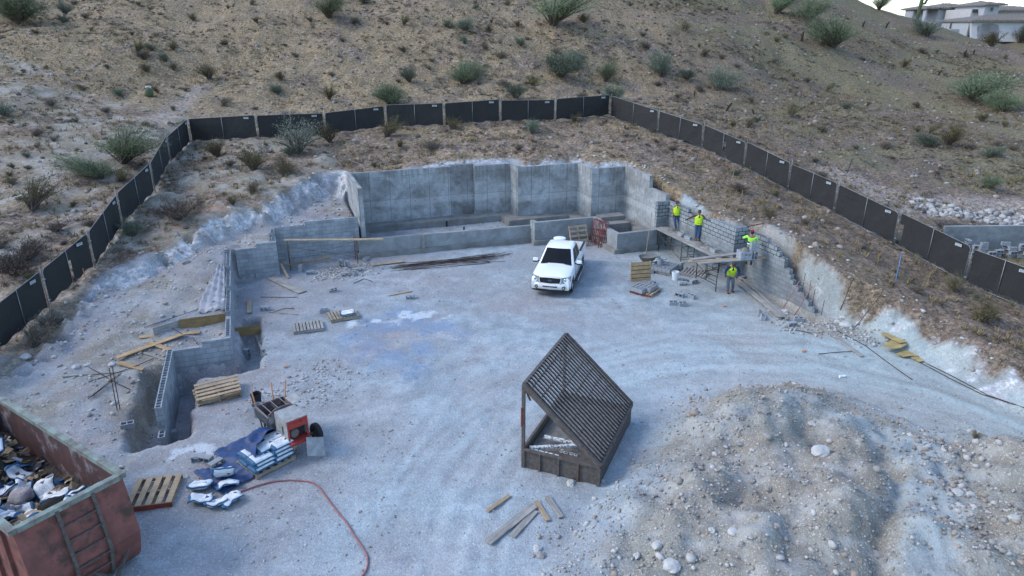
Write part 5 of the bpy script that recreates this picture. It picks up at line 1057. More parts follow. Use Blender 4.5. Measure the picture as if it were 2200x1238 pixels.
# broken yellow plywood on the right
def ply(pts, label, dz=.03):
    P_ = [G(x, y) for x, y in pts]; c = sum(P_, Vector()) / len(P_); z = max(p.z for p in P_) + dz; mb = MB(); mb.prism([(p.x - c.x, p.y - c.y) for p in P_], 0, .02); o = mb.build('plywood_piece', M['ply']); o.location = (c.x, c.y, z); tag(o, label, 'plywood', 'broken plywood sheets'); return o
ply([(1888, 724), (1906, 718), (1948, 742), (1930, 752), (1912, 744)], 'long yellow plywood strip, uppermost of the broken sheets', .04)
ply([(1912, 742), (1946, 743), (1946, 750), (1930, 762), (1918, 763), (1894, 756)], 'ragged yellow plywood sheet in the middle of the broken ones', .09)
ply([(1924, 766), (1944, 756), (1974, 768), (1956, 770), (1940, 772)], 'ragged yellow plywood piece under the middle sheet', .05)
ply([(1956, 772), (1972, 767), (1984, 778), (1974, 782)], 'small yellow plywood offcut, lowest of the broken sheets', .03)
# ochre form boards in the trench beside the wall
def upright(a, b_, h, th, m_, label, z=None, name='form_board', cat='board'):
    d = (b_ - a); d.z = 0; L_ = d.length; mb = MB(); mb.box((L_ / 2, 0, h / 2), (L_, th, h)); o = mb.build(name, M[m_]); o.location = (a.x, a.y, a.z if z is None else z); o.rotation_euler = (R(-8), 0, math.atan2(d.y, d.x)); tag(o, label, cat, 'form boards'); return o
upright(UV(-3.7, 28.0, .45), UV(-1.97, 28.0, .45), .42, .03, 'ochre', 'ochre form board set on edge left of the block wall')
upright(UV(-1.7, 28.05, .0), UV(-.75, 28.05, .0), .42, .03, 'ochre', 'ochre form board on edge in the trench right of the block wall', -.25)
upright(UV(-.85, 27.0, .0), UV(-.75, 26.3, .0), .6, .03, 'ochre', 'ochre board end deep in the trench behind the pallets', -.75)
upright(UV(-4.6, 27.6, .45), UV(-3.7, 28.1, .45), .35, .03, 'wood_grey', 'grey form board on edge at the end of the ochre one')
# clear plastic sheet crumpled next to the wall
mb = MB(); nu, nv = 26, 10; pts = [(475, 600), (440, 650), (470, 690), (420, 690)]
vs = []
for j in range(nv + 1):
    for i in range(nu + 1):
        t, s_ = i / nu, j / nv; u = -1.98 - s_ * (.35 + .75 * t); v = 32.6 - 4.2 * t + .4 * s_; q_ = UV(u, v)
        vs.append((q_.x, q_.y, hz(q_.x, q_.y) + .06 + .05 * math.sin(s_ * 19 + t * 3) * (1 if j not in (0, nv) else .3) + .04 * math.sin(t * 40 + s_ * 5)))
mb.add(vs, [(j * (nu + 1) + i, j * (nu + 1) + i + 1, (j + 1) * (nu + 1) + i + 1, (j + 1) * (nu + 1) + i) for j in range(nv) for i in range(nu)])
o = mb.build('plastic_sheet', M['plastic'], loc=UV(-2.3, 30.5, 1), smooth=True); tag(o, 'crumpled clear plastic sheeting along the outside of the left block wall', 'plastic sheet'); o.modifiers.new('s', 'SOLIDIFY').thickness = .004
# rebar
def rod(pts, label, r=.012, name='rebar', group='loose reinforcing bars', m_='rebar'):
    P_ = [Vector(p) for p in pts]; c = P_[0]; mb = MB(); mb.tube([p - c for p in P_], r, 6); o = mb.build(name, M[m_], smooth=True); o.location = c; return tag(o, label, 'rebar', group)
def rpx(pts, label, r=.014, lift=.03, **k):
    P_ = []
    for q_ in pts: P_.append(G(q_[0], q_[1], lift + (q_[2] if len(q_) > 2 else 0)))
    out = []
    for a, b_ in zip(P_[:-1], P_[1:]):
        n_ = max(1, int((b_ - a).length / .7))
        for i in range(n_):
            p = a + (b_ - a) * i / n_; 
            if abs(a.z - hz(a.x, a.y)) < .15 and abs(b_.z - hz(b_.x, b_.y)) < .15: p.z = hz(p.x, p.y) + lift
            out.append(p)
    out.append(P_[-1]); return rod(out, label, r, **k)
rnb = random.Random(3)
for i in range(26):
    f = rnb.random(); x0 = 845 + rnb.uniform(-8, 60); y0 = 574 + rnb.uniform(-6, 12) - (x0 - 845) * .1; x1 = 1105 - rnb.uniform(0, 60); y1 = 548 + rnb.uniform(-6, 14) + (1105 - x1) * .08
    rpx([(x0, y0), ((x0 + x1) / 2, (y0 + y1) / 2 + rnb.uniform(-2, 2)), (x1, y1)], 'long rusty bar in the bundle of rebar behind the pickup', .011, .02 + rnb.random() * .06, group='rebar bundle behind the pickup')
RB = [([(1718, 728, .9), (1718, 728, 0)], None)]
for pts, lab in [([(40, 700 + 5), (330, 665), (440, 655)], None)]: pass
rpx([(310, 705), (355, 690), (420, 668), (475, 642)], 'thin bar lying along the spoil above the yellow boards')
rpx([(330, 772), (190, 822), (140, 862)][0:2], 'dark bar left of the yellow boards')
rpx([(192, 793), (280, 840)], 'short bar crossing the grey strip left of the trench', lift=.06); rpx([(190, 860), (250, 812)], 'bar pointing up towards the grey strip', lift=.06); rpx([(195, 858), (262, 806)], 'second bar pointing up towards the grey strip', lift=.08)
rpx([(252, 882, .0), (255, 878, 1.5)], 'left one of two bars standing upright left of the trench', lift=0); rpx([(258, 880, .0), (262, 876, 1.55)], 'right one of two bars standing upright left of the trench', lift=0)
rpx([(368, 706), (395, 735, .3)], 'bar stuck out of the ground above the yellow boards, left one', lift=.05); rpx([(415, 735), (432, 765, .2)], 'bar stuck out of the ground by the wall step', lift=.2)
rpx([(560, 640), (640, 640)][:2], 'straight bar on the gravel near the wide grey plank'); rpx([(588, 672), (612, 664), (633, 665)], 'bent bar lying on the gravel near the trench')
rpx([(760, 610), (782, 600), (800, 606)], 'bent bar on the rubble near the stem wall')
rpx([(1805, 668), (1828, 628, .6)], 'dark bar leaning on the right bank, left one', lift=.05); rpx([(1832, 712), (1885, 655, .3), (1892, 648, .4)], 'long dark bar leaning on the right bank, right one', lift=.05)
rpx([(1795, 710), (1860, 745), (1900, 775), (1960, 818)], 'long dark bar lying on the road next to the grey plank'); rpx([(1758, 762), (1830, 756)], 'short bar under the end of the grey plank'); rpx([(1690, 706), (1745, 718)], 'bar on the gravel at the end of the long planks')
rpx([(1975, 775), (2050, 812), (2120, 850), (2200, 878)], 'upper one of two long bars along the foot of the right bank'); rpx([(1970, 778), (2040, 815), (2110, 850), (2180, 872)], 'lower one of two long bars along the foot of the right bank', lift=.04)
rpx([(548, 598, .0), (548, 570, .0)], 'thin bar by the corner of the left wall')
# red hose
hp = [(505, 1062), (540, 1050), (580, 1038), (620, 1034), (660, 1036), (685, 1048), (705, 1075), (728, 1105), (745, 1125), (760, 1150), (780, 1180), (790, 1200), (788, 1225), (775, 1245)]
P_ = [G(*a, .03) for a in hp]; mb = MB()
def smooth_path(P_, k=6):
    out = []
    for i in range(len(P_) - 1):
        p0, p1, p2, p3 = P_[max(i - 1, 0)], P_[i], P_[i + 1], P_[min(i + 2, len(P_) - 1)]
        for j in range(k):
            t = j / k; out.append(.5 * ((2 * p1) + (p2 - p0) * t + (2 * p0 - 5 * p1 + 4 * p2 - p3) * t * t + (3 * p1 - p0 - 3 * p2 + p3) * t ** 3))
    out.append(P_[-1]); return out
sp_ = smooth_path(P_); sp_ = [Vector((p.x, p.y, hz(p.x, p.y) + .03)) for p in sp_]; mb.tube(sp_, .022, 8); o = mb.build('water_hose', M['hose'], loc=sp_[0], smooth=True); tag(o, 'faded red hose curving across the dusty pad', 'hose')
# ------------------------------------------------------------------ pickup truck
PAINT = mat('white_car_paint', (.82, .84, .84), (.74, .76, .76), 1.2, .3, 0, 0, spec=.5, coat=.5)
_n = PAINT.node_tree; _b = [q for q in _n.nodes if q.type == 'BSDF_PRINCIPLED'][0]; _tc = _n.nodes.new('ShaderNodeTexCoord'); _s2 = _n.nodes.new('ShaderNodeSeparateXYZ'); _n.links.new(_tc.outputs['Object'], _s2.inputs[0])
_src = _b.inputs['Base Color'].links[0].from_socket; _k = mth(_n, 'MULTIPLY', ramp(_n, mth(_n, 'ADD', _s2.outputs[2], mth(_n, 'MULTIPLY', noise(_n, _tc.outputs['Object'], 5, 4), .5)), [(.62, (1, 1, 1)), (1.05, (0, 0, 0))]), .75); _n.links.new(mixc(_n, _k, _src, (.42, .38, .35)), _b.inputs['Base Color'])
GLASS = mat('tinted_glass', (.008, .009, .011), (.005, .006, .007), 2, .25, 0, 0, spec=.22)
BLACKP = mat('black_trim', (.02, .02, .022), None, 4, .5); CHROME = mat('chrome', (.6, .62, .64), None, 4, .15, 1, 0); LAMPG = mat('lamp_lens', (.42, .47, .46), (.16, .18, .18), 9, .12, .3, 0)
HUB = mat('alloy', (.4, .41, .42), (.25, .25, .26), 6, .3, .8, 0)
tk = thing('pickup_truck', 'white pickup truck with tinted windows parked nose towards the viewer on the pad', 'pickup truck')
tk.rotation_euler = (0, 0, R(256.5)); hd = Vector((math.cos(R(256.5)), math.sin(R(256.5)), 0)); fc = W(1181, 639); tk.scale = (.94, .94, .94); tk.location = (fc.x - hd.x * 2.68, fc.y - hd.y * 2.68, hz(fc.x - hd.x * 2.68, fc.y - hd.y * 2.68))
FW, RW, WR = 1.82, -1.68, .39
def zbot(x):
    z = .42
    for wx in (FW, RW):
        d = abs(x - wx)
        if d < .5: z = max(z, WR + math.sqrt(max(0, .5 ** 2 - d * d)) * .98)
    return z
def ztop(x):
    P_ = [(-2.85, 1.22), (-1.1, 1.22), (1.1, 1.2), (1.3, 1.2), (2.2, 1.16), (2.6, 1.12), (2.76, 1.06), (2.84, .9)]
    for a, b_ in zip(P_[:-1], P_[1:]):
        if x <= b_[0]: return a[1] + (b_[1] - a[1]) * (x - a[0]) / (b_[0] - a[0])
    return P_[-1][1]
def loft(mb, xs, sec):
    rings = [sec(x) for x in xs]; n_ = len(rings[0]); vs = [v for r_ in rings for v in r_]
    fs = [(i * n_ + k, i * n_ + k + 1, (i + 1) * n_ + k + 1, (i + 1) * n_ + k) for i in range(len(xs) - 1) for k in range(n_ - 1)]
    fs.append(tuple(range(n_))); fs.append(tuple((len(xs) - 1) * n_ + k for k in range(n_))[::-1]); mb.add(vs, fs)
def sec_front(x):
    zb, zt = zbot(x), ztop(x); w_ = 1.0 - .05 * max(0, (x - 2.2) / .6) ** 2 - .015; o_ = []
    half = [(w_ - .02, zb), (w_, zb + .04), (w_ + (.02 if abs(x - FW) < .55 else 0), max(zb + .06, .8)), (w_, max(zb + .08, zt - .2)), (w_ - .03, zt - .08), (w_ - .1, zt - .01), (w_ * .62, zt + .015), (w_ * .5, zt + .035), (0, zt + .05)]
    return [(x, y, z) for y, z in half] + [(x, -y, z) for y, z in half[::-1][1:]]
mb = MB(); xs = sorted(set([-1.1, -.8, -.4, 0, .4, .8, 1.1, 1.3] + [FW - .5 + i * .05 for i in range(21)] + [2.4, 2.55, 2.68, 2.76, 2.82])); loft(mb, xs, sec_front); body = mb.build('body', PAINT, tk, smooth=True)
def smooth_by_angle(o, a=35):
    try:
        me_ = o.data; bm = bmesh.new(); bm.from_mesh(me_)
        for e in bm.edges:
            if len(e.link_faces) == 2 and e.calc_face_angle() > R(a): e.smooth = False
        bm.to_mesh(me_); bm.free()
    except Exception: pass
smooth_by_angle(body, 40)
# bed: two side walls with arches, floor, front wall
for s_ in (1, -1):
    mb = MB(); xs = sorted(set([-2.85, -2.6, -2.3] + [RW - .5 + i * .05 for i in range(21)] + [-1.12]))
    def sec_bed(x):
        zb, zt = zbot(x), 1.24; return [(x, s_ * .8, zb), (x, s_ * .985, zb), (x, s_ * 1.0, max(zb + .02, .8)), (x, s_ * .99, 1.12), (x, s_ * .96, zt), (x, s_ * .84, zt), (x, s_ * .8, zt - .04), (x, s_ * .8, zb)]
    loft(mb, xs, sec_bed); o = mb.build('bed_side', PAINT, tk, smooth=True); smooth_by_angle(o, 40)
    mb = MB(); mb.box((-1.98, s_ * .89, 1.25), (1.72, .12, .02)); mb.build('bed_rail', BLACKP, tk)
mb = MB(); mb.box((-1.98, 0, .72), (1.74, 1.62, .06)); mb.box((-1.14, 0, .98), (.05, 1.62, .5)); mb.build('bed_floor', BLACKP, tk)
mb = MB(); mb.box((-2.85, 0, .92), (.07, 1.66, .62)); mb.build('tailgate', PAINT, tk, bevel=.015); mb = MB(); mb.box((-2.97, 0, .58), (.14, 1.9, .16)); mb.build('rear_bumper', CHROME, tk, bevel=.02)
mb = MB(); mb.box((0, 0, .5), (4.9, 1.5, .25)); mb.box((FW, 0, .6), (1.0, 1.5, .5)); mb.build('chassis', BLACKP, tk)
# cab
cb = [(1.2, .9, 1.19), (-1.08, .93, 1.2)]; ct = [(.36, .68, 1.86), (-.93, .7, 1.86)]
mb = MB()
def cabsec(t):  # t 0..1 from belt to roof edge
    xf = 1.2 + (.36 - 1.2) * t; xr = -1.08 + (.15) * t; yf = .9 - .21 * t; return xf, xr, yf
rings = []
for t, ins in ((0, 0), (.25, 0), (.5, 0), (.75, 0), (.93, 0), (1.0, .05), (1.04, .14), (1.055, .4)):
    xf, xr, yf = cabsec(min(t, 1)); z = 1.19 + .67 * t; xf -= ins * 1.2; xr += ins; yf -= ins
    rings.append([(xf, yf - .06, z), (xf + .035, 0, z + (.01 if t > .9 else 0)), (xf, -yf + .06, z), (xf - .07, -yf, z), (0 - .2, -yf - .01 + ins * .2, z), (xr + .06, -yf, z), (xr, -yf + .07, z), (xr - .015, 0, z), (xr, yf - .07, z), (xr + .06, yf, z), (-.2, yf + .01 - ins * .2, z), (xf - .07, yf, z)])
n_ = 12; mb.add([v for r_ in rings for v in r_], [(i * n_ + k, i * n_ + (k + 1) % n_, (i + 1) * n_ + (k + 1) % n_, (i + 1) * n_ + k) for i in range(len(rings) - 1) for k in range(n_)] + [tuple((len(rings) - 1) * n_ + k for k in range(n_))])
o = mb.build('cab', PAINT, tk, smooth=True); smooth_by_angle(o, 45)
def pane(name, pts, off, m_=GLASS, root=tk, th=.012):
    P_ = [Vector(p) for p in pts]; nrm = (P_[1] - P_[0]).cross(P_[-1] - P_[0]).normalized(); n_ = len(P_); nrm = nrm if nrm.dot(Vector(off)) > 0 else -nrm
    mb = MB(); vs = [p + nrm * .002 for p in P_] + [p + nrm * th for p in P_]; mb.add(vs, [tuple(range(n_)), tuple(range(n_, 2 * n_))] + [(i, (i + 1) % n_, n_ + (i + 1) % n_, n_ + i) for i in range(n_)]); return mb.build(name, m_, root)
def cpt(t, y, side=0): xf, xr, yf = cabsec(t); return (xf + .035 * (1 - abs(y) / .85), y * (yf - .07) / .83, 1.19 + .67 * t)
mb = MB(); nn_ = 8; vs = []; 
for j in range(5):
    t = .06 + .86 * j / 4
    for i in range(nn_ + 1):
        y = -.82 + 1.64 * i / nn_; xf, xr, yf = cabsec(t); vs.append((xf + .045 - .035 * (abs(y) / .83) + .004, y * (yf - .085) / .83, 1.19 + .67 * t + .012))
mb.add(vs, [(j * (nn_ + 1) + i, j * (nn_ + 1) + i + 1, (j + 1) * (nn_ + 1) + i + 1, (j + 1) * (nn_ + 1) + i) for j in range(4) for i in range(nn_)]); ws = mb.build('windshield', GLASS, tk, smooth=True)
mb = MB(); mb.bar((1.17, .7, 1.235), (1.13, .1, 1.25), .02, .02); mb.build('wiper', BLACKP, ws); mb = MB(); mb.bar((1.17, -.1, 1.235), (1.13, -.7, 1.25), .02, .02); mb.build('wiper', BLACKP, ws)
mb = MB(); mb.box((1.2, 0, 1.222), (.14, 1.6, .03)); mb.build('cowl', BLACKP, tk)
for s_ in (1, -1):
    def sp2(x, t): xf, xr, yf = cabsec(t); return (x, s_ * (yf + .012), 1.19 + .67 * t)
    pane('side_window', [sp2(.93, .07), sp2(.0, .07), sp2(-.1, .9), sp2(.33, .9)], (0, s_, 0), th=.014); pane('rear_side_window', [sp2(-.12, .07), sp2(-.86, .09), sp2(-.78, .88), sp2(-.2, .9)], (0, s_, 0), th=.014)
    mb = MB(); mb.box((.87, s_ * 1.14, 1.28), (.12, .26, .17)); mi_ = mb.build('mirror', PAINT, tk, bevel=.03); mb = MB(); mb.box((.86, s_ * 1.14, 1.175), (.13, .25, .07)); mb.bar((.88, s_ * .92, 1.2), (.87, s_ * 1.06, 1.22), .06, .06); mb.build('mirror_base', BLACKP, mi_)
    # door seams and handle
    mb = MB(); mb.box((-.08, s_ * .987, .88), (.012, .01, .62)); mb.build('door_seam', BLACKP, tk); mb = MB(); mb.box((.98, s_ * .99, .88), (.012, .01, .56)); mb.build('door_seam', BLACKP, tk)
    mb = MB(); mb.box((.06, s_ * 1.0, 1.04), (.18, .03, .04)); mb.build('door_handle', BLACKP, tk, bevel=.008)
    mb = MB(); mb.box((.0, s_ * 1.04, .36), (2.3, .18, .05)); sb = mb.build('running_board', BLACKP, tk, bevel=.015); mb = MB(); mb.bar((-1.15, s_ * 1.135, .375), (1.15, s_ * 1.135, .375), .025, .03); mb.build('trim_strip', CHROME, sb)
    mb = MB(); vs = [(2.83, s_ * .56, .78), (2.82, s_ * .58, 1.06), (2.7, s_ * .9, 1.09), (2.5, s_ * .985, 1.09), (2.53, s_ * .99, .86), (2.76, s_ * .9, .78)]; c_ = Vector((2.5, s_ * .6, .93)); mb.add([Vector(v) + Vector((.025, s_ * .008, 0)) for v in vs] + [Vector(v) - Vector((.06, s_ * .03, 0)) for v in vs], [(0, 1, 2, 5), (2, 3, 4, 5)] + [(i, (i + 1) % 6, 6 + (i + 1) % 6, 6 + i) for i in range(6)]); hl_ = mb.build('headlight', LAMPG, tk)
    mb = MB(); mb.ball((2.8, s_ * .74, .94), .085, 2, (.4, 1, 1)); mb.build('reflector', CHROME, hl_, smooth=True)
    mb = MB(); mb.lathe([(0, 0), (.075, 0), (.09, -.015), (.09, -.05)], 16, (2.9, s_ * .68, .56), 'x'); fl = mb.build('fog_light', BLACKP, tk); mb = MB(); mb.lathe([(0, .006), (.05, .004), (.055, -.01)], 14, (2.9, s_ * .68, .56), 'x'); mb.build('lens', LAMPG, fl)
    for wx in (FW, RW):
        wt = MB(); wt.lathe([(.24, -.12), (.36, -.125), (.39, -.1), (.395, 0), (.39, .1), (.36, .125), (.24, .12)], 28, (wx, s_ * .87, .39), 'y'); w_o = wt.build('wheel', M['tyre'], tk, smooth=True)
        rm = MB(); rm.lathe([(0, .05), (.06, .05), (.07, .03), (.2, .02), (.245, .1)], 20, (0, 0, 0), 'y')
        for k in range(6):
            a = k * math.pi / 3; rm.bar((0, .045, 0), (.22 * math.cos(a), .05, .22 * math.sin(a)), .05, .03, up=(0, 1, 0))
        r_o = rm.build('rim', HUB, w_o); r_o.location = (wx, s_ * .87, .39); r_o.rotation_euler = (0, 0, 0 if s_ > 0 else math.pi)
mb = MB(); mb.prism([(2.86, -.52), (2.88, -.3), (2.885, 0), (2.88, .3), (2.86, .52), (2.7, .52), (2.7, -.52)], .74, 1.06); gr_ = mb.build('grille', BLACKP, tk)
mb = MB()
mb.tube([(2.88, -.48, .75), (2.88, -.54, .9), (2.87, -.54, 1.06), (2.9, 0, 1.08), (2.87, .54, 1.06), (2.88, .54, .9), (2.88, .48, .75), (2.91, 0, .735), (2.88, -.48, .75)], .022, 6); mb.build('surround', PAINT, gr_, smooth=True)
mb = MB(); mb.lathe([(0, .012), (.09, .01), (.1, 0)], 20, (0, 0, 0), 'x'); em = mb.build('emblem', CHROME, gr_); em.location = (2.875, 0, .905); em.scale = (1, 1.0, .45); mb = MB(); mb.lathe([(0, .016), (.075, .014)], 20, (0, 0, 0), 'x'); e2 = mb.build('emblem_face', mat('emblem_blue', (.02, .05, .2), None, 3, .3), gr_); e2.location = (2.877, 0, .905); e2.scale = (1, 1, .42)
# front bumper, lower valance
mb = MB(); bp = [(-.99, 2.55), (-.9, 2.78), (-.6, 2.89), (0, 2.93), (.6, 2.89), (.9, 2.78), (.99, 2.55)]
vs = [(x, y, z) for z, k in ((.44, -.04), (.5, 0), (.68, 0), (.76, -.05)) for (y, x) in [(a, b_ + k) for a, b_ in bp]] ; n_ = 7
fs = [(j * n_ + i, j * n_ + i + 1, (j + 1) * n_ + i + 1, (j + 1) * n_ + i) for j in range(3) for i in range(n_ - 1)]; b0 = len(vs); vs += [(2.5, y, .44) for y, x in bp] + [(2.5, y, .76) for y, x in bp]
fs += [(i, i + 1, b0 + i + 1, b0 + i) for i in range(n_ - 1)] + [(21 + i, 22 + i, b0 + 8 + i, b0 + 7 + i) for i in range(n_ - 1)]
mb.add(vs, fs); bmp = mb.build('front_bumper', PAINT, tk, smooth=True); smooth_by_angle(bmp, 50)
mb = MB(); mb.box((2.89, 0, .6), (.1, .72, .06)); mb.build('air_slot', BLACKP, bmp, bevel=.01); mb = MB(); mb.prism([(b_ - .03, a) for a, b_ in bp] + [(2.45, .9), (2.45, -.9)], .33, .44); mb.build('valance', BLACKP, bmp)
mb = MB(); mb.ball((.62, -.38, 1.42), .17, 2, (.6, 1, .8)); 
o = mb.build('hard_hat', M['wood_tan'], smooth=True); o.matrix_world = tk.matrix_basis @ Matrix.Identity(4); tag(o, 'pale hard hat on the dashboard of the pickup', 'hard hat')
lc = thing('lidded_drum', 'white round lidded drum standing in the pickup bed behind the cab', 'drum'); lc.location = tk.location + Matrix.Rotation(tk.rotation_euler.z, 3, 'Z') @ Vector((-1.45, -.28, .76)); mb = MB(); mb.lathe([(0, 0), (.25, 0), (.29, .3), (.3, .86), (0, .86)], 20); mb.build('drum', M['pvc'], lc, smooth=False); mb = MB(); mb.lathe([(0, .93), (.26, .92), (.32, .9), (.32, .86), (.29, .86)], 20); mb.build('lid', M['white'], lc, smooth=True)
mb = MB(); mb.box((0, 0, 0), (1.3, .3, .05)); mb.box((.1, .25, .03), (1.0, .2, .05), Matrix.Rotation(.2, 3, 'Z')); o = mb.build('lumber', M['wood_grey']); o.location = tk.location + Matrix.Rotation(tk.rotation_euler.z, 3, 'Z') @ Vector((-2.05, .3, .8)); o.rotation_euler = tk.rotation_euler; tag(o, 'grey board lying in the bed of the pickup', 'lumber')

# ------------------------------------------------------------------ rock sifter box
A_ = W(1124, 1003); ang = R(-23); sf = thing('rock_screen', 'big rusty rock sifter box with a sloping bar grate on two posts', 'rock screen', (A_.x, A_.y, 0), ang)
RU = M['rust']; Wd, Dp, HB, HT = 2.25, 3.55, .62, 2.66
def P3(mb_fn, name, m_=RU, parent=sf, **k): mb = MB(); mb_fn(mb); return mb.build(name, m_, parent, **k)
fw_ = P3(lambda m: m.box((Wd / 2, 0, HB / 2 - .2), (Wd, .02, HB + .36)), 'front_wall')
for i in range(1, 4): P3(lambda m: m.bar((Wd * i / 4 - .05, -.04, -.25), (Wd * i / 4 - .05, -.04, HB - .03), .06, .06), 'rib', parent=fw_)
for i in (0, 1): P3(lambda m: m.bar((.02 + i * (Wd - .04), -.02, -.3), (.02 + i * (Wd - .04), -.02, HB), .09, .09), 'corner_post')
P3(lambda m: m.bar((0, -.03, HB), (Wd, -.03, HB), .08, .06), 'top_rail', parent=fw_)
P3(lambda m: m.box((Wd, Dp / 2, HB / 2 - .15), (.02, Dp, HB + .34)), 'side_wall'); P3(lambda m: m.box((0, Dp / 2, HB / 2 - .2), (.02, Dp, HB + .2)), 'side_wall'); P3(lambda m: m.box((Wd / 2, Dp, HB / 2 - .2), (Wd, .02, HB + .3)), 'back_wall')
P3(lambda m: m.bar((0, 0, HB), (0, Dp, HB), .07, .07), 'top_rail'); P3(lambda m: m.bar((Wd, 0, HB), (Wd, Dp, HB), .1, .08), 'top_rail')
P3(lambda m: m.box((Wd / 2, Dp / 2, .32), (Wd - .04, Dp - .04, .05)), 'dirt_fill', M['mortar'])
for y in (0, Dp):
    P3(lambda m: m.bar((0, y, HB - .7), (0, y, HT), .07, .09), 'post')
    P3(lambda m: m.bar((0, y + (.05 if y == 0 else -.05), HT - .1), (.0, y + (.5 if y == 0 else -.5), HT - .75), .04, .04), 'brace')
    P3(lambda m: m.bar((0, y, HT), (Wd, y, HB + .02), .1, .14), 'channel')
P3(lambda m: m.bar((.0, .0, HT), (0, Dp, HT), .08, .1), 'grate_beam'); P3(lambda m: m.bar((-.035, -.035, 1.35), (-.035, -.035, 1.95), .04, .05), 'red_plate', M['wood_red'])
nb = 21
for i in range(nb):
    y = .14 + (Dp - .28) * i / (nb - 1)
    P3(lambda m: (m.bar((.02, y, HT + .02), (Wd - .02, y, HB + .08), .034, .056), m.bar((.02, y, HT + .058), (Wd - .02, y, HB + .118), .042, .012, mi=1)), 'grate_bar', [M['darksteel'], M['barsteel']])  # pale cap strip: dust, plus the bars' lit top edge put into colour
for k in range(8):
    t = (k + .6) / 8.2; P3(lambda m: m.bar((Wd * t, .05, HT + (HB - HT) * t - .03), (Wd * t, Dp - .05, HT + (HB - HT) * t - .005), .035, .05), 'cross_rod', M['barsteel'])
P3(lambda m: m.bar((.0, .32, HT + .02), (Wd, .32, HB + .06), .09, .03), 'channel')
inv = sf.matrix_basis.inverted() if False else (Matrix.Translation((A_.x, A_.y, 0)) @ Matrix.Rotation(ang, 4, 'Z')).inverted()
WB = mat('chipped_white_paint', (.66, .7, .7), (.5, .52, .52), 9, .7, 0, .2, stain=((.14, .12, .1), 16, .5, .56))
def wl(px0, py0, px1, py1, wd, z=.6, z1=None):
    a = inv @ W(px0, py0, z); b_ = inv @ W(px1, py1, z1 or z); return a, b_
for i, q_ in enumerate([(1138, 962, 1238, 957), (1169, 938, 1236, 952), (1142, 966, 1200, 980)]):
    a, b_ = wl(*q_, .1, .56); P3(lambda m: m.bar(a, b_, .12 if i < 2 else .06, .05), 'painted_angle', WB)
cu = bpy.data.curves.new('txt', 'FONT'); cu.body = 'Scrou'; cu.size = .2; cu.extrude = .002; to = bpy.data.objects.new('painted_word', cu); COL.objects.link(to); bpy.context.view_layer.update()
tm = bpy.data.meshes.new_from_object(to.evaluated_get(bpy.context.evaluated_depsgraph_get())); bpy.data.objects.remove(to); tm.materials.clear(); tm.materials.append(WB); to = bpy.data.objects.new('painted_word', tm); COL.objects.link(to); to.parent = sf
a, b_ = wl(1201, 972, 1253, 985, 0, .5); to.location = a + Vector((0, 0, .012)); to.rotation_euler = (R(12), 0, math.atan2(b_.y - a.y, b_.x - a.x)); to.scale = (1.15, 1, 1)
P3(lambda m: m.prism([(.05, .05), (Wd - .05, .05), (Wd - .25, .75), (1.0, .5)], .47, .5), 'gusset_plate', RU)

# ------------------------------------------------------------------ roll-off dumpster
C1, C2 = Vector((-9.95, 10.95, 0)), Vector((-8.75, 12.77, 0)); mid = (C1 + C2) / 2; dz_ = R(146.6)
du = thing('dumpster', 'long red roll-off dumpster with a pale green rim, full of torn bags and boards', 'dumpster', (mid.x, mid.y, hz(-9.2, 12.2)), dz_)
DL, DW, DH = 6.6, 2.2, 2.38
prof = [(.0, DH), (-.14, 1.7), (-.26, 1.0), (-.08, .35), (.1, .12)]
def dpart(fn, name, m_=M['dumpster'], parent=du, **k): mb = MB(); fn(mb); return mb.build(name, m_, parent, **k)
def endw(m):
    for (x0, z0), (x1, z1) in zip(prof[:-1], prof[1:]):
        for off in (0,): m.add([(x0, -DW / 2, z0), (x0, DW / 2, z0), (x1, DW / 2, z1), (x1, -DW / 2, z1), (x0 + .05, -DW / 2, z0), (x0 + .05, DW / 2, z0), (x1 + .05, DW / 2, z1), (x1 + .05, -DW / 2, z1)], [(0, 1, 2, 3), (7, 6, 5, 4), (0, 3, 7, 4), (1, 5, 6, 2), (0, 4, 5, 1), (3, 2, 6, 7)])
ew = dpart(endw, 'end_wall')
def side(s_):
    def f(m):
        pts = [(p[0] + .02, p[1]) for p in prof] + [(DL, .12), (DL, DH)]; n_ = len(pts); y0, y1 = s_ * (DW / 2), s_ * (DW / 2 - .04)
        m.add([(x, y0, z) for x, z in pts] + [(x, y1, z) for x, z in pts], [tuple(range(n_)), tuple(range(n_, 2 * n_))[::-1]] + [(i, (i + 1) % n_, n_ + (i + 1) % n_, n_ + i) for i in range(n_)])
    return f
for s_ in (1, -1):
    o = dpart(side(s_), 'side_wall'); dpart(lambda m: m.box((DL / 2 + .05, s_ * (DW / 2 - .047), 1.2), (DL - .1, .012, 2.2)), 'inner_face', M['dumpin'], o)
    for k in range(8): dpart(lambda m: m.bar((.5 + k * .8, s_ * (DW / 2 + .03), .2), (.5 + k * .8, s_ * (DW / 2 + .03), DH - .1), .08, .06), 'rib', parent=o)
    dpart(lambda m: m.bar((-.05, s_ * DW / 2, DH + .02), (DL + .05, s_ * DW / 2, DH + .02), .15, .12), 'rim', M['rim'])
dpart(lambda m: m.bar((0, -DW / 2 + .076, DH + .02), (0, DW / 2 - .076, DH + .02), .15, .12), 'rim', M['rim']); dpart(lambda m: m.bar((DL, -DW / 2 + .076, DH + .02), (DL, DW / 2 - .076, DH + .02), .15, .12), 'rim', M['rim'])
dpart(lambda m: m.box((DL, 0, 1.25), (.05, DW - .1, 2.2)), 'end_wall', M['dumpin']); dpart(lambda m: m.box((DL / 2, 0, .3), (DL, DW - .1, .08)), 'floor', M['dumpin'])
dpart(lambda m: m.box((DL / 2, 0, .12), (DL - .3, 1.0, .14)), 'skid_frame', M['darksteel'])
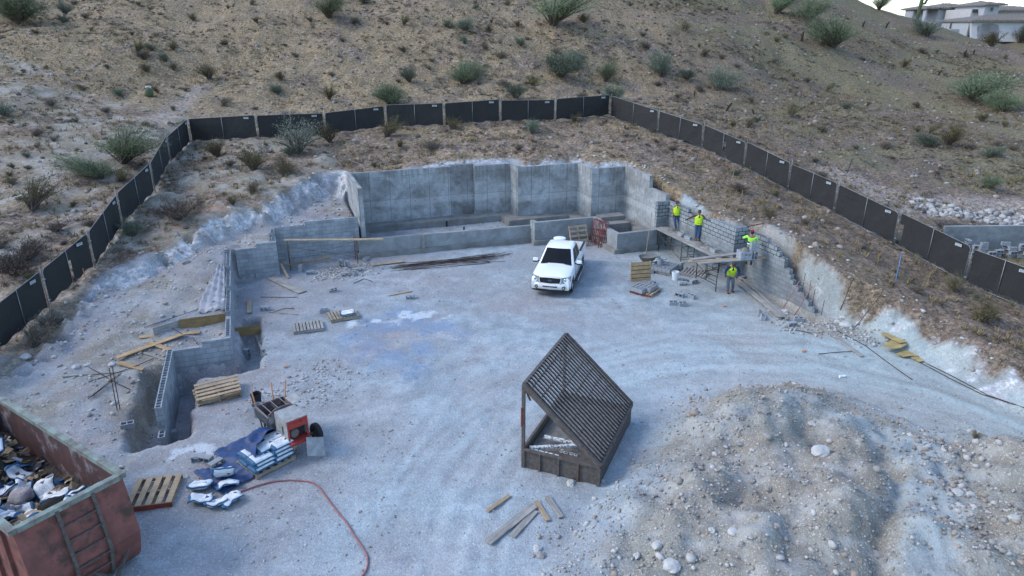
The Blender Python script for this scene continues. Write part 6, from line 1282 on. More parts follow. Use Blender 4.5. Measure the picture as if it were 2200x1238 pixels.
def lad(m, y):
    P_ = [(x - .05, y, z) for x, z in prof]; 
    for a, b_ in zip(P_[:-1], P_[1:]): m.bar(a, b_, .07, .06)
ld = dpart(lambda m: lad(m, .3), 'ladder_rail', RU); dpart(lambda m: lad(m, -.42), 'ladder_rail', RU)
for z in (2.0, 1.66, 1.32, .98, .62):
    x = np.interp(-z, [-p[1] for p in prof], [p[0] for p in prof]) - .07; dpart(lambda m: m.bar((x, .3, z), (x, -.42, z), .03, .03), 'rung', RU, ew)
dpart(lambda m: (m.bar((-.1, .0, .6), (-.3, -.35, .15), .06, .06), m.bar((-.1, -.9, .7), (-.3, -.35, .15), .06, .06)), 'hook_brace', RU, ew)
rt = Matrix.Translation(du.location) @ Matrix.Rotation(dz_, 4, 'Z')
def dheap(x, y): return 1.5 + .3 * math.sin(x * 1.1 + 1.5) * math.cos(y * 1.3) + .5 * float(fbm(np.array([x * 1.3]), np.array([y * 1.3]), 3, 201)[0]) - .03 * x
mb = MB(); nu, nv = 40, 16; vs = [(.1 + (DL - .2) * i / nu, -DW / 2 + .06 + (DW - .12) * j / nv, dheap(.1 + (DL - .2) * i / nu, -DW / 2 + (DW) * j / nv)) for j in range(nv + 1) for i in range(nu + 1)]
mb.add(vs, [(j * (nu + 1) + i, j * (nu + 1) + i + 1, (j + 1) * (nu + 1) + i + 1, (j + 1) * (nu + 1) + i) for j in range(nv) for i in range(nu)]); o = mb.build('debris', mat('debris', (.085, .07, .055), (.03, .026, .022), 5, .95, 0, .9, .08)); o.matrix_world = rt; tag(o, 'dark mixed debris filling the dumpster under the torn bags', 'debris', kind='stuff')
rl = random.Random(77); mb = MB()
for i in range(420):
    x, y = rl.uniform(.12, 5.8), rl.uniform(-.95, .95); c = Vector((x, y, dheap(x, y) + rl.uniform(.02, .16))); a = rl.random() * 6.28; s_ = rl.uniform(.05, .16); e1 = Vector((math.cos(a), math.sin(a), rl.uniform(-.5, .5))) * s_; e2 = Vector((-math.sin(a), math.cos(a), rl.uniform(-.5, .5))) * s_ * rl.uniform(.4, 1)
    mb.add([c - e1 - e2, c + e1 - e2 * .6, c + e1 * .8 + e2 + Vector((0, 0, s_ * .5)), c - e1 + e2 * .7, c + Vector((0, 0, s_ * .35))], [(0, 1, 4), (1, 2, 4), (2, 3, 4), (3, 0, 4)], mi=rl.choice([0, 1, 2, 2, 3, 3, 4]))
o = mb.build('litter', [mat('paper_scrap', (.5, .52, .54), None, 5, .9), mat('blue_scrap', (.04, .12, .25), None, 5, .8), mat('brown_scrap', (.13, .09, .06), None, 5, .95), M['wood_tan'], mat('grey_scrap', (.2, .21, .22), None, 5, .95)]); o.matrix_world = rt; tag(o, 'torn scraps of paper, card and wood covering the dumpster load', 'litter', kind='stuff')
# bag material: white paper with blue bands and lettering-like marks on the printed faces
def bag_mat():
    m, n, b = _new('cement_bag_paper'); tc = n.nodes.new('ShaderNodeTexCoord'); uv = n.nodes.new('ShaderNodeUVMap'); sp = n.nodes.new('ShaderNodeSeparateXYZ'); n.links.new(uv.outputs[0], sp.inputs[0]); x, y = sp.outputs[0], sp.outputs[1]
    def band(s_, a, b_): return mth(n, 'MULTIPLY', mth(n, 'GREATER_THAN', s_, a), mth(n, 'LESS_THAN', s_, b_))
    wht = ramp(n, noise(n, tc.outputs['Object'], 7, 4), [(.35, (.52, .55, .57)), (.65, (.74, .77, .78))])
    blue = (.025, .11, .22); k = mth(n, 'MAXIMUM', mth(n, 'LESS_THAN', x, .13), mth(n, 'GREATER_THAN', y, .86)); c = mixc(n, k, wht, blue)
    # rows of small print
    rows = mth(n, 'LESS_THAN', mth(n, 'FRACT', mth(n, 'MULTIPLY', y, 13)), .42); wn = n.nodes.new('ShaderNodeTexNoise'); mp = n.nodes.new('ShaderNodeMapping'); n.links.new(uv.outputs[0], mp.inputs[0]); mp.inputs['Scale'].default_value = (70, 13, 1); n.links.new(mp.outputs[0], wn.inputs[0]); wn.inputs['Scale'].default_value = 1
    txt = mth(n, 'MULTIPLY', mth(n, 'MULTIPLY', rows, mth(n, 'GREATER_THAN', wn.outputs['Fac'], .48)), mth(n, 'MULTIPLY', band(x, .28, .62), band(y, .2, .72))); c = mixc(n, mth(n, 'MULTIPLY', txt, .75), c, (.1, .2, .33))
    # dark triangle emblem
    tri = mth(n, 'LESS_THAN', mth(n, 'ADD', mth(n, 'MULTIPLY', mth(n, 'ABSOLUTE', mth(n, 'SUBTRACT', x, .78)), 2.0), mth(n, 'SUBTRACT', y, .35)), .22); tri = mth(n, 'MULTIPLY', tri, band(y, .35, .6)); c = mixc(n, tri, c, (.03, .05, .1))
    n.links.new(c, b.inputs['Base Color']); b.inputs['Roughness'].default_value = .7; bump(n, b, noise(n, tc.outputs['Object'], 9, 3), .3, .02); return m
BAGM = bag_mat(); BAGB = mat('bag_blue_side', (.035, .17, .36), (.03, .1, .24), 6, .65, stain=((.6, .65, .68), 9, .58, .62))
def bag_mesh(full=1.0, crumple=.0, seed=0, L_=.62, W_=.4, H_=.12):
    """pillow-shaped paper sack; crumpled ones are empty and folded"""
    rn = random.Random(seed); nu, nv = 10, 7; mb = MB(); vs = []; uvs = []
    for s_ in (1, -1):
        for j in range(nv + 1):
            for i in range(nu + 1):
                u, v = i / nu, j / nv; ex = (1 - abs(2 * u - 1) ** 8) * (1 - abs(2 * v - 1) ** 8); x = (u - .5) * L_; y = (v - .5) * W_; z = s_ * H_ / 2 * full * max(ex, .12) ** .45
                if crumple:
                    a = seed * 1.7; z += crumple * .6 * (.16 * math.sin(x * 9 + a) + .1 * math.sin(y * 13 + a * 2) + .07 * math.sin((x + y) * 22 + a)); y += crumple * .07 * math.sin(x * 11 + a); x += crumple * .06 * math.sin(y * 14 + a)
                vs.append((x, y, z))
    n1 = (nu + 1) * (nv + 1); fs = []; uvl = []
    for s_ in (0, 1):
        for j in range(nv):
            for i in range(nu):
                q_ = [(i, j), (i + 1, j), (i + 1, j + 1), (i, j + 1)]; f = tuple(s_ * n1 + b_ * (nu + 1) + a for a, b_ in q_)
                fs.append(f if s_ == 0 else f[::-1]); uvl.append([(a / nu, b_ / nv) for a, b_ in (q_ if s_ == 0 else q_[::-1])])
    bd = [(i, 0) for i in range(nu)] + [(nu, j) for j in range(nv)] + [(i, nv) for i in range(nu, 0, -1)] + [(0, j) for j in range(nv, 0, -1)]; k = len(bd)
    for a in range(k):
        p, q_ = bd[a], bd[(a + 1) % k]; i0, i1 = p[1] * (nu + 1) + p[0], q_[1] * (nu + 1) + q_[0]; fs.append((i0, n1 + i0, n1 + i1, i1)); uvl.append([(.05, .9)] * 4)
    me_ = bpy.data.meshes.new('cement_bag'); me_.from_pydata(vs, [], fs); me_.materials.append(BAGM); ul = me_.uv_layers.new(name='UVMap'); li = 0
    for f in uvl:
        for c in f: ul.data[li].uv = c; li += 1
    me_.polygons.foreach_set('use_smooth', [True] * len(fs)); return me_
BM = [bag_mesh(1.0, 0, 0, .64, .43, .13)] + [bag_mesh(.75, .4, s_, .6, .44, .15) for s_ in (1, 2, 3, 4)] + [bag_mesh(1.0, .2, 7, .6, .42, .16)]
def bag(k, p, rot, label, group=None, name='cement_bag', sc=1.0):
    o = bpy.data.objects.new(name, BM[k]); COL.objects.link(o); o.location = p; o.rotation_euler = rot; o.scale = (sc,) * 3; return tag(o, label, 'cement bag', group)
rn = random.Random(21)
DB = [(.4, -.6, ''), (.35, .45, ''), (.9, .1, ''), (1.5, .7, ''), (1.7, -.7, ''), (2.6, .7, ''), (3.5, .1, ''), (2.2, .2, ''), (2.9, .1, ''), (4.0, .7, ''), (.55, .2, 'near the corner'), (1.0, .75, ''), (.8, -.3, ''), (1.35, -.6, ''), (1.6, .1, ''), (1.9, .7, ''), (2.1, -.5, ''), (2.5, .2, ''), (2.8, -.5, ''), (3.1, .5, ''), (3.3, -.2, ''), (3.6, .75, ''), (3.9, -.4, ''), (4.2, .3, ''), (4.6, -.2, ''), (.6, .85, ''), (1.25, .4, ''), (2.3, .85, '')]
for i, (x, y, _) in enumerate(DB):
    y = max(-.62, min(.62, y)); p = rt @ Vector((x, y, dheap(x, y) + .13)); bag(1 + i % 5, p, (rn.uniform(-.6, .6), rn.uniform(-.6, .6), rn.uniform(0, 6.28)), 'torn white and blue paper bag lying among the rubbish in the dumpster', 'torn bags in the dumpster', sc=rn.uniform(.75, 1.1))
def ragged(name, label, cat, x, y, r, m_, sc=(1, 1, .5), z=.1, jit=.25):
    mb = MB(); V_, F_ = ICO[3]; vs = []
    for v in V_:
        k = 1 + .5 * float(fbm(np.array([v[0] * 2.2 + x * 3]), np.array([v[1] * 2.2 + v[2] * 1.7 + y]), 4, 301)[0]); vs.append((v[0] * r * sc[0] * k, v[1] * r * sc[1] * k, v[2] * r * sc[2] * k))
    mb.add(vs, F_); o = mb.build(name, m_, smooth=True); o.location = rt @ Vector((x, y, dheap(x, y) + z)); o.rotation_euler = (0, 0, dz_ + .4); return tag(o, label, cat)
DK = mat('black_plastic_bag', (.012, .013, .012), (.022, .022, .02), 7, .75, 0, .6, .03, spec=.15); ragged('rubbish_sack', 'bulging black rubbish sack in the middle of the dumpster', 'rubbish sack', 1.15, -.15, .42, DK, (1.2, .8, .7), .15)
ragged('cloth_bundle', 'pale bundled cloth on top of the rubbish in the dumpster', 'cloth', 3.0, -.05, .26, mat('pale_cloth', (.48, .42, .4), (.32, .29, .3), 6, .9, 0, .6, .04), (1, 1, .7), .22); ragged('cloth_bundle', 'small dark bundle at the far end of the dumpster load', 'cloth', 3.9, .3, .3, M['tarp'], (1.2, .8, .5), .1)
def dboard(x, y, rz, L_, w_, th, m_, label, z=.2, rx=0, ry=0):
    mb = MB(); mb.box((0, 0, 0), (L_, w_, th)); o = mb.build('scrap_board', m_); o.location = rt @ Vector((x, y, dheap(x, y) + z)); o.rotation_euler = (rx, ry, dz_ + rz); tag(o, label, 'board', 'scrap boards in the dumpster')
dboard(.95, .45, .3, .72, .6, .02, M['wood_tan'], 'square plywood sheet lying on the rubbish in the dumpster', .22, .15, .1); dboard(.5, .6, .2, .8, .1, .04, M['wood_tan'], 'short board sticking up next to the plywood sheet in the dumpster', .3, 0, -.5)
dboard(3.4, .4, .9, 1.0, .3, .02, mat('cardboard', (.2, .14, .08), (.13, .09, .055), 5, .95), 'flattened brown cardboard in the dumpster', .12, .2); dboard(2.0, -.1, 2.0, .9, .35, .02, MATS['cardboard'], 'crushed brown cardboard behind the black sack in the dumpster', .15, -.3, .2); dboard(5.4, -.2, .2, 1.6, .14, .05, M['wood_tan'], 'long pale board across the far part of the dumpster', 1.0, 0, .1)

# ------------------------------------------------------------------ cement bags, tarp
S0 = Vector((-7.1, 15.85, 0)); sa = R(50)      # right-hand corner of the stack; long side runs up and to the right
sz = hz(-7.1, 16.3); Rm = Matrix.Rotation(sa, 3, 'Z')
spl = thing('pallet', 'muddy pallet under the stack of white and blue bags', 'pallet', S0 + Rm @ Vector((.6, .5, 0)) + Vector((0, 0, sz)), sa, 'pallets'); pallet_parts(spl, 6, 1.25, 1.05, .11, 'wood_pallet')
k = 0; lay = [(0, [(0, 0), (1, 0), (0, 1), (1, 1)], ''), (1, [(0, 0), (1, 0), (0, 1), (1, 1)], ''), (2, [(0, 0), (1, 0), (1, 1), (0, 1)], ''), (3, [(1, 0), (1, 1), (.4, .45)], '')]
for L_, cells, _ in lay:
    for (i, j) in cells:
        p = S0 + Rm @ Vector((.3 + i * .62 + (.02 if L_ % 2 else -.02), .22 + j * .43, 0)) + Vector((0, 0, sz + .215 + L_ * .128))
        if L_ == 3: p.z -= .0
        o = bag(0, p, (random.uniform(-.03, .03), random.uniform(-.03, .03), sa + random.uniform(-.05, .05)), ['bag in the bottom layer of the stack half under the blue tarp', 'bag in the second layer of the stack half under the blue tarp', 'bag in the third layer of the stack half under the blue tarp', 'bag on top of the stack half under the blue tarp'][L_], 'cement bags stacked under the tarp', sc=1.02)
        o.scale = (1.0, 1.05, 1.12)
# tarp draped over the back-left half of the stack
mb = MB(); nu, nv = 36, 30; vs = []
for j in range(nv + 1):
    for i in range(nu + 1):
        u = -1.0 + 2.4 * i / nu; v0_ = .1 + .6 * min(1, max(0, u / .9)); v = v0_ + (2.1 - v0_) * j / nv
        if u > .95: v += (u - .95) * .25 
        edge = (min(1, max(0, (u + .02) / .3)) if u < .3 else (1 - min(1, max(0, (u - 1.15) / .2)))) * (1 - min(1, max(0, (v - .95) / .3)))
        x, y = u, v; zt = .84 * edge + .0; zt += .05 * math.sin(u * 7 + v * 3) + .04 * math.sin(v * 11 - u * 4); p = S0 + Rm @ Vector((x, y, 0)); vs.append((p.x, p.y, max(hz(p.x, p.y) + .03 + .04 * abs(math.sin(u * 9 + v * 8)), sz + zt)))
mb.add(vs, [(j * (nu + 1) + i, j * (nu + 1) + i + 1, (j + 1) * (nu + 1) + i + 1, (j + 1) * (nu + 1) + i) for j in range(nv) for i in range(nu) if not (i < 12 and j > 22 - i // 2)]); tp = mb.build('tarp', M['tarp'], loc=S0, smooth=True); tp.modifiers.new('s', 'SOLIDIFY').thickness = .006; tag(tp, 'dark blue tarp pulled half off the stack of cement bags', 'tarp')
LB = [(431, 1050, 0, 5, 'loose bag lying flat with its blue band up, leftmost of the upper loose bags'), (481, 1030, 75, 5, 'loose bag standing on end beside the hanging tarp'), (490, 1047, 30, 1, 'crumpled loose bag touching the upright one'), (432, 1078, 15, 2, 'crumpled bag at the lower left of the loose bags'), (466, 1086, 20, 3, 'open-mouthed empty bag, lowest of the loose bags'), (496, 1080, 50, 4, 'twisted small bag at the right of the loose bags, by the hose end')]
for px, py, a, k, lab in LB:
    p = G(px, py, .12); rot = (R(-15), 0, R(a)) if a != 75 else (R(-60), R(10), R(20)); bag(k, p + (Vector((0, 0, .12)) if a == 75 else Vector((0, 0, 0))), rot, lab, 'empty and loose cement bags', sc=.98)
bag(5, pb.location + Vector((.22, -.12, .24)), (0, 0, R(10)), 'single crumpled white bag on the closely slatted pallet', None)

# ------------------------------------------------------------------ mortar mixer
mo = Vector((-6.18, 16.95, 0)); ma = R(133.0); mz = hz(mo.x, mo.y)
mx = thing('mortar_mixer', 'towable mortar mixer with ribbed drum and red engine cover, its metal door hanging open', 'mixer', (mo.x, mo.y, mz), ma)
# local +x runs back along the machine (towards the drum), +y to the left-front side
def mp_(fn, name, m_, parent=mx, **k): mb = MB(); fn(mb); return mb.build(name, m_, parent, **k)
BX, BY, BZ0, BZ1 = .78, .62, .62, 1.28
cov = mp_(lambda m: m.box((BX / 2, 0, BZ1 - .01), (BX, BY, .03)), 'engine_cover', M['mixer_grey']); mp_(lambda m: m.box((BX / 2, BY / 2, (BZ0 + BZ1) / 2), (BX, .02, BZ1 - BZ0)), 'side_panel', M['mixer_grey'], cov); mp_(lambda m: m.box((BX / 2, -BY / 2, (BZ0 + BZ1) / 2), (BX, .02, BZ1 - BZ0)), 'side_panel', M['mixer_grey'], cov); mp_(lambda m: m.box((BX, 0, (BZ0 + BZ1) / 2), (.02, BY, BZ1 - BZ0)), 'back_panel', M['mixer_grey'], cov)
fp_ = mp_(lambda m: m.box((-.012, 0, BZ1 - .14), (.03, BY, .25)), 'front_plate', M['red_mixer']); mp_(lambda m: (m.bar((-.012, BY / 2 - .02, BZ0), (-.012, BY / 2 - .02, BZ1 - .26), .04, .03), m.bar((-.012, -BY / 2 + .02, BZ0), (-.012, -BY / 2 + .02, BZ1 - .26), .04, .03)), 'door_frame', M['red_mixer'])
cu = bpy.data.curves.new('txt', 'FONT'); cu.body = 'STONE'; cu.size = .09; cu.extrude = .002; to = bpy.data.objects.new('lettering', cu); COL.objects.link(to); bpy.context.view_layer.update(); tm = bpy.data.meshes.new_from_object(to.evaluated_get(bpy.context.evaluated_depsgraph_get())); bpy.data.objects.remove(to); tm.materials.clear(); tm.materials.append(M['darksteel']); to = bpy.data.objects.new('lettering', tm); COL.objects.link(to); to.parent = fp_; to.location = (-.03, .14, BZ1 - .12); to.rotation_euler = (R(90), 0, R(-90))
mp_(lambda m: m.box((.08, 0, BZ0 - .04), (.5, BY * 1.0, .07)), 'engine_base', M['red_mixer']); mp_(lambda m: m.lathe([(0, -.09), (.1, -.09), (.15, -.03), (.15, .06), (.1, .1), (0, .1)], 16, (.12, .08, BZ0 + .16), 'x'), 'engine', M['mixer_drum'], smooth=True); mp_(lambda m: m.box((.38, -.02, BZ0 + .18), (.4, .4, .34)), 'engine_block', M['darksteel'])
# open door leaning from the lower front corner to the ground
dr = mp_(lambda m: m.box((0, 0, 0), (.02, .55, .55)), 'hinged_door', M['mixer_grey']); dr.location = (-.42, -.28, .42); dr.rotation_euler = (R(28), R(38), R(15))
# frame, axle, wheels, tow bar
mp_(lambda m: (m.bar((-.25, .25, .52), (1.75, .25, .52), .07, .08), m.bar((-.25, -.25, .52), (1.75, -.25, .52), .07, .08)), 'frame_rail', M['mixer_drum']); mp_(lambda m: m.tube([(.42, -.68, .3), (.42, .68, .3)], .03, 8), 'axle', M['darksteel']); mp_(lambda m: m.bar((1.75, 0, .5), (2.7, 0, .42), .07, .07), 'tow_bar', M['rust'])
for s_ in (1, -1):
    wo = mp_(lambda m: m.lathe([(.17, -.08), (.27, -.085), (.3, -.05), (.3, .05), (.27, .085), (.17, .08)], 22, (.42, s_ * .74, .3), 'y'), 'wheel', M['tyre'], smooth=True); mp_(lambda m: m.lathe([(0, .03), (.06, .04), (.17, .0), (.18, .06)], 14, (.42, s_ * .74, .3), 'y'), 'rim', M['rust'], wo)
    mp_(lambda m: m.bar((.42, s_ * .62, .3), (.42, s_ * .3, .52), .05, .05), 'axle_bracket', M['mixer_drum'])
# drum: half-round tub, axis along x, open upward
d0, d1, dr_, dzc = .92, 1.82, .45, 1.0
def tub(m, r_, th=.03, a0=-10, a1=190):
    n_ = 22; vs = []; 
    for x in (d0, d1):
        for k in range(n_ + 1):
            a = R(a0 + (a1 - a0) * k / n_); vs.append((x, math.cos(a) * r_, dzc - math.sin(a) * r_))
    fs = [(k, k + 1, n_ + 2 + k, n_ + 1 + k) for k in range(n_)]; m.add(vs, fs)
db_ = mp_(lambda m: tub(m, dr_), 'drum', M['mixer_drum'], smooth=True); db_.modifiers.new('s', 'SOLIDIFY').thickness = .02
for x in (d0, d1):
    def cap_(m):
        n_ = 22; pts = [(math.cos(R(-10 + 200 * k / n_)) * dr_, dzc - math.sin(R(-10 + 200 * k / n_)) * dr_) for k in range(n_ + 1)]; top = [(-dr_, dzc + .16), (-.2, dzc + .3), (.2, dzc + .3), (dr_, dzc + .16)] if x == d0 else []
        m.extrude(pts + top, 0, x - .015, x + .015)
    mp_(cap_, 'drum_end', mat('mixer_end_plate', (.2, .13, .12), (.12, .09, .09), 5, .75, stain=((.28, .28, .28), 4, .5, .65)), db_)
mp_(lambda m: m.tube([(d0, 0, dzc), (d1, 0, dzc)], .025, 8), 'paddle_shaft', M['darksteel']); mp_(lambda m: [m.bar((x, -.05, dzc - .05), (x + .12, .36, dzc - .15), .04, .02) for x in (1.05, 1.3, 1.55)], 'paddles', M['darksteel'])
for k in range(3): mp_(lambda m: m.tube([(d0 + .05, -.28 + .28 * k, dzc + .1), (d1 - .05, -.28 + .28 * k, dzc + .1)], .012, 6), 'safety_bar', M['galv'])
mp_(lambda m: m.tube([(d0, dr_ + .01, dzc + .06), (d1, dr_ + .01, dzc + .06), (d1, -dr_, dzc + .06), (d0, -dr_, dzc + .06), (d0, dr_ + .01, dzc + .06)], .018, 6), 'drum_rim', M['galv'])
for k in range(13):
    x = d0 + .04 + k * .068; mp_(lambda m: m.tube([(x, dr_ + .05, dzc + .05), (x, dr_ + .06, dzc - .12), (x, dr_ * .9 + .04, dzc - .3), (x, dr_ * .55 + .04, dzc - .5)], .012, 5), 'side_rod', M['galv'], db_)
cht = mp_(lambda m: m.box((0, 0, 0), (.5, .32, .015)), 'chute', M['mixer_grey']); cht.location = (1.4, -.58, dzc + .12); cht.rotation_euler = (R(-12), 0, 0)
for y in (-.3, .3): mp_(lambda m: m.bar((1.7, y, 0), (1.7, y, .56), .05, .05), 'stand_leg', M['rust'])
mp_(lambda m: m.bar((.3, .33, 1.02), (.22, .36, .8), .03, .02), 'crank', M['darksteel'], cov)
# shovel and tool handles leaning on the drum
for i, (x, y, dx, dy, lab) in enumerate([(1.75, .35, .15, .12, 'left one of three wooden tool handles rising behind the mixer drum'), (1.9, -.15, .12, -.05, 'middle tool handle behind the mixer drum'), (1.8, -.4, .1, -.2, 'right one of the tool handles behind the mixer drum')]):
    a = mx.matrix_basis if False else Matrix.Translation((mo.x, mo.y, mz)) @ Matrix.Rotation(ma, 4, 'Z'); p0 = a @ Vector((x, y, .02)); p1 = a @ Vector((x + dx, y + dy, 1.55)); t = thing('shovel', lab, 'shovel', p0, 0, 'tool handles behind the mixer'); mb = MB(); mb.tube([(0, 0, .2), p1 - p0], .022, 7); mb.build('handle', M['stake'], t, smooth=True); mb = MB(); mb.lathe([(.02, .28), (.09, .22), (.1, .1), (.05, .0), (0, 0)], 10, (0, 0, 0)); o = mb.build('blade', M['rust'], t); o.scale = (1, .25, 1)
def bucket(p, label, m_, s=1.0, handle=True, tilt=None):
    t = thing('bucket', label, 'bucket', p, rot=tilt); mb = MB(); mb.lathe([(0, .0), (.125, .0), (.15, .37), (.157, .37), (.157, .35), (.165, .35), (.165, .33), (.15, .32)], 20); mb.lathe([(.12, .02), (.143, .36)], 20); mb.build('body', m_, t, smooth=False)
    if handle: mb = MB(); mb.tube([(math.cos(a) * .165, math.sin(a) * .165, .33 - .12 * math.sin(a)) for a in [math.pi * k / 10 for k in range(11)]], .005, 5); mb.build('bail_handle', M['galv'], t)
    t.scale = (s,) * 3; return t
bucket(G(555, 893), 'dusty grey bucket standing left of the mixer drum', M['bucket_grey'], 1.1); bucket(G(553, 870) + Vector((0, 0, .02)), 'dark rubber bucket behind the dusty grey one', M['rubber'], 1.1)
bucket(G(1450, 601), 'white bucket alone on the pad beside the scaffold', M['pvc'], 1.15); bucket(pc_.location + Vector((-.28, .0, .345)), 'pale blue bucket on the blocks next to the wheelbarrow', M['bucket_grey'], 1.0)
mb = MB(); mb.lathe([(0, 0), (.05, 0), (.05, .24), (.03, .26), (0, .26)], 12); o = mb.build('spray_can', M['white']); o.location = G(1803, 812, .05); o.rotation_euler = (R(90), 0, R(100)); tag(o, 'small white can lying on the dirt road', 'can')
for px, py, lab in [(607, 790, 'orange scrap of flagging on the gravel by the trench'), (1551, 660, 'orange scrap on the rubble below the bending worker'), (1722, 757, 'red scrap on the dirt road beside the grey plank')]:
    mb = MB(); mb.add([(0, 0, 0), (.16, .03, .02), (.22, .12, .05), (.05, .1, .01), (.1, -.06, .03)], [(0, 1, 2, 3), (0, 4, 1)]); o = mb.build('flagging', M['stake'], loc=(0, 0, 0)); o.location = G(px, py, .03); tag(o, lab, 'flagging')
# wheelbarrow
wb = thing('wheelbarrow', 'mortar-crusted wheelbarrow standing behind the slatted panel', 'wheelbarrow', G(1390, 577), R(200)); V8 = [(-.45, -.3, .68), (.5, -.36, .72), (.5, .36, .72), (-.45, .3, .68), (-.25, -.2, .35), (.25, -.2, .35), (.25, .2, .35), (-.25, .2, .35)]
mb = MB(); n_ = 20
mb.lathe([(.2, .36), (.33, .5), (.42, .68), (.45, .7), (.41, .68), (.32, .51), (.19, .38), (0, .38)], 22); o = mb.build('tray', M['mortar'], wb, smooth=True); o.scale = (1.15, .88, 1); mb = MB(); mb.lathe([(0, .55), (.2, .58), (.35, .6)], 18); o = mb.build('mortar', M['mortar'], wb); o.scale = (1.15, .88, 1)
for s_ in (1, -1):
    mb = MB(); mb.bar((.75, s_ * .12, .22), (-.95, s_ * .3, .5), .04, .05); mb.build('handle', M['wood_grey'], wb); mb = MB(); mb.tube([(-.3, s_ * .25, .4), (-.4, s_ * .27, 0), (-.15, s_ * .24, 0), (-.1, s_ * .22, .38)], .015, 6); mb.build('leg', M['darksteel'], wb)
mb = MB(); mb.lathe([(.1, -.05), (.17, -.05), (.2, 0), (.17, .05), (.1, .05)], 18, (.72, 0, .2), 'y'); wo = mb.build('wheel', M['tyre'], wb, smooth=True); mb = MB(); mb.lathe([(0, .02), (.1, .02)], 12, (.72, 0, .2), 'y'); mb.build('rim', M['mixer_grey'], wo)
# ------------------------------------------------------------------ scaffolds
def frame_parts(t, w_, h_, m_, rungs=(.25, .75, .97), r_=.021, ladder=True):
    for x in (0, w_):
        mb = MB(); mb.tube([(x, 0, 0), (x, 0, h_)], r_, 8); mb.build('leg', m_, t, smooth=True)
    for f in rungs: mb = MB(); mb.tube([(0, 0, h_ * f), (w_, 0, h_ * f)], r_ * .8, 6); mb.build('rail', m_, t)
    if ladder:
        mb = MB(); mb.tube([(w_ * .5, 0, h_ * rungs[0]), (w_ * .5, 0, h_ * rungs[-1])], r_ * .7, 6); mb.build('rail', m_, t)
        for k in range(3): mb = MB(); mb.tube([(w_ * .5, 0, h_ * (.35 + k * .16)), (w_, 0, h_ * (.35 + k * .16))], r_ * .6, 6); mb.build('rung', m_, t)
def sframe(a, b_, h_, label, m_, group='scaffold frames', z=0.0, tilt=0, **k):
    d = b_ - a; t = thing('scaffold_frame', label, 'scaffold frame', (a.x, a.y, z), math.atan2(d.y, d.x), group, rot=(tilt, 0, math.atan2(d.y, d.x))); frame_parts(t, math.hypot(d.x, d.y), h_, m_, **k); return t
DS = M['darksteel']; PZ = 1.22
for i, v in enumerate((31.3, 29.1, 26.9)):
    a, b_ = UV(20.45, v), UV(21.25, v); sframe(a, b_, PZ - .03, ['scaffold frame under the worker nearest the concrete wall', 'scaffold frame under the middle of the long planks', 'scaffold frame under the near end of the long planks'][i], DS)
for i, (v0, v1) in enumerate(((31.3, 29.1), (29.1, 26.9))):
    a, b_, c_, d_ = UV(20.42, v0, .2), UV(20.42, v1, 1.0), UV(20.42, v0, 1.0), UV(20.42, v1, .2); mb = MB(); mb.tube([a, b_], .013, 6); mb.tube([c_, d_], .013, 6); o = mb.build('cross_brace', DS, loc=a); tag(o, ['crossed scaffold braces under the far half of the long planks', 'crossed scaffold braces under the near half of the long planks'][i], 'scaffold brace')
tall = W(1392, 553); 
for j, (u0, off) in enumerate(((20.5, 0), (20.78, .02), (21.05, .0))):
    board(UV(u0 + .02, 31.8, PZ + off), UV(u0 + .02, 26.0 + .2 * j, PZ + off), .25, .045, 'wood_grey', ['long scaffold plank on the open edge, carrying two workers', 'middle scaffold plank carrying two workers', 'scaffold plank next to the block wall, carrying two workers'][j], group='scaffold planks')
# near bay, crossing towards the right wall
FA, FA2 = W(1494, 606), W(1537, 628); FB, FB2 = W(1606, 588), W(1647, 610)
PZ2 = 1.5
sframe(FA, FA2, PZ2 - .03, 'scaffold frame left of the bending worker', DS); sframe(FB, FB2, PZ2 - .03, 'scaffold frame against the toothed block wall', DS)
mb = MB(); a = Vector((FA.x, FA.y, .3)); b_ = Vector((FB.x, FB.y, 1.1)); mb.tube([a, b_], .013, 6); c_ = Vector((FA2.x, FA2.y, .3)); mb.tube([Vector((FA.x, FA.y, 1.1)), Vector((FB.x, FB.y, .3))], .013, 6); tag(mb.build('cross_brace', DS, loc=a), 'crossed scaffold braces behind the bending worker', 'scaffold brace')
board(W(1480, 562, PZ2), W(1655, 553, PZ2), .25, .045, 'wood_tan', 'thick scaffold plank in front, above the bending worker', group='scaffold planks'); board(W(1484, 558, PZ2 + .05), W(1612, 541, PZ2 + .05), .25, .045, 'wood_grey', 'upper pale plank of the near scaffold bay', group='scaffold planks'); board(W(1500, 566, PZ2 + .05), W(1620, 556, PZ2 + .05), .22, .045, 'wood_grey', 'lower pale plank of the near scaffold bay', group='scaffold planks')
for u_, v_, lab, r_ in [(20.9, 29.9, 'block on the planks between the two workers', .3), (20.85, 29.2, 'block on the planks at the feet of the second worker', 1.2), (20.8, 26.9, 'long-side block on the near end of the long planks', .2)]: block(UV(u_, v_, PZ + .03), (0, 0, PSI + R(90) + r_ * .2), lab)
for i, (u_, v_) in enumerate(((20.95, 30.9), (20.9, 28.2), (20.95, 27.3))):
    mb = MB(); mb.box((0, 0, .015), (.6, .6, .03)); t = mb.build('mortar_board', M['wood_grey']); t.location = UV(u_, v_, PZ + .03); t.rotation_euler = (0, 0, PSI); tag(t, ['mortar board at the feet of the first worker', 'mortar board right of the second worker', 'mortar board at the near end of the long planks'][i], 'mortar board', 'mortar boards'); mb = MB(); mb.lathe([(0, .17), (.1, .14), (.2, .08), (.26, .03)], 14); mb.build('mortar', M['mortar'], t, smooth=True)
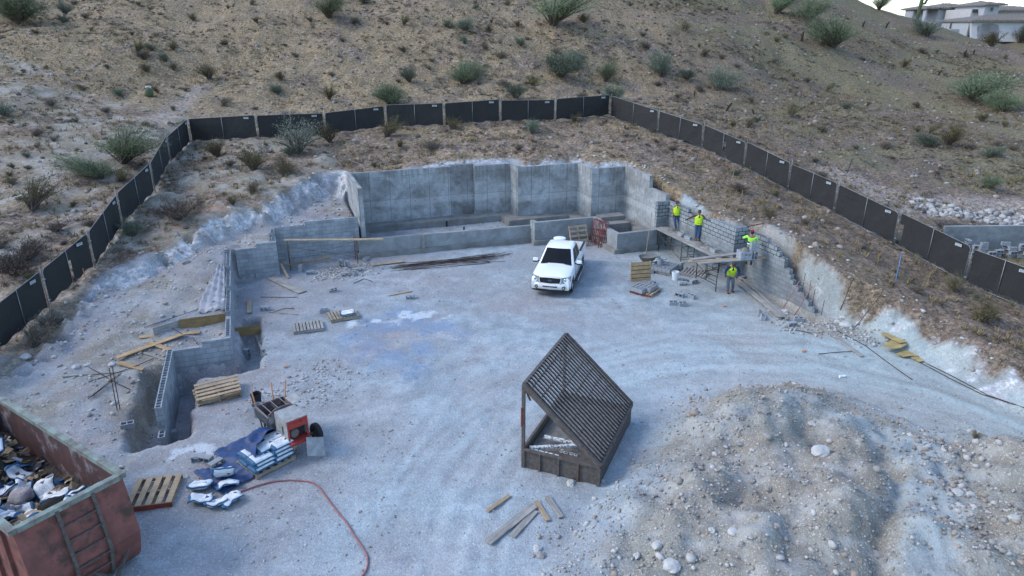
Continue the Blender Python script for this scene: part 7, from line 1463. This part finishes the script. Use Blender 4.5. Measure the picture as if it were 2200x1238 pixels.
nb_ = W(1598, 556, PZ2 + .05); mb = MB(); mb.box((0, 0, .2), (.55, .5, .4), taper=1.0); t = mb.build('mortar_tub', M['bucket_grey']); t.location = nb_; t.rotation_euler = (0, 0, R(8)); tag(t, 'pale mortar tub with a heap of mortar on the near scaffold bay', 'tub')
mb = MB(); mb.lathe([(0, .56), (.12, .52), (.24, .4)], 14); mb.build('mortar', M['mortar'], t, smooth=True)
for x in (-.09, .09): mb = MB(); mb.box((x + .06, -.252, .26), (.1, .01, .05)); mb.build('slot', M['block_dark'], t)
bs = W(1618, 556, PZ2 + .03); block(bs + Vector((0, 0, .2)), (R(90), R(90), R(20)), 'lowest block of the small column behind the mortar tub'); block(bs + Vector((-.02, 0, .41)), (0, 0, R(12)), 'middle block of the small column in front of the red-capped worker'); block(bs + Vector((-.02, .0, .615)), (0, 0, R(12)), 'top block of the small column in front of the red-capped worker')
# left scaffold with one long plank
sl0, sl1 = UV(.95, 35.9), UV(.95, 35.1); s20, s21 = UV(4.35, 35.75), UV(4.35, 34.95)
sframe(sl0, sl1, 1.5, 'left scaffold frame under the long plank by the pale block wall', M['rust']); sframe(s20, s21, 1.5, 'right scaffold frame under the long plank, by the concrete end wall', M['rust'])
board(W(610, 516, 1.53), W(824, 514, 1.53), .24, .045, 'wood_tan', 'long single plank spanning the scaffold in front of the pale block wall', group='scaffold planks')
mb = MB(); mb.tube([UV(.95, 35.1, 1.3), UV(4.35, 34.95, .4)], .012, 6); mb.tube([UV(.95, 35.1, .4), UV(4.35, 34.95, 1.3)], .012, 6); tag(mb.build('cross_brace', M['rust'], loc=UV(.95, 35.1)), 'long crossed braces of the scaffold in front of the pale block wall', 'scaffold brace')
board(UV(.6, 35.0, .35), UV(3.0, 35.2, .45), .12, .05, 'ochre', 'greenish board resting low in front of the pale block wall')
board(UV(.5, 34.9, .5), UV(.75, 33.9, .05), .1, .05, 'wood_tan', 'stake-like board propped at the inner corner of the left walls')
# red frames leaning by the stem wall corner
for i in range(4):
    a, b_ = UV(17.45 + i * .11, 34.0 - i * .05), UV(17.62 + i * .13, 33.1 - i * .05); t = sframe(a, b_, 1.5, ['first', 'second', 'third', 'fourth'][i] + ' red scaffold frame of the bundle leaning by the stem wall corner', M['red_scaf'], 'red scaffold frames', tilt=R(-14 + 3 * i), rungs=(.1, .35, .6, .97))
t = sframe(W(1683, 662), W(1706, 680), 1.5, 'faded red scaffold frame leaning on the toothed block wall', mat('faded_red', (.3, .16, .15), (.2, .13, .13), 8, .7), 'red scaffold frames', tilt=R(-24), rungs=(.1, .35, .6, .97), ladder=False)
# poles leaning near the wheelbarrow
pz = G(1387, 553); t = thing('shovel', 'long-handled shovel leaning on the end of the concrete wall', 'shovel', pz); mb = MB(); mb.tube([(0, 0, .25), (.35, .9, 2.3)], .02, 7); mb.build('handle', M['wood_tan'], t); mb = MB(); mb.lathe([(.02, .3), (.1, .22), (.11, .1), (.03, 0)], 10); o = mb.build('blade', M['galv'], t); o.scale = (1, .3, 1)
# fallen pieces of red ribbon/line guide at the wall top
mb = MB(); a = W(1605, 487, 2.66); mb.bar(a, W(1642, 480, 2.75), .04, .04); tag(mb.build('mason_level', M['red_scaf'], loc=a), 'red mason level lying on the wall top behind the red cap', 'level')

# ------------------------------------------------------------------ workers
SKIN = mat('skin', (.25, .13, .08), (.2, .1, .065), 8, .6); HAIR = mat('hair', (.015, .012, .01), None, 20, .8)
HV = mat('hi_vis_yellow', (.6, .86, .04), (.46, .7, .03), 6, .6); HVG = mat('hi_vis_lime', (.35, .85, .08), (.28, .7, .07), 6, .6); REFL = mat('reflective_tape', (.75, .78, .78), None, 6, .4)
DEN = mat('denim', (.05, .1, .2), (.03, .06, .13), 9, .9); DENG = mat('grey_denim', (.12, .15, .18), (.07, .09, .12), 9, .9); GR = mat('grey_shirt', (.2, .26, .29), (.14, .18, .2), 7, .9); NAVY = mat('navy_shirt', (.015, .03, .1), (.01, .02, .07), 7, .9); BRN = mat('brown_shirt', (.12, .07, .065), (.08, .05, .05), 7, .9); BOOT = mat('boot', (.06, .045, .035), None, 7, .8); CAPR = mat('red_cap', (.25, .01, .03), None, 7, .8); CAPD = mat('dark_cap', (.05, .045, .045), None, 7, .8); GLV = mat('work_glove', (.05, .05, .055), None, 7, .85)
def skin(name, nodes, edges, m_, parent, sub=2, root=0):
    me_ = bpy.data.meshes.new(name); me_.from_pydata([n_[0] for n_ in nodes], edges, []); me_.materials.append(m_); o = bpy.data.objects.new(name, me_); COL.objects.link(o); o.parent = parent
    o.modifiers.new('skin', 'SKIN'); sv = me_.skin_vertices[0].data
    for i, n_ in enumerate(nodes): sv[i].radius = (n_[1], n_[2] if len(n_) > 2 else n_[1]); sv[i].use_root = (i == root)
    ss_ = o.modifiers.new('sub', 'SUBSURF'); ss_.levels = sub; ss_.render_levels = sub; me_.polygons.foreach_set('use_smooth', [True] * len(me_.polygons)); return o
def person(loc, yaw, J, label, shirt, pants, vest, cap, sleeves='long', scale=1.0, gloves=None, back_view=False):
    """J: joints in metres, x = the person's left, y = facing direction, z = up"""
    t = thing('person', label, 'person', loc, R(yaw), 'workers on the site'); t.scale = (scale,) * 3; V = {k: Vector(v) for k, v in J.items()}
    N = [(V['pelvis'], .13, .1), (V['waist'], .125, .095), (V['chest'], .15, .105), (V['neck'], .055), (V['head0'], .06)]; E = [(0, 1), (1, 2), (2, 3), (3, 4)]
    def add(p, r_, par, r2=None): N.append((p, r_, r2 or r_)); E.append((par, len(N) - 1)); return len(N) - 1
    hd_ = (V['head'] - V['head0']); h1 = add(V['head0'] + hd_ * .45, .085, 4, .095); h2 = add(V['head'] , .075, h1, .09)
    fwd = Vector(J.get('look', (0, 1, 0))).normalized(); add(V['head0'] + hd_ * .3 + fwd * .085, .02, h1)   # nose and chin
    for s_ in ('L', 'R'):
        sh = add(V['sh' + s_], .062, 2); el = add(V['el' + s_], .046, sh); wr = add(V['wr' + s_], .032, el)
        d = (V['wr' + s_] - V['el' + s_]).normalized(); side = d.cross(fwd).normalized() if d.cross(fwd).length > .2 else Vector((1, 0, 0)); pm = add(V['wr' + s_] + d * .05, .036, wr, .022)
        for k, (o_, l_) in enumerate(((-.03, .07), (-.01, .085), (.01, .08), (.03, .062))):
            b0 = V['wr' + s_] + d * .09 + side * o_; f1 = add(b0, .011, pm); f2 = add(b0 + d * l_ * .5 + fwd * .008, .0095, f1); add(b0 + d * l_ * .9 + fwd * .028, .008, f2)
        th = V['wr' + s_] + d * .04 + side * .045 * (1 if s_ == 'L' else -1); t1 = add(th, .012, pm); add(th + d * .045 + side * .012 * (1 if s_ == 'L' else -1) + fwd * .02, .009, t1)
        hp_ = add(V['hip' + s_], .085, 0); kn = add(V['kn' + s_], .06, hp_); an = add(V['an' + s_], .042, kn); toe_ = V['an' + s_] + Vector((0, .15, -.045)); add(toe_, .035, an)
    skin('body', N, E, SKIN, t)
    # trousers
    N = [(V['waist'] * .35 + V['pelvis'] * .65 + Vector((0, 0, .06)), .155, .12), (V['pelvis'] - Vector((0, 0, .03)), .155, .125)]; E = [(0, 1)]
    for s_ in 'LR':
        a = len(N); N += [(V['hip' + s_] - Vector((0, 0, .06)), .105), (V['kn' + s_], .082), (V['an' + s_] + Vector((0, 0, .05)), .068)]; E += [(1, a), (a, a + 1), (a + 1, a + 2)]
    skin('trousers', N, E, pants, t)
    N = [(V['waist'], .15, .115), (V['chest'] - Vector((0, 0, .06)), .165, .125), (V['chest'] + Vector((0, 0, .07)), .13, .1), (V['pelvis'] + Vector((0, 0, .06)), .15, .118)]; E = [(0, 1), (1, 2), (0, 3)]
    for s_ in 'LR':
        a = len(N); d = V['el' + s_] - V['sh' + s_]; N.append((V['sh' + s_], .08)); E.append((1, a)); N.append((V['sh' + s_] + d * .55, .07)); E.append((a, a + 1))
        if sleeves == 'long': N += [(V['el' + s_], .062), (V['el' + s_] + (V['wr' + s_] - V['el' + s_]) * .92, .046)]; E += [(a + 1, a + 2), (a + 2, a + 3)]
    skin('shirt', N, E, shirt, t)
    for s_ in 'LR':
        mb = MB(); a = V['an' + s_]; mb.tube([a + Vector((0, -.08, -.05)), a + Vector((0, -.02, -.045)), a + Vector((0, .1, -.055)), a + Vector((0, .19, -.062))], [.03, .055, .05, .03], 10); mb.tube([a + Vector((0, 0, .05)), a + Vector((0, -.01, -.05))], [.052, .056], 10); mb.build('boot', BOOT, t, smooth=True)
        if gloves: mb = MB(); d = (V['wr' + s_] - V['el' + s_]).normalized(); mb.tube([V['wr' + s_] - d * .02, V['wr' + s_] + d * .05, V['wr' + s_] + d * .1], [.04, .045, .035], 8); mb.build('glove', gloves, t, smooth=True)
    if vest is not None:
        up = (V['chest'] - V['pelvis']).normalized(); ax = Vector((1, 0, 0)); fr_ = up.cross(ax).normalized() * -1; fr_ = -up.cross(Vector((1, 0, 0))).normalized() if (-up.cross(Vector((1, 0, 0)))).y > 0 else up.cross(Vector((1, 0, 0))).normalized()
        def ringp(f, a, k=1.0):
            c = V['pelvis'] + (V['chest'] - V['pelvis']) * f; w_ = (.215 + .01 * f) * k * (1 if f < 1.1 else .8); d_ = (.165 + .012 * math.sin(f * 3)) * k; return c + Vector((1, 0, 0)) * math.cos(a) * w_ + fr_ * math.sin(a) * d_
        mb = MB(); n_ = 24; fr0 = (-.12, .1, .35, .6, .8, .98, 1.15, 1.28)
        for i in range(len(fr0) - 1):
            for k in range(n_):
                a0, a1 = 2 * math.pi * k / n_, 2 * math.pi * (k + 1) / n_; am = (a0 + a1) / 2; f0, f1 = fr0[i], fr0[i + 1]
                side_ = abs(math.cos(am)); front = math.sin(am) > 0
                if f0 >= .75 and side_ > .93: continue
                if front and side_ < (.02 + .34 * max(0, (f0 - .5))) : continue
                if f0 > 1.1 and side_ < .38: continue
                kk0 = 1 if f0 < 1.1 else .84; kk1 = 1 if f1 < 1.1 else (.84 if f1 < 1.2 else .6)
                mb.add([ringp(f0, a0, kk0), ringp(f0, a1, kk0), ringp(f1, a1, kk1), ringp(f1, a0, kk1)], [(0, 1, 2, 3)])
        vo = mb.build('safety_vest', vest, t, smooth=True); vo.modifiers.new('s', 'SOLIDIFY').thickness = .012
        mb = MB()
        for f0 in (.12, .48):
            for k in range(n_):
                a0, a1 = 2 * math.pi * k / n_, 2 * math.pi * (k + 1) / n_; mb.add([ringp(f0, a0, 1.05), ringp(f0, a1, 1.05), ringp(f0 + .09, a1, 1.05), ringp(f0 + .09, a0, 1.05)], [(0, 1, 2, 3)])
        mb.build('reflective_band', REFL, vo)
    # cap and hair
    c = V['head0'] + hd_ * .62; mb = MB(); mb.ball(c - fwd * .012 - Vector((0, 0, .015)), .098, 2, (.88, 1, 1.0)); mb.build('hair', HAIR, t, smooth=True)
    mb = MB(); q_ = (hd_.normalized()); mb.ball(c + q_ * .045, .102, 2, (.9, 1.02, .72)); b1 = c + q_ * .035 + fwd * .1; sd_ = fwd.cross(q_).normalized(); mb.add([b1 - sd_ * .075, b1 + sd_ * .075, b1 + sd_ * .06 + fwd * .075 - q_ * .02, b1 - sd_ * .06 + fwd * .075 - q_ * .02, b1 - sd_ * .075 + q_ * .012, b1 + sd_ * .075 + q_ * .012, b1 + sd_ * .06 + fwd * .075 - q_ * .01, b1 - sd_ * .06 + fwd * .075 - q_ * .01], [(0, 1, 2, 3), (7, 6, 5, 4), (0, 4, 5, 1), (1, 5, 6, 2), (2, 6, 7, 3), (3, 7, 4, 0)]); mb.build('cap', cap, t, smooth=True)
    for s_ in (-1, 1):
        mb = MB(); mb.ball(V['head0'] + hd_ * .5 + fwd * .088 + fwd.cross(Vector((0, 0, 1))).normalized() * .032 * s_, .011, 1); mb.build('eye', HAIR, t)
        mb = MB(); mb.ball(V['head0'] + hd_ * .45 + fwd.cross(Vector((0, 0, 1))).normalized() * .09 * s_, .022, 1, (.5, 1, 1.4)); mb.build('ear', SKIN, t)
    return t
STAND = dict(pelvis=(0, 0, .95), waist=(0, 0, 1.08), chest=(0, .01, 1.33), neck=(0, .01, 1.49), head0=(0, .02, 1.54), head=(0, .03, 1.68), shL=(.19, 0, 1.42), shR=(-.19, 0, 1.42), elL=(.25, 0, 1.14), elR=(-.25, 0, 1.14), wrL=(.27, .05, .9), wrR=(-.27, .05, .9), hipL=(.09, 0, .9), hipR=(-.09, 0, .9), knL=(.11, .02, .5), knR=(-.11, .02, .5), anL=(.12, 0, .08), anR=(-.12, 0, .08))
def pose(**k): d = dict(STAND); d.update(k); return d
FACE = 180.0      # yaw 180 looks towards the viewer
p = W(1450, 494, PZ + .03)
person(p, 188, pose(anL=(-.02, .12, .08), knL=(.1, .14, .5), anR=(-.3, -.02, .08), knR=(-.2, .06, .49), wrR=(-.27, .1, .88), wrL=(.24, .16, .92)), 'worker in a yellow vest and jeans standing on the planks nearest the concrete wall', GR, DEN, HV, CAPD, 'short', .95, GLV)
p = W(1497, 516, PZ + .03)
t2_ = person(p, 172, pose(elL=(.42, .04, 1.3), wrL=(.62, .1, 1.2), elR=(-.32, .06, 1.2), wrR=(-.4, .16, 1.05), anL=(.07, 0, .08), anR=(-.07, .05, .08), knL=(.08, .05, .5), knR=(-.08, .07, .5)), 'worker in a yellow vest reaching one arm to the wall, mid-way along the planks', BRN, DEN, HV, CAPD, 'long', .95, GLV)
a = W(1482, 476, 2.2); b_ = W(1467, 511, PZ + .03); t = thing('shovel', 'shovel held upright by the worker in the middle of the planks', 'shovel', b_); mb = MB(); mb.tube([(0, 0, .2), W(1481, 473, 2.25) - b_], .018, 7); mb.build('handle', M['wood_tan'], t); mb = MB(); mb.lathe([(.02, .26), (.1, .2), (.11, .08), (.03, 0)], 10); o = mb.build('blade', M['galv'], t); o.scale = (1, .3, 1)
# red-capped worker seen from behind on the near bay
p = W(1617, 560, PZ2 + .03); p3 = Vector((p.x + .02, p.y + .55, PZ2 - .35))
person(p3, -20, pose(elR=(.0, 0, 0)) if False else pose(elL=(.27, .12, 1.2), wrL=(.3, .32, 1.12), elR=(-.38, .1, 1.28), wrR=(-.3, .38, 1.2)), 'worker with red cap and lime long-sleeved shirt seen from behind at the wall corner', HVG, DENG, None, CAPR, 'long', .98, GLV)
o = COL.objects[-1]
tw = [o for o in COL.objects if o.name.startswith('shirt') and o.parent and 'red cap' in o.parent['label']][0]
for z, m_ in ((1.0, BLKB := mat('dark_band', (.02, .02, .03), None, 5, .8)), (1.07, REFL), (1.14, BLKB)):
    mb = MB(); mb.lathe([(.172, z - .03), (.174, z + .035)], 22); b2 = mb.build('waist_band', m_, tw); b2.scale = (1.02, .82, 1)
# bending worker with a shovel on the ground
p = G(1567, 628)
person(p, 176, pose(pelvis=(0, -.14, .9), waist=(0, -.08, 1.02), chest=(0, .07, 1.24), neck=(0, .16, 1.36), head0=(0, .19, 1.4), head=(0, .27, 1.51), look=(0, .8, -.5), shL=(.19, .1, 1.31), shR=(-.19, .1, 1.31), elL=(.34, .18, 1.1), elR=(-.3, .16, 1.08), wrL=(.36, .36, .98), wrR=(-.16, .36, .92), hipL=(.09, -.12, .86), hipR=(-.09, -.12, .86), knL=(.12, .04, .48), knR=(-.12, .0, .48), anL=(.1, .06, .08), anR=(-.17, -.14, .08)), 'worker in yellow vest and navy sleeves bending on the ground below the scaffold', NAVY, DENG, HV, CAPD, 'long', 1.0, GLV)
Mx = Matrix.Translation(p) @ Matrix.Rotation(R(176), 4, 'Z'); t = thing('shovel', 'shovel held level by the bending worker under the scaffold', 'shovel', p); q0, q1 = Mx @ Vector((.5, .37, 1.02)), Mx @ Vector((-.95, .42, .72)); mb = MB(); mb.tube([q0 - p, q1 - p], .018, 7); mb.build('handle', M['wood_tan'], t)
mb = MB(); mb.box(q0 - p + Vector((-.1, 0, .03)), (.26, .2, .02), Euler((0, R(-12), R(5))).to_matrix()); mb.build('blade', M['galv'], t)
# remaining raked pieces of pipe near the walls
for (px, py, lab) in [(960, 487, 'black pipe stub standing in the gravel inside the concrete walls, left one'), (997, 500, 'black pipe stub standing in the gravel inside the concrete walls, right one')]:
    mb = MB(); mb.tube([(0, 0, 0), (0, 0, .35)], .05, 10); o = mb.build('pipe_stub', M['rubber']); o.location = G(px, py); tag(o, lab, 'pipe', 'pipe stubs')
for nm_ in list(bpy.data.objects):
    if nm_.type == 'EMPTY' and not nm_.children and 'label' in nm_: bpy.data.objects.remove(nm_)
